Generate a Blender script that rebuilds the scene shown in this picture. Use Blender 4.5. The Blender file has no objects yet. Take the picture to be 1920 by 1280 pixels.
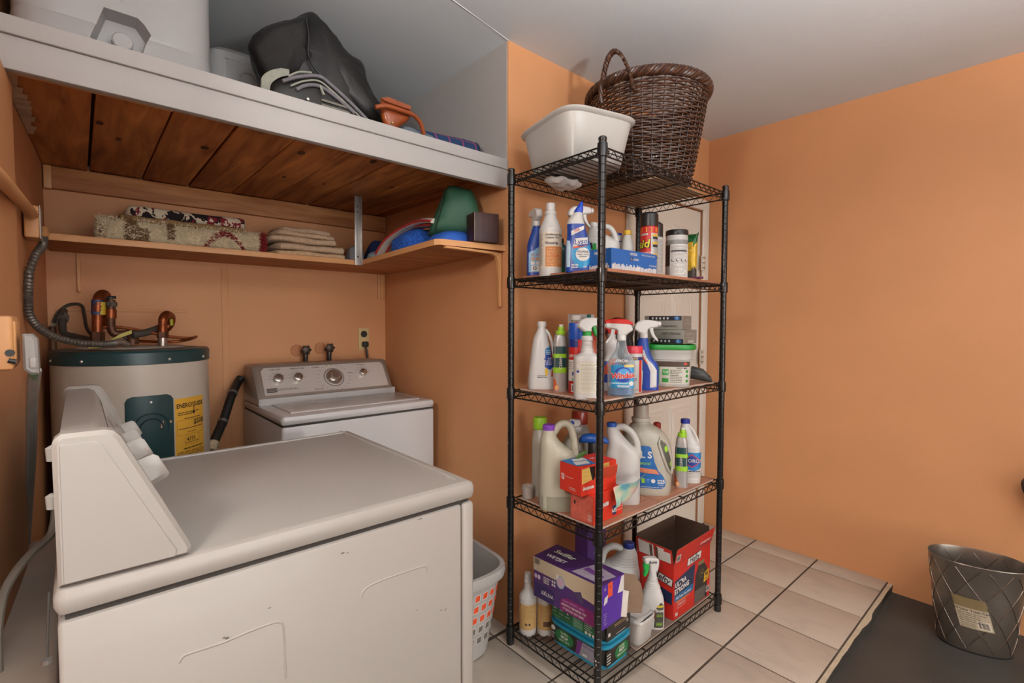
import bpy, bmesh, math, random
from mathutils import Vector, Matrix, noise
RN = random.Random(11)
sc = bpy.context.scene
COL = sc.collection
PI = math.pi

# ------------------------------------------------------------------ camera
CAM = Vector((0.1036, -0.1405, 1.2596)); YAW, PITCH, ROLL, FPX = 0.7223, -0.0395, 0.0024, 922.76
FW = Vector((math.sin(YAW)*math.cos(PITCH), math.cos(YAW)*math.cos(PITCH), math.sin(PITCH)))
_r = Vector((math.cos(YAW), -math.sin(YAW), 0)); _u = _r.cross(FW)
RT = _r*math.cos(ROLL) + _u*math.sin(ROLL); UP = -_r*math.sin(ROLL) + _u*math.cos(ROLL)
cd = bpy.data.cameras.new('camera'); cam = bpy.data.objects.new('camera', cd); COL.objects.link(cam)
cd.sensor_width = 36.0; cd.lens = FPX*36.0/1920.0; cd.clip_start = 0.02
cam.matrix_world = Matrix(((RT.x, UP.x, -FW.x, CAM.x), (RT.y, UP.y, -FW.y, CAM.y), (RT.z, UP.z, -FW.z, CAM.z), (0, 0, 0, 1)))
sc.camera = cam
vs = sc.view_settings
vs.view_transform = 'Standard'; vs.look = 'None'; vs.gamma = 1.0; vs.use_curve_mapping = False
vs.exposure = 0.02

# ------------------------------------------------------------------ world and added fill lights
w = bpy.data.worlds.new('world'); sc.world = w; w.use_nodes = True
w.node_tree.nodes['Background'].inputs[0].default_value = (1.0, 0.95, 0.9, 1)
w.node_tree.nodes['Background'].inputs[1].default_value = 0.35
LAMPS = [((-0.60, 0.08, 1.88), 54.0, 0.12), ((0.75, -0.95, 1.56), 3.0, 0.12)]  # added fill points that brighten the alcove and room
def lamp_light(loc, power, rad):
    ld = bpy.data.lights.new('fill_point', 'POINT'); ld.energy = power; ld.shadow_soft_size = rad
    ld.color = (1.0, 0.97, 0.94)
    o = bpy.data.objects.new('fill_point', ld); o.location = loc; COL.objects.link(o); return o
for _l in LAMPS: lamp_light(*_l)
# added upward spot for soft ceiling fill; the floor lamp under it is made up
sd = bpy.data.lights.new('fill_upward_spot', 'SPOT'); sd.energy = 360.0; sd.spot_size = math.radians(164); sd.spot_blend = .5; sd.shadow_soft_size = .10; sd.color = (1.0, 0.975, 0.95)
so_ = bpy.data.objects.new('fill_upward_spot', sd); so_.location = (LAMPS[1][0][0], LAMPS[1][0][1], 1.56); so_.rotation_euler = (PI, 0, 0); COL.objects.link(so_)
# added area fill behind the camera; the rear window round it is made up
ld = bpy.data.lights.new('fill_rear_area', 'AREA'); ld.shape = 'RECTANGLE'; ld.size = 3.5; ld.size_y = 1.95; ld.energy = 112.0; ld.color = (1.0, 0.985, 0.97)
wl = bpy.data.objects.new('fill_rear_area', ld); wl.location = (.35, -4.38, 1.06); wl.rotation_euler = (PI/2, 0, 0); COL.objects.link(wl)

# ------------------------------------------------------------------ helpers
def at(px, py, **k):
    """world point seen at photo pixel (px,py) lying on the given plane x=, y= or z="""
    d = FW + RT*((px-960)/FPX) - UP*((py-640)/FPX)
    a, v = list(k.items())[0]; i = 'xyz'.index(a)
    return CAM + d*((v-CAM[i])/d[i])
def face_cam(x, y): return -math.atan2(x-CAM.x, y-CAM.y)
def lin(c):
    if isinstance(c, str): c = tuple(int(c[i:i+2], 16) for i in (0, 2, 4))
    return tuple((v/255/12.92 if v/255 <= .04045 else ((v/255+.055)/1.055)**2.4) for v in c)
MATS = {}
def M(c, rough=.5, metal=0., var=.05, scale=12., bump=0., bscale=120., alpha=None, coat=0., emit=0., sheen=0., trans=0.):
    key = (c, rough, metal, var, scale, bump, bscale, alpha, coat, emit, sheen, trans)
    if key in MATS: return MATS[key]
    m = bpy.data.materials.new('mat_%03d' % len(MATS)); m.use_nodes = True
    nt = m.node_tree; N = nt.nodes; L = nt.links; b = N['Principled BSDF']
    col = lin(c)
    b.inputs['Roughness'].default_value = rough; b.inputs['Metallic'].default_value = metal
    b.inputs['Coat Weight'].default_value = coat; b.inputs['Sheen Weight'].default_value = sheen
    b.inputs['Transmission Weight'].default_value = trans
    tc = N.new('ShaderNodeTexCoord')
    nz = N.new('ShaderNodeTexNoise'); nz.inputs['Scale'].default_value = scale; nz.inputs['Detail'].default_value = 4
    L.new(tc.outputs['Object'], nz.inputs['Vector'])
    cr = N.new('ShaderNodeValToRGB'); cr.color_ramp.elements[0].position = .3; cr.color_ramp.elements[1].position = .7
    cr.color_ramp.elements[0].color = (*[v*(1-var) for v in col], 1); cr.color_ramp.elements[1].color = (*[min(1, v*(1+var)) for v in col], 1)
    L.new(nz.outputs['Fac'], cr.inputs['Fac']); L.new(cr.outputs['Color'], b.inputs['Base Color'])
    if bump:
        n2 = N.new('ShaderNodeTexNoise'); n2.inputs['Scale'].default_value = bscale; n2.inputs['Detail'].default_value = 3
        L.new(tc.outputs['Object'], n2.inputs['Vector'])
        bp = N.new('ShaderNodeBump'); bp.inputs['Strength'].default_value = bump; bp.inputs['Distance'].default_value = .004
        L.new(n2.outputs['Fac'], bp.inputs['Height']); L.new(bp.outputs['Normal'], b.inputs['Normal'])
    if emit:
        b.inputs['Emission Color'].default_value = (*col, 1); b.inputs['Emission Strength'].default_value = emit
    if alpha is not None: b.inputs['Alpha'].default_value = alpha
    MATS[key] = m
    return m
def ramp_mat(name, build):
    if name in MATS: return MATS[name]
    m = bpy.data.materials.new(name); m.use_nodes = True
    build(m.node_tree, m.node_tree.nodes['Principled BSDF']); MATS[name] = m; return m
def wood(name, dark, light, rough=.6, axis='y', scale=3., knots=True, coat=0.):
    """procedural timber: stretched noise grain with ring figure and a few knots"""
    def bld(nt, b):
        N = nt.nodes; L = nt.links
        tc = N.new('ShaderNodeTexCoord'); mp = N.new('ShaderNodeMapping'); oi = N.new('ShaderNodeObjectInfo')
        s = {'y': (9, 1.0, 9), 'x': (1.0, 9, 9), 'z': (9, 9, 1.0)}[axis]
        mp.inputs['Scale'].default_value = [v*scale for v in s]
        ad = N.new('ShaderNodeVectorMath'); ad.operation = 'ADD'
        ml = N.new('ShaderNodeVectorMath'); ml.operation = 'SCALE'; ml.inputs['Scale'].default_value = 7.
        L.new(oi.outputs['Location'], ml.inputs[0]); L.new(tc.outputs['Object'], ad.inputs[0]); L.new(ml.outputs[0], ad.inputs[1])
        L.new(ad.outputs[0], mp.inputs['Vector'])
        nz = N.new('ShaderNodeTexNoise'); nz.inputs['Scale'].default_value = 1.3; nz.inputs['Detail'].default_value = 7; nz.inputs['Distortion'].default_value = .6
        L.new(mp.outputs[0], nz.inputs['Vector'])
        cr = N.new('ShaderNodeValToRGB'); cr.color_ramp.elements[0].position = .32; cr.color_ramp.elements[1].position = .68
        cr.color_ramp.elements[0].color = (*lin(dark), 1); cr.color_ramp.elements[1].color = (*lin(light), 1)
        L.new(nz.outputs['Fac'], cr.inputs['Fac'])
        last = cr.outputs['Color']
        if knots:
            vo = N.new('ShaderNodeTexVoronoi'); vo.inputs['Scale'].default_value = 1.0
            mp2 = N.new('ShaderNodeMapping'); mp2.inputs['Scale'].default_value = {'y': (5.5, 3.2, .5), 'x': (3.2, 5.5, 5.5), 'z': (5.5, 5.5, 3.2)}[axis]
            L.new(ad.outputs[0], mp2.inputs['Vector']); L.new(mp2.outputs[0], vo.inputs['Vector'])
            c2 = N.new('ShaderNodeValToRGB'); c2.color_ramp.elements[0].position = .05; c2.color_ramp.elements[0].color = (.16, .12, .1, 1)
            c2.color_ramp.elements[1].position = .12; c2.color_ramp.elements[1].color = (1, 1, 1, 1)
            L.new(vo.outputs['Distance'], c2.inputs['Fac'])
            mx = N.new('ShaderNodeMixRGB'); mx.blend_type = 'MULTIPLY'; mx.inputs[0].default_value = .8
            L.new(last, mx.inputs[1]); L.new(c2.outputs['Color'], mx.inputs[2]); last = mx.outputs[0]
        L.new(last, b.inputs['Base Color']); b.inputs['Roughness'].default_value = rough; b.inputs['Coat Weight'].default_value = coat
        bp = N.new('ShaderNodeBump'); bp.inputs['Strength'].default_value = .12; bp.inputs['Distance'].default_value = .003
        L.new(nz.outputs['Fac'], bp.inputs['Height']); L.new(bp.outputs['Normal'], b.inputs['Normal'])
    return ramp_mat(name, bld)

def sring(z, rx, ry, e=2., cx=0., cy=0., n=32):
    P = []
    for i in range(n):
        t = 2*PI*i/n - PI/2; c, s = math.cos(t), math.sin(t)
        P.append(Vector((cx+rx*math.copysign(abs(c)**(2/e), c), cy+ry*math.copysign(abs(s)**(2/e), s), z)))
    return P
class MB:
    """collects geometry with several materials; build() links ONE mesh object"""
    def __init__(s): s.v = []; s.f = []; s.mi = []; s.mats = []
    def idx(s, m):
        if m not in s.mats: s.mats.append(m)
        return s.mats.index(m)
    def add(s, verts, faces, m, T=None):
        k = len(s.v); j = s.idx(m)
        s.v += [(T @ Vector(p)) if T else Vector(p) for p in verts]
        for f in faces: s.f.append([k+i for i in f]); s.mi.append(j)
    def box(s, x0, x1, y0, y1, z0, z1, m, bev=0., T=None):
        if bev <= 0:
            V = [(x, y, z) for z in (z0, z1) for y in (y0, y1) for x in (x0, x1)]
            s.add(V, [(0, 2, 3, 1), (4, 5, 7, 6), (0, 1, 5, 4), (2, 6, 7, 3), (0, 4, 6, 2), (1, 3, 7, 5)], m, T); return
        bev = min(bev, (x1-x0)*.45, (y1-y0)*.45, (z1-z0)*.45)
        rings = []
        def rr(z, ins, r):
            P = []
            for (cx, cy, a0) in ((x1-ins-r, y0+ins+r, -90), (x1-ins-r, y1-ins-r, 0), (x0+ins+r, y1-ins-r, 90), (x0+ins+r, y0+ins+r, 180)):
                for a in (0, 30, 60, 90):
                    t = math.radians(a0+a); P.append(Vector((cx+r*math.cos(t), cy+r*math.sin(t), z)))
            return P
        for zz, sg, seq in ((z0, 1, (0, 45, 90)), (z1, -1, (90, 45, 0))):
            for a in seq:
                ins = bev*(1-math.sin(math.radians(a))); rings.append(rr(zz+sg*bev*(1-math.cos(math.radians(a))), ins, max(bev-ins, bev*.03)))
        s.loft(rings, m, T=T)
    def loft(s, rings, m, cap0=True, cap1=True, closed=False, T=None):
        n = len(rings[0]); V = [p for r in rings for p in r]; F = []
        K = len(rings)
        for a in range(K if closed else K-1):
            b = (a+1) % K
            for i in range(n):
                j = (i+1) % n; F.append((a*n+i, a*n+j, b*n+j, b*n+i))
        if not closed:
            if cap0: F.append(tuple(reversed(range(n))))
            if cap1: F.append(tuple((K-1)*n+i for i in range(n)))
        s.add(V, F, m, T)
    def tube(s, pts, r, m, n=8, closed=False, T=None, flat=1.):
        pts = [Vector(p) for p in pts]; K = len(pts); rad = r if isinstance(r, (list, tuple)) else [r]*K
        rings = []; prev = None
        for i in range(K):
            a = pts[(i-1) % K] if (closed or i > 0) else pts[i]; b = pts[(i+1) % K] if (closed or i < K-1) else pts[i]
            t = (b-a).normalized() if (b-a).length > 1e-9 else Vector((0, 0, 1))
            if prev is None:
                nn = t.orthogonal().normalized()
                if abs(t.z) < .9: nn = Vector((0, 0, 1)).cross(t).normalized()
            else:
                nn = (prev - t*prev.dot(t)); nn = nn.normalized() if nn.length > 1e-6 else t.orthogonal().normalized()
            bb = t.cross(nn); prev = nn
            rings.append([pts[i] + nn*(rad[i]*math.cos(2*PI*k/n)) + bb*(rad[i]*flat*math.sin(2*PI*k/n)) for k in range(n)])
        s.loft(rings, m, closed=closed, T=T)
    def lathe(s, prof, m, n=24, c=(0, 0, 0), T=None):
        s.loft([[Vector((c[0]+r*math.cos(2*PI*i/n), c[1]+r*math.sin(2*PI*i/n), c[2]+z)) for i in range(n)] for r, z in prof], m, T=T)
    def prism(s, poly, t0, t1, m, bev=.003, T=None, axis='y'):
        """polygon given in (x,z), run from t0 to t1 along y, with softened rims"""
        cx = sum(p[0] for p in poly)/len(poly); cz = sum(p[1] for p in poly)/len(poly)
        area = sum(poly[i][0]*poly[(i+1) % len(poly)][1]-poly[(i+1) % len(poly)][0]*poly[i][1] for i in range(len(poly)))
        if area < 0: poly = poly[::-1]
        n = len(poly); ins = []
        for i in range(n):
            a, b, c = Vector(poly[i-1]), Vector(poly[i]), Vector(poly[(i+1) % n])
            e1 = (b-a).normalized() if (b-a).length else Vector((1, 0)); e2 = (c-b).normalized() if (c-b).length else e1
            nrm = Vector((-(e1.y+e2.y), e1.x+e2.x)); nrm = nrm.normalized() if nrm.length > 1e-6 else Vector((0, 0))
            ins.append(b+nrm*bev)
        mk = (lambda p, t: Vector((p[0], t, p[1]))) if axis == 'y' else (lambda p, t: Vector((t, p[0], p[1])))
        rings = [[mk(p, t0) for p in ins], [mk(p, t0+bev) for p in poly], [mk(p, t1-bev) for p in poly], [mk(p, t1) for p in ins]]
        if bev <= 0: rings = [rings[0], rings[3]]
        s.loft(rings, m, T=T)
    def build(s, name, parent=None, loc=(0, 0, 0), rz=0., sharp=38., kind=None, label=None):
        me = bpy.data.meshes.new(name); me.from_pydata([tuple(p) for p in s.v], [], s.f)
        for m in s.mats: me.materials.append(m)
        me.polygons.foreach_set('material_index', s.mi)
        bm = bmesh.new(); bm.from_mesh(me); bmesh.ops.recalc_face_normals(bm, faces=bm.faces); bm.to_mesh(me); bm.free()
        me.polygons.foreach_set('use_smooth', [True]*len(me.polygons))
        me.set_sharp_from_angle(angle=math.radians(sharp))
        o = bpy.data.objects.new(name, me); COL.objects.link(o)
        o.location = loc; o.rotation_euler = (0, 0, rz)
        if parent is not None: o.parent = parent
        if kind: o['kind'] = kind
        if label: o['label'] = label
        return o
def tag(o, label, cat, group=None):
    o['label'] = label; o['category'] = cat
    if group: o['group'] = group
    return o
def thing(name, label, cat, loc=(0, 0, 0), rz=0., group=None):
    o = bpy.data.objects.new(name, None); COL.objects.link(o); o.empty_display_size = .05
    o.location = loc; o.rotation_euler = (0, 0, rz); return tag(o, label, cat, group)
def struct(mb, name, **k):
    o = mb.build(name, **k); o['kind'] = 'structure'; return o

# printed decals -------------------------------------------------------
_TX = {}
def text_mesh(t, bold=0., shear=0., spacing=1.):
    key = (t, bold, shear, spacing)
    if key in _TX: return _TX[key]
    cu = bpy.data.curves.new('lettering', 'FONT'); cu.body = t; cu.size = 1.; cu.align_x = 'CENTER'; cu.align_y = 'CENTER'
    cu.offset = bold; cu.shear = shear; cu.resolution_u = 2; cu.space_character = spacing
    o = bpy.data.objects.new('lettering', cu); me = o.to_mesh()
    V = [(v.co.x, v.co.y) for v in me.vertices]; F = [tuple(p.vertices) for p in me.polygons]
    o.to_mesh_clear(); bpy.data.objects.remove(o); bpy.data.curves.remove(cu)
    _TX[key] = (V, F); return V, F
class Surf:
    def patch(s, mb, poly, m, off=.0006, rows=None):
        zs = [p[1] for p in poly]; z0, z1 = min(zs), max(zs)
        lev = sorted(set([round(z, 5) for z in zs] + [z0+(z1-z0)*i/10 for i in range(11)]))
        lev = [z for i, z in enumerate(lev) if i == 0 or z-lev[i-1] > 1e-5]
        L = []
        for z in lev:
            xs = []
            zz = min(max(z, z0+1e-6), z1-1e-6)
            for i in range(len(poly)):
                a, b = poly[i], poly[(i+1) % len(poly)]
                if (a[1]-zz)*(b[1]-zz) <= 0 and abs(a[1]-b[1]) > 1e-9:
                    xs.append(a[0]+(b[0]-a[0])*(zz-a[1])/(b[1]-a[1]))
            if not xs: continue
            L.append((z, min(xs), max(xs)))
        K = 10; V = []; F = []
        for z, a, b in L:
            for i in range(K+1): V.append(s.surf(a+(b-a)*i/K, z, off))
        for r in range(len(L)-1):
            for i in range(K):
                q = r*(K+1)+i; F.append((q, q+1, q+K+2, q+K+1))
        mb.add(V, F, m)
    def rect(s, mb, a0, a1, z0, z1, m, off=.0006): s.patch(mb, [(a0, z0), (a1, z0), (a1, z1), (a0, z1)], m, off)
    def ell(s, mb, a, z, ra, rz_, m, off=.0008, n=20):
        s.patch(mb, [(a+ra*math.cos(2*PI*i/n), z+rz_*math.sin(2*PI*i/n)) for i in range(n)], m, off)
    def text(s, mb, t, a, z, size, m, off=.0011, bold=0., shear=0., wide=1., rot=0., spacing=1., flip=False):
        V, F = text_mesh(t, bold, shear, spacing)
        c, n = math.cos(rot), math.sin(rot)
        if flip: c, n = -1., 0.
        mb.add([s.surf(a+(x*wide*c-y*n)*size, z+(x*wide*n+y*c)*size, off) for x, y in V], F, m)
    def lines(s, mb, a0, a1, z0, z1, k, m, off=.001, fill=.5, seed=1):
        r = random.Random(seed); V = []; F = []; dz = (z1-z0)/k
        for i in range(k):
            z = z1-dz*(i+.5); x = a0; end = a1-(a1-a0)*r.choice((0, 0, .05, .25))
            while x < end-1e-4:
                wd = min(r.uniform(.06, .22)*(a1-a0), end-x); q = len(V)
                V += [s.surf(x, z-dz*fill/2, off), s.surf(x+wd, z-dz*fill/2, off), s.surf(x+wd, z+dz*fill/2, off), s.surf(x, z+dz*fill/2, off)]
                F.append((q, q+1, q+2, q+3)); x += wd+(a1-a0)*.025
        mb.add(V, F, m)
    def bars(s, mb, a0, a1, z0, z1, k, m, off=.001, seed=2):
        r = random.Random(seed); x = a0; st = (a1-a0)/k
        V = []; F = []
        for i in range(k):
            wd = st*r.uniform(.25, .75); q = len(V)
            V += [s.surf(x, z0, off), s.surf(x+wd, z0, off), s.surf(x+wd, z1, off), s.surf(x, z1, off)]; F.append((q, q+1, q+2, q+3)); x += st
        mb.add(V, F, m)
class Plane(Surf):
    def __init__(s, o, ux, uz):
        s.o = Vector(o); s.ux = Vector(ux).normalized(); s.uz = Vector(uz).normalized(); s.n = s.ux.cross(s.uz)
    def surf(s, a, z, off): return s.o+s.ux*a+s.uz*z+s.n*off
class Body(Surf):
    """lofted vessel: sections (z, rx, ry, exponent, cx, cy); its front looks along local -y"""
    def __init__(s, secs, n=32): s.secs = [tuple(q)+(2., 0., 0.)[len(q)-3:] if len(q) < 6 else q for q in secs]; s.n = n; s.c = {}
    def sec(s, z):
        S = s.secs
        if z <= S[0][0]: return S[0]
        for a, b in zip(S, S[1:]):
            if a[0] <= z <= b[0]:
                t = (z-a[0])/(b[0]-a[0]) if b[0] > a[0] else 0
                return tuple(p+(q-p)*t for p, q in zip(a, b))
        return S[-1]
    def mesh(s, mb, m, smooth=3, cap0=True, cap1=True):
        rings = []
        for k, (z, rx, ry, e, cx, cy) in enumerate(s.secs): rings.append(sring(z, rx, ry, e, cx, cy, s.n))
        mb.loft(rings, m, cap0, cap1)
    def surf(s, a, z, off):
        key = round(z, 4)
        if key not in s.c:
            _, rx, ry, e, cx, cy = s.sec(z); P = sring(z, rx, ry, e, cx, cy, 96); L = [0.]
            for i in range(96): L.append(L[-1]+(P[(i+1) % 96]-P[i]).length)
            s.c[key] = (P, L)
        P, L = s.c[key]; per = L[-1]; q = a % per
        lo, hi = 0, 96
        while hi-lo > 1:
            md = (lo+hi)//2
            if L[md] <= q: lo = md
            else: hi = md
        A, B = P[lo], P[(lo+1) % 96]; t = (q-L[lo])/max(1e-9, L[lo+1]-L[lo])
        p = A.lerp(B, t); d = (B-A).normalized(); nrm = Vector((d.y, -d.x, 0))
        return p+nrm*off
def spline(pts, k=8, closed=False):
    P = [Vector(p) for p in pts]; n = len(P); out = []
    for i in range(n if closed else n-1):
        if closed: a, b, c, d = P[i-1], P[i], P[(i+1) % n], P[(i+2) % n]
        else: a, b, c, d = P[max(i-1, 0)], P[i], P[i+1], P[min(i+2, n-1)]
        for j in range(k):
            t = j/k; out.append(.5*((2*b)+(c-a)*t+(2*a-5*b+4*c-d)*t*t+(3*b-a-3*c+d)*t**3))
    if not closed: out.append(P[-1])
    return out
def ssec(pts, k=5):
    """smooth a coarse section list (z,rx,ry,e,cx,cy) into more rings"""
    pts = [tuple(q)+(2., 0., 0.)[len(q)-3:] if len(q) < 6 else tuple(q) for q in pts]; out = []
    for i in range(len(pts)-1):
        a, b, c, d = pts[max(i-1, 0)], pts[i], pts[i+1], pts[min(i+2, len(pts)-1)]
        for j in range(k):
            t = j/k; q = []
            for A, B, Cc, D in zip(a, b, c, d):
                m1 = (Cc-A)/2 if (Cc-B)*(B-A) > 0 else 0; m2 = (D-B)/2 if (D-Cc)*(Cc-B) > 0 else 0
                q.append((2*t**3-3*t*t+1)*B+(t**3-2*t*t+t)*m1+(-2*t**3+3*t*t)*Cc+(t**3-t*t)*m2)
            out.append(tuple(q))
    out.append(pts[-1]); return out
def jitter(mb, amp, freq, seed=0, axis=None):
    for i, p in enumerate(mb.v):
        d = noise.noise_vector(p*freq+Vector((seed*3.1, seed*1.7, seed*.9)))*amp
        mb.v[i] = p+d
def inflate(outline, depth, m, mb=None, rings=7, T=None, flat=.6):
    """pillow-shaped solid from an (x,z) outline, thickness along y"""
    mb = mb or MB(); cx = sum(p[0] for p in outline)/len(outline); cz = sum(p[1] for p in outline)/len(outline)
    R_ = []
    for k in range(-rings, rings+1):
        a = k/rings*PI/2; sc_ = max(.14, math.cos(a)**flat); y = math.sin(a)*depth/2
        R_.append([Vector((cx+(p[0]-cx)*sc_, y, cz+(p[1]-cz)*sc_)) for p in outline])
    mb.loft(R_, m, T=T); return mb
# ================================================================== materials of the room
XP, YP, XR, YB, HC, YW = 1.403, 1.36, 3.0315, 2.416, 2.3685, .408
ORANGE = M('c98f61', .62, var=.05, scale=2.2, bump=.10, bscale=90)
WHITEW = M('aaa7a4', .6, var=.03, scale=3, bump=.08, bscale=70)
CEIL = M('c6cacd', .75, var=.03, scale=1.5, bump=.12, bscale=45)
GROUT = M('4a3e33', .9, var=.15)
TILE = ramp_mat('tile_glaze', lambda nt, b: tile_nodes(nt, b)) if False else None
def _tile(nt, b):
    N = nt.nodes; L = nt.links; tc = N.new('ShaderNodeTexCoord'); oi = N.new('ShaderNodeObjectInfo')
    ad = N.new('ShaderNodeVectorMath'); ad.operation = 'MULTIPLY_ADD'; ad.inputs[1].default_value = (1, 1, 1)
    mp = N.new('ShaderNodeMapping'); mp.inputs['Scale'].default_value = (9, 4.5, 4); mp.inputs['Rotation'].default_value = (0, 0, .7)
    sc_ = N.new('ShaderNodeVectorMath'); sc_.operation = 'SCALE'; sc_.inputs['Scale'].default_value = 5.
    L.new(oi.outputs['Location'], sc_.inputs[0]); L.new(tc.outputs['Object'], ad.inputs[0]); L.new(sc_.outputs[0], ad.inputs[2])
    L.new(ad.outputs[0], mp.inputs['Vector'])
    nz = N.new('ShaderNodeTexNoise'); nz.inputs['Scale'].default_value = 1.6; nz.inputs['Detail'].default_value = 6; nz.inputs['Distortion'].default_value = .8
    L.new(mp.outputs[0], nz.inputs['Vector'])
    cr = N.new('ShaderNodeValToRGB'); cr.color_ramp.elements[0].position = .3; cr.color_ramp.elements[0].color = (*lin('a99e91'), 1)
    cr.color_ramp.elements[1].position = .52; cr.color_ramp.elements[1].color = (*lin('b4a899'), 1)
    L.new(nz.outputs['Fac'], cr.inputs['Fac']); L.new(cr.outputs[0], b.inputs['Base Color']); b.inputs['Roughness'].default_value = .33
TILE = ramp_mat('tile_glaze', _tile)
DARKFL = M('3f3e3a', .55, var=.12, scale=7, bump=.15, bscale=160)
DOORW = M('d8d2c6', .5, var=.03, scale=4)
PLANK = wood('plank_wood', '8c4c20', 'd08848', .6, 'y', 2.2)
PINE = wood('ledger_wood', '965a30', 'c48a55', .65, 'x', 2.2)
BROWNW = wood('shelf_under_wood', '96592e', 'b87a46', .65, 'x', 2.5, knots=False)
ORP = M('cb9460', .5, var=.05, scale=5)

# ================================================================== setting
# floor: grout bed and one tile object for each tile
g = MB(); g.box(-.1, XR, YW, YP, -.05, -.0022, GROUT); g.box(-.1, XP, YP, YB, -.05, -.0023, GROUT)
floor = struct(g, 'floor')
TX0, TY0, TS = 2.9046, .714, .3156
def tile(x0, x1, y0, y1):
    if x1-x0 < .012 or y1-y0 < .012: return
    t = MB(); w_, d_ = (x1-x0)/2, (y1-y0)/2
    t.box(-w_, w_, -d_, d_, -.004, .004, TILE, .0012); t.build('tile', floor, ((x0+x1)/2, (y0+y1)/2, -.004+RN.uniform(-.0005, .0005)))
for i in range(-10, 2):
    for j in range(-1, 6):
        x0, x1 = TX0+(i-0)*TS+.0032, TX0+(i+1)*TS-.0032; y0, y1 = TY0+j*TS+.0045, TY0+(j+1)*TS-.0045
        x0 = max(x0, 0.0)
        if j == -1: y0 = YW+.006
        lim = XR if (y0+y1)/2 < YP else XP
        if y0 < YP < y1:
            tile(x0, min(x1, XR), y0, YP); tile(x0, min(x1, XP), YP, y1)
        else: tile(x0, min(x1, lim), y0, min(y1, YB))
e = MB()
pts = [(-.1, YW+.010)]; n = 60
top = []
for i in range(n+1):
    x = -.1+(XR+.1)*i/n; top.append((x, YW-.016+.006*noise.noise(Vector((x*9, .3, 0)))-(.006 if .3 < (x*1.7) % 1 < .45 else 0)))
EDGE = M('b7a88f', .7, var=.15, scale=20, bump=.2)
V = []; F = []
for x, y in top: V += [(x, YW+.007, -.004), (x, y, -.005), (x, y+.004, -.043)]
for i in range(n): F += [(3*i, 3*i+3, 3*i+4, 3*i+1), (3*i+1, 3*i+4, 3*i+5, 3*i+2)]
k = len(V); V += [(-.1, YW+.011, -.043), (XR, YW+.011, -.043)]
F += [(0, 1, 2, k), (3*n, k+1, 3*n+2, 3*n+1)]
e.add(V, F[:], EDGE)
for f in range(n): e.mi[2*f+1] = e.idx(M('35322c', .8, var=.2))
struct(e, 'trim_1')
d = MB(); d.box(-1.6, XR, -4.4, YW+.011, -.09, -.043, DARKFL); struct(d, 'floor_lower')
def wall(name, x0, x1, y0, y1, z0, z1, m):
    b = MB(); b.box(x0, x1, y0, y1, z0, z1, m); return struct(b, name)
wall('wall_back', -.1, XP+.1, YB, YB+.09, -.05, 1.862, ORANGE)
wall('wall_back_upper', -.1, XP+.1, YB, YB+.09, 1.862, HC, WHITEW)
def wallx(y): return .016+.0446*(y-2.38)          # the left wall runs slightly out of square
def slant(name, x0, xf, y0, y1, z0, z1, m):
    b = MB(); V = [(x, y, z) for z in (z0, z1) for (x, y) in ((x0, y0), (xf(y0), y0), (xf(y1), y1), (x0, y1))]
    b.add(V, [(3, 2, 1, 0), (4, 5, 6, 7), (0, 1, 5, 4), (1, 2, 6, 5), (2, 3, 7, 6), (3, 0, 4, 7)], m); return struct(b, name)
slant('wall_left', -.14, wallx, .72, YB, -.05, HC, ORANGE)
slant('wall_left_furring', -.14, lambda y: wallx(y)+.03, .72, 1.45, .69, 1.788, ORANGE)
wall('wall_alcove_right', XP, XP+.09, YP+.09, YB, -.05, 1.90, ORANGE)
wall('wall_alcove_right_upper', XP-.003, XP+.09, YP+.006, YB, 1.90, HC, WHITEW)
DX0, DX1, DZ = 2.26, 2.965, 1.93
wall('wall_front', XP, DX0-.005, YP, YP+.09, -.05, HC, ORANGE)
wall('wall_front_over_door', DX0-.005, XR, YP, YP+.09, DZ+.005, HC, ORANGE)
wall('wall_front_jamb', DX1+.005, XR, YP, YP+.09, -.05, DZ+.005, ORANGE)
wall('wall_right', XR, XR+.1, -4.5, YB+.09, -.1, HC, ORANGE)
WN = (-1.4, 2.1, .06, 2.05)
for nm_, x0_, x1_, z0_, z1_ in (('wall_rear_left', -1.7, WN[0], -.1, HC), ('wall_rear_right', WN[1], XR, -.1, HC), ('wall_rear_below', WN[0], WN[1], -.1, WN[2]), ('wall_rear_above', WN[0], WN[1], WN[3], HC)): wall(nm_, x0_, x1_, -4.5, -4.4, z0_, z1_, ORANGE)
wf_ = MB()
for x0_, x1_, z0_, z1_ in ((WN[0]-.06, WN[0], WN[2]-.06, WN[3]+.06), (WN[1], WN[1]+.06, WN[2]-.06, WN[3]+.06), (WN[0], WN[1], WN[2]-.06, WN[2]), (WN[0], WN[1], WN[3], WN[3]+.06), (.32, .38, WN[2], WN[3])): wf_.box(x0_, x1_, -4.46, -4.39, z0_, z1_, WHITEW, .004)
struct(wf_, 'added_window_1')  # made-up window frame, added round the rear fill light
wall('wall_far_left', -1.7, -1.6, -4.4, .82, -.1, HC, ORANGE)
wall('wall_left_return', -1.6, -.14, .72, .82, -.1, HC, ORANGE)
wall('ceiling', -1.7, XR+.1, -4.5, YB+.09, HC, HC+.08, CEIL)
# fine raised seam where two ceiling boards meet
c = MB(); a = at(849, 0, z=HC-.001); b2 = Vector((XP, YP, HC-.001)); q = [a+(b2-a)*t for t in [-.6+.1*i for i in range(17)]]
c.tube([p+Vector((0, 0, .0015))+noise.noise_vector(p*9)*.0012 for p in q], .0022, CEIL, 6); struct(c, 'trim_2')
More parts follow.
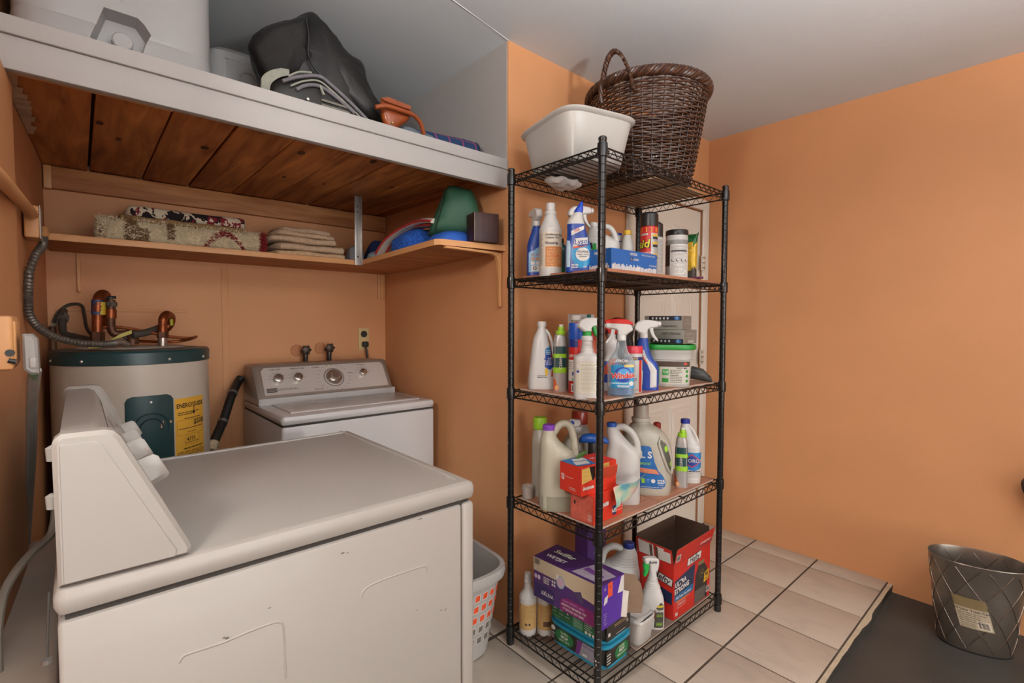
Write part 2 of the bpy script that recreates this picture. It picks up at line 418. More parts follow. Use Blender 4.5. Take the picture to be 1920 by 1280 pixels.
# door in the front wall, behind the rack
dr = MB(); dr.box(DX0, DX1, YP+.012, YP+.05, -.003, DZ, DOORW)
door = struct(dr, 'door_1')
pw = (DX1-DX0)
for (zb, zt) in ((.22, .78), (.92, 1.42), (1.52, 1.82)):
    for (xa, xb) in ((.12, .46), (.54, .88)):
        p = MB(); x0, x1 = DX0+pw*xa, DX0+pw*xb; y = YP+.012
        V = []; 
        for ins, yy in ((0, y-.0005), (.018, y+.006-.012), (.03, y-.003), (.045, y-.008)):
            V += [(x0+ins, yy, zb+ins), (x1-ins, yy, zb+ins), (x1-ins, yy, zt-ins), (x0+ins, yy, zt-ins)]
        F = []
        for r in range(3):
            for i in range(4): j = (i+1) % 4; F.append((4*r+i, 4*r+j, 4*r+4+j, 4*r+4+i))
        F.append((12, 13, 14, 15)); p.add(V, F, DOORW); p.build('door_panel', door, sharp=10)
for z in (1.62, 1.05, .3):
    h = MB(); h.tube([(DX1-.010, YP-.016, z-.045), (DX1-.010, YP-.016, z+.045)], .007, M('c9c2b2', .45, .3), 8)
    h.box(DX1-.03, DX1+.02, YP-.0145, YP-.0125, z-.045, z+.045, M('cfc8ba', .5, .1), .001)
    for s_ in (-.03, 0, .03): h.box(DX1-.018, DX1-.002, YP-.0245, YP-.0105, z+s_-.002, z+s_+.002, M('5d5a52', .5, .5))
    h.build('hinge', door)
t = MB()
t.box(DX0-.075, DX0-.002, YP-.016, YP-.0005, 0, DZ+.07, DOORW, .006); t.box(DX1-.004, XR-.001, YP-.012, YP-.0005, 0, DZ+.07, DOORW, .006)
t.box(DX0-.002, DX1+.008, YP-.016, YP-.0005, DZ+.006, DZ+.07, DOORW, .006); struct(t, 'trim_3')
# whitewashed masonry ledge along the foot of the left wall
lg = MB(); LEDM = M('c3b6a8', .85, var=.10, scale=6, bump=.25, bscale=30)
R_ = []
for y, s_, zt in ((.72, 1, .706), (1.0, 1, .705), (1.3, 1, .70), (1.55, 1, .70), (1.60, .97, .695), (1.635, .9, .675), (1.65, .8, .64)):
    R_.append([Vector((x, y, z)) for x, z in ((wallx(y), -.004), (.066, -.004), (.066, zt-.012), (.062, zt-.003), (.052, zt), (wallx(y)+.022, zt), (wallx(y)+.008, zt-.004), (wallx(y)+.001, zt-.014))])
lg.loft(R_, LEDM); struct(lg, 'trim_4', sharp=50)

# made-up fixtures out of view, built to carry the added fill lights
loc = LAMPS[0][0]
th = thing('added_pendant_lamp', 'added white pendant lamp on a black cord, out of view, carrying a fill light', 'lamp', (loc[0], loc[1], HC))
z_ = loc[2]-HC
b = MB(); b.lathe([(.001, 0), (.05, 0), (.048, -.018), (.001, -.022)], M('dcd8d0', .4), 24); b.build('ceiling_rose', th)
b = MB(); b.tube([(0, 0, -.02), (0, 0, z_+.17)], .004, M('2a2826', .6), 8); b.build('cord', th)
b = MB(); b.lathe([(.001, z_+.175), (.02, z_+.17), (.022, z_+.12), (.001, z_+.118)], M('dcd8d0', .4), 20); b.build('socket', th)
loc = LAMPS[1][0]
th = thing('added_floor_lamp', 'added slim black floor lamp, out of view, carrying the upward fill light', 'lamp', (loc[0], loc[1], -.043))
b = MB(); b.lathe([(.001, 0), (.14, 0), (.14, .012), (.02, .02), (.001, .021)], M('1d1c1b', .4), 32); b.build('base', th)
b = MB(); b.tube([(0, 0, .02), (0, 0, loc[2]-.13)], .010, M('1d1c1b', .4), 10); b.build('pole', th)
b = MB(); b.lathe([(.001, loc[2]-.135), (.022, loc[2]-.13), (.022, loc[2]-.09), (.001, loc[2]-.088)], M('dcd8d0', .4), 20); b.build('socket', th)

# ================================================================== storage deck over the alcove
deck = thing('storage_deck', 'white-fronted plank storage deck spanning the alcove above the washer', 'shelf', (0, YP, 1.86))
def part(mb, name, th, par=None, **k):
    """parts written in world coordinates, re-based on their thing"""
    T = Matrix.Rotation(-th.rotation_euler.z, 4, 'Z') @ Matrix.Translation(-Vector(th.location))
    mb.v = [T @ Vector(p) for p in mb.v]; return mb.build(name, par or th, **k)
b = MB(); b.box(-.0275, XP-.002, YP+.002, YP+.026, 1.793, 1.864, WHITEW, .002); part(b, 'fascia_board', deck)
b = MB(); b.box(-.0275, XP-.004, YP-.005, YP+.045, 1.8645, 1.904, WHITEW, .003); part(b, 'fascia_trim', deck)
b = MB(); b.box(-.026, .30, YP+.027, YP+.045, 1.797, 1.81, ORP, .001); part(b, 'batten', deck)
bx = [0.002, .15, .315, .476, .64, .81, .982, 1.15, 1.32, XP-.004]
for i in range(9):
    x0, x1 = bx[i]+.002, bx[i+1]-(.002+.004*(i in (0, 2, 5))); w_ = (x1-x0)/2; z = 1.839+RN.uniform(0, .003)
    b = MB()
    if i: b.box(-w_, w_, -.505, .505, 0, .02, PLANK, .0025)
    else:
        ya, yb_ = YP+.54-.505, YP+.54+.505; cx_ = (x0+x1)/2; P_ = [(wallx(ya)+.002-cx_, -.505), (w_, -.505), (w_, .505), (wallx(yb_)+.002-cx_, .505)]
        b.loft([[Vector((x, y, zz)) for x, y in P_] for zz in (0, .02)], PLANK)
    o = b.build('plank', deck, ((x0+x1)/2-deck.location.x, .54, z-1.86)); o.rotation_euler.z = -.03 if 0 else 0
b = MB(); b.box(.043, XP-.006, YB-.03, YB-.001, 1.755, 1.836, PINE, .002); part(b, 'ledger', deck)
b = MB(); b.box(.020, .043, YB-.034, YB-.001, 1.752, 1.837, ORP, .002); part(b, 'ledger_end', deck, label='orange-painted end block of the ledger')
ds = MB(); ds.box(.02, XP-.006, YP+.05, YB-.004, 1.8634, 1.8646, M('4a3424', .8)); part(ds, 'gap_light_block', deck)  # added unseen sheet, stops light showing through the plank gaps
sm = MB()
for i in range(13):
    y = 1.42+i*.045; a = .012+.028*abs(noise.noise(Vector((i*1.7, 0, 0))))+.02*math.exp(-((i-6)/4.)**2)
    w0_ = wallx(y)+.003; sm.add([(w0_, y, 1.8386), (w0_+a, y+.004, 1.8386), (w0_+a*.85, y+.05, 1.8386), (w0_, y+.05, 1.8386)], [(0, 1, 2, 3)], M('bfa58a', .7, var=.2))
part(sm, 'paint_smear', deck, label='pale paint smeared along the first plank')

for px_, py_, r1_, r2_ in ((187, 231, .013, .009), (222, 261, .011, .007), (384, 277, .014, .012), (565, 287, .016, .011), (700, 304, .014, .010), (533, 332, .010, .006), (608, 345, .010, .005), (735, 352, .012, .006)):
    b = MB(); p_ = at(px_, py_, z=1.8383); V = [(p_.x, p_.y, 1.8383)]
    for ring, s_ in ((0, .45), (1, 1.)):
        V += [(p_.x+r2_*s_*math.cos(2*PI*i/14), p_.y+r1_*s_*1.3*math.sin(2*PI*i/14), 1.8383) for i in range(14)]
    b.add(V, [(0, 1+(i+1) % 14, 1+i) for i in range(14)], M('5a2f14', .6)); b.add(V, [(1+i, 1+(i+1) % 14, 15+(i+1) % 14, 15+i) for i in range(14)], M('3a1c0c', .6, var=.3, scale=150)); part(b, 'knot', deck)

# ================================================================== L-shaped small shelf
ls = thing('corner_shelf', 'thin orange-edged wooden L-shaped shelf under the plank deck', 'shelf', (.7, 2.2, 1.523))
ZS0, ZS1 = 1.523, 1.545
b = MB(); b.box(.030, XP-.003, 2.068, YB-.002, ZS0, ZS1-.001, BROWNW, .001); b.box(.030, 1.096, 2.062, 2.068, ZS0, ZS1, ORP, .001); part(b, 'shelf_board', ls)
def rise(y): return .022*max(0, (2.066-y)/.7)
b = MB(); V = []; F = []
poly = [(1.098, 2.066), (1.098, 1.425), (1.112, 1.405), (XP-.003, 1.372), (XP-.003, 2.066)]
for z in (ZS0, ZS1): V += [(x, y, z+rise(y)) for x, y in poly]
b.add(V, [(4, 3, 2, 1, 0)], BROWNW); b.add(V, [(5, 6, 7, 8, 9)], ORP)
for i in range(5): j = (i+1) % 5; b.add([V[i], V[j], V[5+j], V[5+i]], [(0, 1, 2, 3)], ORP)
part(b, 'return_board', ls)
def bracket(name, th, pts, wx, m):
    b = MB(); b.tube(pts, wx, m, 6, flat=.35); return part(b, name, th)
b = MB(); z0 = ZS0+rise(1.4)-.003
prof = [(1.13, z0), (1.36, z0), (1.398, z0-.004), (1.398, 1.325), (1.392, 1.32), (1.388, 1.33), (1.382, z0-.04), (1.372, z0-.018), (1.35, z0-.010), (1.13, z0-.008)]
b.prism(prof, 1.392, 1.412, ORP, .002); part(b, 'end_bracket', ls, label='orange-painted steel bracket at the outer end')
for x, zb in ((1.378, 1.382), (.110, 1.37)):
    b = MB(); b.box(x-(.02 if x > 1 else .006), x+(.02 if x > 1 else .006), YB-.008, YB-.001, zb, ZS0-.001, ORP, .002)
    b.box(x-.006, x+.006, YB-.016, YB-.008, zb+.004, ZS0-.001, ORP, .002); part(b, 'wall_bracket', ls)
ALU = M('b9b6b2', .35, .8, var=.05)
b = MB(); x, y = 1.086, 2.056; b.box(x-.016, x+.012, y-.003, y, ZS0-.002, 1.838, ALU, .0008); b.box(x+.009, x+.012, y-.02, y-.003, ZS0+.0, 1.838, ALU, .0008)
for z in (1.79, 1.765, 1.56): b.lathe([(.001, 0), (.0045, 0), (.0045, .0015), (.001, .0015)], M('55524f', .5, .6), 10, T=Matrix.Translation((x-.003, y-.003, z)) @ Matrix.Rotation(PI/2, 4, 'X'))
part(b, 'hanger_strap', ls, label='aluminium strap holding the inner corner')

# ================================================================== dryer (faces +x, its side towards the camera)
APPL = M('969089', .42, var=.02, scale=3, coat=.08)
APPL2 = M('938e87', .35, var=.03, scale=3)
DARKGAP = M('3a3632', .8)
dry = thing('clothes_dryer', 'white dryer seen from its side with a slanted control console', 'dryer', (.43, 1.12, 0))
def wp(mb, name, **k): return part(mb, name, dry, **k)
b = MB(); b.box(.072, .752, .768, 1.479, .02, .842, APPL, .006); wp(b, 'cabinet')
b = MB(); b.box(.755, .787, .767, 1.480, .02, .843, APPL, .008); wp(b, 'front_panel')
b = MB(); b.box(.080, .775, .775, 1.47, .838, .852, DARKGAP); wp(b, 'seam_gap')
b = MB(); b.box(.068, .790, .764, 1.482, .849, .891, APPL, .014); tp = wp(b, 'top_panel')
b = MB(); b.tube(spline([(.24, 1.445, .8895), (.72, 1.445, .8895), (.748, 1.44, .8895), (.757, 1.415, .8895), (.757, .85, .8895), (.752, .826, .8885)], 6), .006, APPL, 8); wp(b, 'top_bead', par=tp)
for pl in ([(676, 1120), (685, 1102), (720, 1085), (790, 1061), (798, 1062), (801, 1070)], [(335, 1242), (342, 1230), (356, 1223), (420, 1202), (465, 1183), (512, 1166), (524, 1166), (531, 1178), (535, 1270)]):
    b = MB(); b.tube(spline([at(*p, y=.7700) for p in pl], 5), .0032, APPL, 8); wp(b, 'side_bead')
b = MB(); b.tube([at(88, 1243, y=.78), at(92, 1110, y=.78)], .0016, M('4a4642', .5, .3), 6); b.lathe([(.001, 0), (.006, 0), (.006, .006), (.001, .006)], M('8a8680', .3, .7), 10, c=tuple(at(88, 1243, y=.775))); wp(b, 'back_trim')
for px, py in ((97, 850), (97, 940)):
    b = MB(); p = at(px, py, y=.80); b.lathe([(.001, -.012), (.006, -.01), (.007, .008), (.001, .012)], APPL2, 10, c=(p.x, p.y, p.z)); wp(b, 'back_clip')
rs_ = random.Random(4); ds_ = Plane((.072, .7678, 0), (1, 0, 0), (0, 0, 1)); b = MB()
for px_, py_, n_ in ((648, 1037, 3), (782, 1145, 1), (830, 1143, 3), (536, 1255, 1), (420, 1195, 3), (505, 1140, 1), (790, 963, 4)):
    for i in range(n_):
        p_ = at(px_+rs_.uniform(-7, 7)*(n_ > 1), py_+rs_.uniform(-2, 2), y=.7678); ds_.ell(b, p_.x-.072, min(p_.z, .838), rs_.uniform(.0012, .004), rs_.uniform(.0006, .0015), M('6a625a', .7), .0004, 7)
wp(b, 'scuff_mark', kind='stuff')
# console
Z0 = .892
capp = [(.074, Z0), (.226, Z0), (.230, .903), (.226, .915), (.146, 1.092), (.138, 1.101), (.128, 1.104), (.082, 1.104), (.075, 1.098), (.072, 1.09)]
con = MB(); con.prism([(.078, Z0), (.216, Z0), (.216, .905), (.129, 1.092), (.118, 1.098), (.080, 1.098)], .80, 1.425, APPL, .002)
con = wp(con, 'console')
for y0, y1 in ((.767, .802), (1.42, 1.452)):
    b = MB(); b.prism(capp, y0, y1, APPL, .006); wp(b, 'end_cap')
b = MB(); b.prism([(.08, Z0+.004), (.208, Z0+.004), (.210, .906), (.125, 1.085), (.118, 1.09), (.08, 1.09)], .7655, .769, APPL, .001); wp(b, 'end_plate')
fdir = Vector((.129-.216, 0, 1.092-.905)).normalized(); nrm = Vector((fdir.z, 0, -fdir.x))
def onface(y, t): return Vector((.216, y, .905))+fdir*t
face = Plane(onface(1.42, .0), (0, -1, 0), fdir); face.n = nrm
b = MB(); face.rect(b, .03, .58, .03, .185, M('bdb9b4', .3, var=.04), .0012)
for i, y in enumerate((.86, .98, 1.12)): face.lines(b, 1.42-y-.04, 1.42-y+.03, .15, .178, 3, M('8b867f', .5), .002, seed=i)
wp(b, 'control_face', par=con)
for y, t, big in ((.872, .10, 1.15), (.985, .115, 1.), (1.10, .115, .9), (1.28, .1, 1.)):
    k = MB(); c0 = onface(y, t); T = Matrix.Translation(c0) @ Vector((0, 0, 1)).rotation_difference(nrm).to_matrix().to_4x4() @ Matrix.Scale(big, 4)
    k.lathe([(.001, 0), (.030, 0), (.031, .004), (.026, .008), (.001, .009)], APPL, 24, T=T)
    gp = [(-.028, 0), (-.014, -.010), (.006, -.011), (.015, -.004), (.015, .004), (.006, .011), (-.014, .010)]
    k.loft([[Vector((x*s_, y_*s_, z)) for x, y_ in gp] for z, s_ in ((.006, 1.), (.02, .95), (.030, .9), (.034, .7))], APPL, T=T)
    wp(k, 'knob', par=con)

# ================================================================== washer
ws = thing('washing_machine', 'white top-load washing machine with silver control console in the alcove', 'washer', (1.0, 2.1, 0))
def wq(mb, name, **k): return part(mb, name, ws, **k)
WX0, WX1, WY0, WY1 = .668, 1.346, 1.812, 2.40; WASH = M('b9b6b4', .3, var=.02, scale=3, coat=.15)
b = MB(); b.box(WX0+.003, WX1-.003, WY0+.004, WY1, .02, .857, WASH, .010); wq(b, 'cabinet')
b = MB(); b.box(WX0+.008, WX1-.008, WY0+.010, WY1-.01, .85, .866, DARKGAP); wq(b, 'seam_gap')
b = MB(); b.box(WX0, WX1, WY0, WY1-.005, .861, .899, WASH, .016); wq(b, 'top_panel')
b = MB(); b.box(WX0+.05, WX1-.05, WY0+.055, 2.125, .897, .9035, WASH, .003); lid = wq(b, 'lid')
b = MB(); b.box(WX0+.075, WX1-.075, WY0+.075, 2.11, .9035, .9042, M('b0aba6', .2, var=.03), .0003); wq(b, 'lid_panel', par=lid)
b = MB(); b.prism([(2.135, .898), (2.375, .898), (2.375, .955), (2.13, .928)], WX0+.004, WX1-.035, WASH, .003, axis='x'); wq(b, 'console_plinth')
STEEL = M('c2bab3', .28, .2, var=.05, scale=3); STEELD = M('968a7f', .35, .4, var=.06)
cp = [(2.128, .930), (2.36, .94), (2.36, 1.056), (2.345, 1.064), (2.225, 1.066), (2.212, 1.060)]
b = MB(); R_ = []
for x, s_ in ((WX0-.004, .80), (WX0+.002, .93), (WX0+.016, 1.), (WX1-.066, 1.), (WX1-.05, .93), (WX1-.042, .80)):
    cy, cz = 2.26, .985
    R_.append([Vector((x, cy+(y-cy)*s_, .93+(z-.93)*(s_*.25+.75))) for y, z in cp])
b.loft(R_, STEELD); wcon = wq(b, 'console')
fd = Vector((0, 2.212-2.128, 1.060-.930)).normalized(); fn = Vector((0, -fd.z, fd.y))
wf = Plane((WX0+.018, 2.128, .930), (1, 0, 0), fd); W_ = WX1-WX0-.086; Hh = .155
b = MB(); P = [(.012, .012), (W_-.004, .012), (W_-.004, .13), (W_-.014, .146), (.026, .146), (.012, .13)]
wf.patch(b, P, STEEL, .0012)
DKP = M('2e2a27', .5)
for (a_, z_) in ((.075, .085), (.16, .085), (.47, .088)):
    for i in range(7):
        t_ = PI*(.05+.9*i/6); rr_ = .034
        wf.rect(b, a_+rr_*math.cos(t_)-.006, a_+rr_*math.cos(t_)+.006, z_+rr_*math.sin(t_)-.0006, z_+rr_*math.sin(t_)+.0006, DKP, .0016)
for i in range(20):
    t_ = 2*PI*i/20; rr_ = .066
    wf.rect(b, .325+rr_*math.cos(t_)*1.15-.007, .325+rr_*math.cos(t_)*1.15+.007, .078+rr_*math.sin(t_)-.0006, .078+rr_*math.sin(t_)+.0006, DKP, .0016)
wf.text(b, 'LOAD SIZE', .07, .135, .010, DKP, .0017, .01); wf.text(b, 'TEMPERATURE', .165, .135, .010, DKP, .0017, .01); wf.text(b, 'OPTIONS', .47, .135, .010, DKP, .0017, .01)
wf.text(b, 'NORMAL', .25, .135, .009, DKP, .0017, .01); wf.text(b, 'DELICATE', .245, .022, .009, DKP, .0017, .01); wf.text(b, 'RINSE', .41, .095, .009, DKP, .0017, .01)
wf.rect(b, .022, .064, .024, .044, DKP, .0015); wf.rect(b, .024, .062, .027, .041, M('8d857c', .4, .5), .0018); wf.text(b, 'MAYTAG', .043, .034, .0085, DKP, .0022, .02); wf.text(b, 'CENTENNIAL', .11, .035, .012, DKP, .0017, .008, spacing=1.2)
for i in range(36):
    for rr_ in (.048,):
        t0, t1 = 2*PI*i/36, 2*PI*(i+1)/36
        b.add([wf.surf(.325+r_*math.cos(t), .078+r_*math.sin(t), .0018) for r_, t in ((rr_, t0), (rr_, t1), (rr_-.003, t1), (rr_-.003, t0))], [(0, 1, 2, 3)], DKP)
wq(b, 'console_face', par=wcon)
CHR = M('c9c3bc', .22, .9, var=.04)
for a_, z_, r_, h_ in ((.075, .085, .021, .02), (.16, .085, .020, .02), (.325, .078, .038, .012), (.47, .088, .018, .02)):
    k = MB(); T = Matrix.Translation(wf.surf(a_, z_, .0015)) @ Vector((0, 0, 1)).rotation_difference(fn).to_matrix().to_4x4()
    k.lathe([(.001, 0), (r_, 0), (r_*1.02, h_*.5), (r_*.92, h_), (r_*.8, h_*1.05), (.001, h_*1.05)], CHR, 24, T=T)
    if r_ > .03: k.lathe([(.022, h_), (.022, h_+.018), (.019, h_+.022), (.001, h_+.022)], CHR, 20, T=T)
    k.box(-.0012, .0012, .004, r_*.85, h_*1.05 if r_ < .03 else h_, (h_*1.05 if r_ < .03 else h_)+.001, DKP, T=T)
    wq(k, 'knob', par=wcon)
# cords, hose, valves on the back wall
BLK = M('1d1b1a', .45, var=.1)
hz = thing('drain_hose', 'black drain hose hooked beside the washing machine', 'hose', tuple(at(400, 838, y=2.2)))
hp = spline([at(396, 845, y=2.12), at(404, 822, y=2.15), at(420, 785, y=2.22), at(433, 745, y=2.28), at(444, 720, y=2.35), at(452, 708, y=2.37)], 10)
b = MB(); b.tube(hp, [.017+(.0015 if i % 2 else 0) for i in range(len(hp))], BLK, 10); part(b, 'hose', hz)
b = MB(); b.tube(hp[:9], [.0195+(.002 if i % 2 else -.001) for i in range(9)], M('b9a98c', .6, .2), 10); part(b, 'woven_sleeve', hz)
for i in (18, 32):
    b = MB(); b.tube([hp[i], hp[i+1]], .0205, M('8d8880', .4, .7), 12); part(b, 'clamp', hz)
ou = thing('wall_outlet', 'cream wall outlet with a black plug above the washing machine', 'outlet', (1.272, YB, 1.165))
b = MB(); b.box(1.243, 1.303, YB-.006, YB-.001, 1.105, 1.225, M('c8b07c', .5), .002); part(b, 'cover_plate', ou)
for z in (1.192, 1.138):
    b = MB(); b.lathe([(.001, 0), (.018, 0), (.018, .003), (.001, .003)], BLK if z > 1.17 else M('c8b07c', .5), 16, T=Matrix.Translation((1.273, YB-.006, z)) @ Matrix.Rotation(PI/2, 4, 'X')); part(b, 'socket', ou)
pc = thing('appliance_cable', 'black washer cable plugged into the cream wall outlet', 'cable', (1.275, YB-.04, 1.07))
b = MB(); b.box(1.258, 1.29, YB-.034, YB-.0095, 1.122, 1.152, BLK, .006); part(b, 'plug', pc)
b = MB(); b.tube(spline([(1.274, YB-.026, 1.125), (1.278, YB-.027, 1.10), (1.283, YB-.028, 1.06), (1.285, YB-.030, 1.02)], 5), .006, BLK, 8); part(b, 'cord', pc)
BRASS = M('4b4038', .45, .6, var=.3, scale=60)
for i, (x, z) in enumerate(((.948, 1.115), (1.066, 1.122))):
    th = thing('water_valve', ('dark star-handled water valve nearer the drain hose', 'dark star-handled water valve nearer the wall outlet')[i], 'valve', (x, YB, z), 0, 'washer supply valves')
    b = MB(); b.lathe([(.001, 0), (.030, 0), (.028, .003), (.001, .004)], M('b5764a', .6), 20, T=Matrix.Translation((x-.028, YB-.001, z)) @ Matrix.Rotation(PI/2, 4, 'X')); part(b, 'wall_plate', th)
    b = MB(); b.tube([(x, YB-.002, z-.006), (x, YB-.05, z-.006)], .010, BRASS, 10); b.tube([(x, YB-.045, z-.005), (x, YB-.045, z-.03)], .013, BRASS, 10); b.tube(spline([(x, YB-.045, z-.025), (x, YB-.045, z-.06), (x+.002, YB-.04, z-.13)], 4), .011, BLK, 10); part(b, 'valve_body', th)
    b = MB(); n = 24; R_ = [[Vector((math.cos(2*PI*k/n)*(.022+.004*math.cos(6*2*PI*k/n))*s_, y_, math.sin(2*PI*k/n)*(.022+.004*math.cos(6*2*PI*k/n))*s_)) for k in range(n)] for y_, s_ in ((0, .7), (-.004, 1.), (-.010, 1.), (-.014, .7), (-.016, .3))]
    b.loft(R_, BRASS, T=Matrix.Translation((x, YB-.052, z+.004))); part(b, 'star_handle', th)
# ================================================================== water heater
HX, HY, HR = .258, 2.150, .232
wh = thing('water_heater', 'round off-white water heater with a dark teal top band in the alcove corner', 'water heater', (HX, HY, 0), face_cam(HX, HY))
TEAL = M('1f3d40', .35, var=.1, scale=20); TANKW = M('bab0a2', .4, var=.03, scale=4)
tb = Body([(0, HR*.97, HR*.97), (.02, HR, HR), (1.118, HR, HR)], 64)
b = MB(); tb.mesh(b, TANKW); tank = b.build('tank', wh)
b = MB(); b.lathe([(HR, 1.112), (HR+.004, 1.114), (HR+.004, 1.152), (HR-.002, 1.159), (HR*.6, 1.162), (.001, 1.164)], TEAL, 64); tband = b.build('top_band', wh)
b = MB(); b.lathe([(.001, 0), (HR*.72, 0), (HR*.68, .003), (.001, .004)], M('a79f93', .6, var=.1), 40, c=(0, 0, 1.163)); b.build('top_plate', wh)
b = MB()
for a_ in (-1.2, -.62, .42, 1.05, 1.4):
    p = Vector((math.sin(a_)*(HR+.004), -math.cos(a_)*(HR+.004), 1.128)); b.lathe([(.001, .004), (.003, .003), (.005, 0)], M('d9d6cf', .3, .6), 8, T=Matrix.Translation(p) @ Vector((0, 0, 1)).rotation_difference(Vector((p.x, p.y, 0)).normalized()).to_matrix().to_4x4())
b.build('screw', tband)
rb = Body([(0, HR, HR), (1.1, HR, HR)], 64)
b = MB(); P = [(-.026, .66), (.103, .66), (.103, .985), (.095, .997), (.083, 1.003), (-.006, 1.003), (-.020, .997), (-.026, .985)]
rb.patch(b, P, TEAL, .006); rb.patch(b, [(p[0]*1.0+(.004 if p[0] > .05 else -.004), p[1]+(.004 if p[1] > .8 else 0)) for p in P], TEAL, .002)
for rr_ in (.05, .032):
    b.tube([rb.surf(.040+rr_*math.cos(t), .895+rr_*math.sin(t)*1.05, .007) for t in [PI*i/14*1.2-.1*PI for i in range(15)]], .003, TEAL, 6)
b.lathe([(.001, 0), (.004, 0), (.003, .003), (.001, .003)], M('d9d6cf', .3, .5), 8, T=Matrix.Translation(rb.surf(.040, .985, .006)) @ Matrix.Rotation(PI/2, 4, 'X'))
for (a_, z_, s_) in ((.070, .905, .006), (.072, .913, .004), (.095, .91, .005), (.068, .897, .005)): rb.ell(b, a_, z_, s_*.7, s_, M('c69a7a', .6), .0068, 8)
b.build('access_panel', tank)
YEL = M('d9a63a', .5, var=.04); INK = M('2a2118', .6); INK2 = M('5a4620', .6)
b = MB(); a0, a1, z0, z1 = .112, .240, .765, .985; ac = (a0+a1)/2
rb.rect(b, a0, a1, z0, z1, YEL, .0009)
rb.text(b, 'ENERGYGUIDE', ac, .957, .0225, INK, .0015, .03, wide=.78); rb.rect(b, ac+.008, ac+.0115, .925, .955, INK, .0015); rb.patch(b, [(ac+.002, .932), (ac+.0175, .932), (ac+.00975, .92)], INK, .0015)
rb.text(b, '$508', a1-.03, .892, .026, INK, .0015, .025); rb.rect(b, a0+.012, a1-.01, .873, .8755, INK, .0015); rb.text(b, '4773', ac-.004, .833, .019, INK, .0015, .02)
rb.lines(b, a0+.01, a1-.03, .922, .936, 2, INK2, .0014, seed=3); rb.lines(b, ac-.03, a1-.02, .907, .913, 1, INK, .0014, seed=4); rb.lines(b, ac-.02, a1-.04, .858, .863, 1, INK2, .0014, seed=5)
for x0_, x1_, y0_, y1_ in ((a0+.006, a1-.006, .852, .905), (a0+.035, a1-.03, .815, .848)):
    for q in ((x0_, x1_, y0_, y0_+.0007), (x0_, x1_, y1_-.0007, y1_), (x0_, x0_+.0007, y0_, y1_), (x1_-.0007, x1_, y0_, y1_)): rb.rect(b, *q, INK2, .0014)
rb.lines(b, ac-.03, ac+.035, .82, .825, 1, INK2, .0014, seed=8); rb.lines(b, a0+.03, a1-.012, .797, .806, 1, INK, .0014, seed=6); rb.lines(b, a0+.006, a1-.006, .771, .793, 4, INK2, .0014, seed=7)
b.build('energy_label', tank, label='yellow energy label printed in black')
COP = M('8a4a2a', .38, .75, var=.2, scale=40); COPD = M('5b3a28', .5, .5, var=.3, scale=50); CHRM = M('a59c92', .3, .8, var=.2, scale=40); GRYP = M('4b463f', .6, .2, var=.2, scale=40)
def hp_(mb, name, **k): return part(mb, name, wh, **k)
Y0 = 2.13
def PX(l, y=Y0): return [at(p[0], p[1], y=(p[2] if len(p) > 2 else y)) for p in l]
b = MB(); q = spline(PX([(183, 645), (183, 600), (184, 566), (190, 553, 2.16), (198, 556, 2.2), (201, 580, 2.22), (199, 610, 2.23)]), 10)
b.tube(q, [.0165+(.0015 if (i % 2 and 14 < i) else 0) for i in range(len(q))], COP, 12); hp_(b, 'flexible_copper_pipe')
b = MB(); b.tube(PX([(183, 590), (183, 562)]), .0185, M('2f3350', .5, var=.3), 12); b.tube(PX([(187, 590), (187, 566)]), .0175, M('b59a2c', .5, var=.2), 10); hp_(b, 'pipe_sticker')
b = MB(); b.tube(PX([(183, 648), (183, 622)]), .021, COPD, 6); b.tube(PX([(183, 652), (183, 640)]), .023, CHRM, 12); hp_(b, 'union_nut')
b = MB(); q = spline(PX([(208, 562), (208, 590), (208, 610), (213, 624), (228, 626), (250, 624)]), 6); b.tube(q, .0135, COPD, 10)
b.tube(PX([(208, 574), (208, 566)]), .018, GRYP, 8); b.tube(PX([(208, 596), (208, 580)]), .017, COP, 10); hp_(b, 'shutoff_valve')
b = MB(); b.tube(PX([(208, 566), (208, 557)]), .006, GRYP, 8); b.tube(PX([(199, 558), (218, 557)]), .005, BLK, 8); hp_(b, 'valve_handle')
b = MB(); q = spline(PX([(305, 650), (305, 615), (306, 598), (312, 590, 2.16), (320, 594, 2.2), (319, 607, 2.22), (308, 618, 2.23), (296, 622, 2.24)]), 8)
b.tube(q, [.0145+(.0014 if (i % 2 and i > 14) else 0) for i in range(len(q))], COP, 12); hp_(b, 'flexible_copper_pipe')
b = MB(); b.tube(PX([(305, 655), (305, 632)]), .016, CHRM, 12); b.tube(PX([(305, 633), (305, 622)]), .019, COPD, 6); hp_(b, 'union_nut'); b = MB(); b.tube(PX([(321, 598, 2.19), (322, 610, 2.19)]), .006, M('a8a02c', .5), 6); hp_(b, 'pipe_sticker')
b = MB(); b.tube(spline(PX([(248, 628, 2.1), (270, 624, 2.12), (290, 618, 2.16), (305, 612, 2.2)]), 5), .013, GRYP, 10); b.tube(PX([(248, 645), (248, 622)]), .020, COPD, 12); b.tube(PX([(240, 634), (232, 634)]), .012, GRYP, 8); hp_(b, 'relief_valve')
b = MB(); b.tube(spline(PX([(176, 618), (200, 613), (235, 615), (275, 622), (320, 631), (355, 634), (368, 631, 2.2), (350, 637, 2.24), (315, 641, 2.25), (255, 639, 2.2)]), 6), .0058, COP, 8); hp_(b, 'copper_tube')
b = MB(); q = PX([(165, 655), (200, 645), (225, 630), (247, 622)], 2.08); b.loft([[p+Vector((0, 0, -.006)), p+Vector((0, .0012, -.006)), p+Vector((0, .0012, .007)), p+Vector((0, 0, .007))] for p in q], M('a89a3a', .5), T=None); hp_(b, 'yellow_tag')
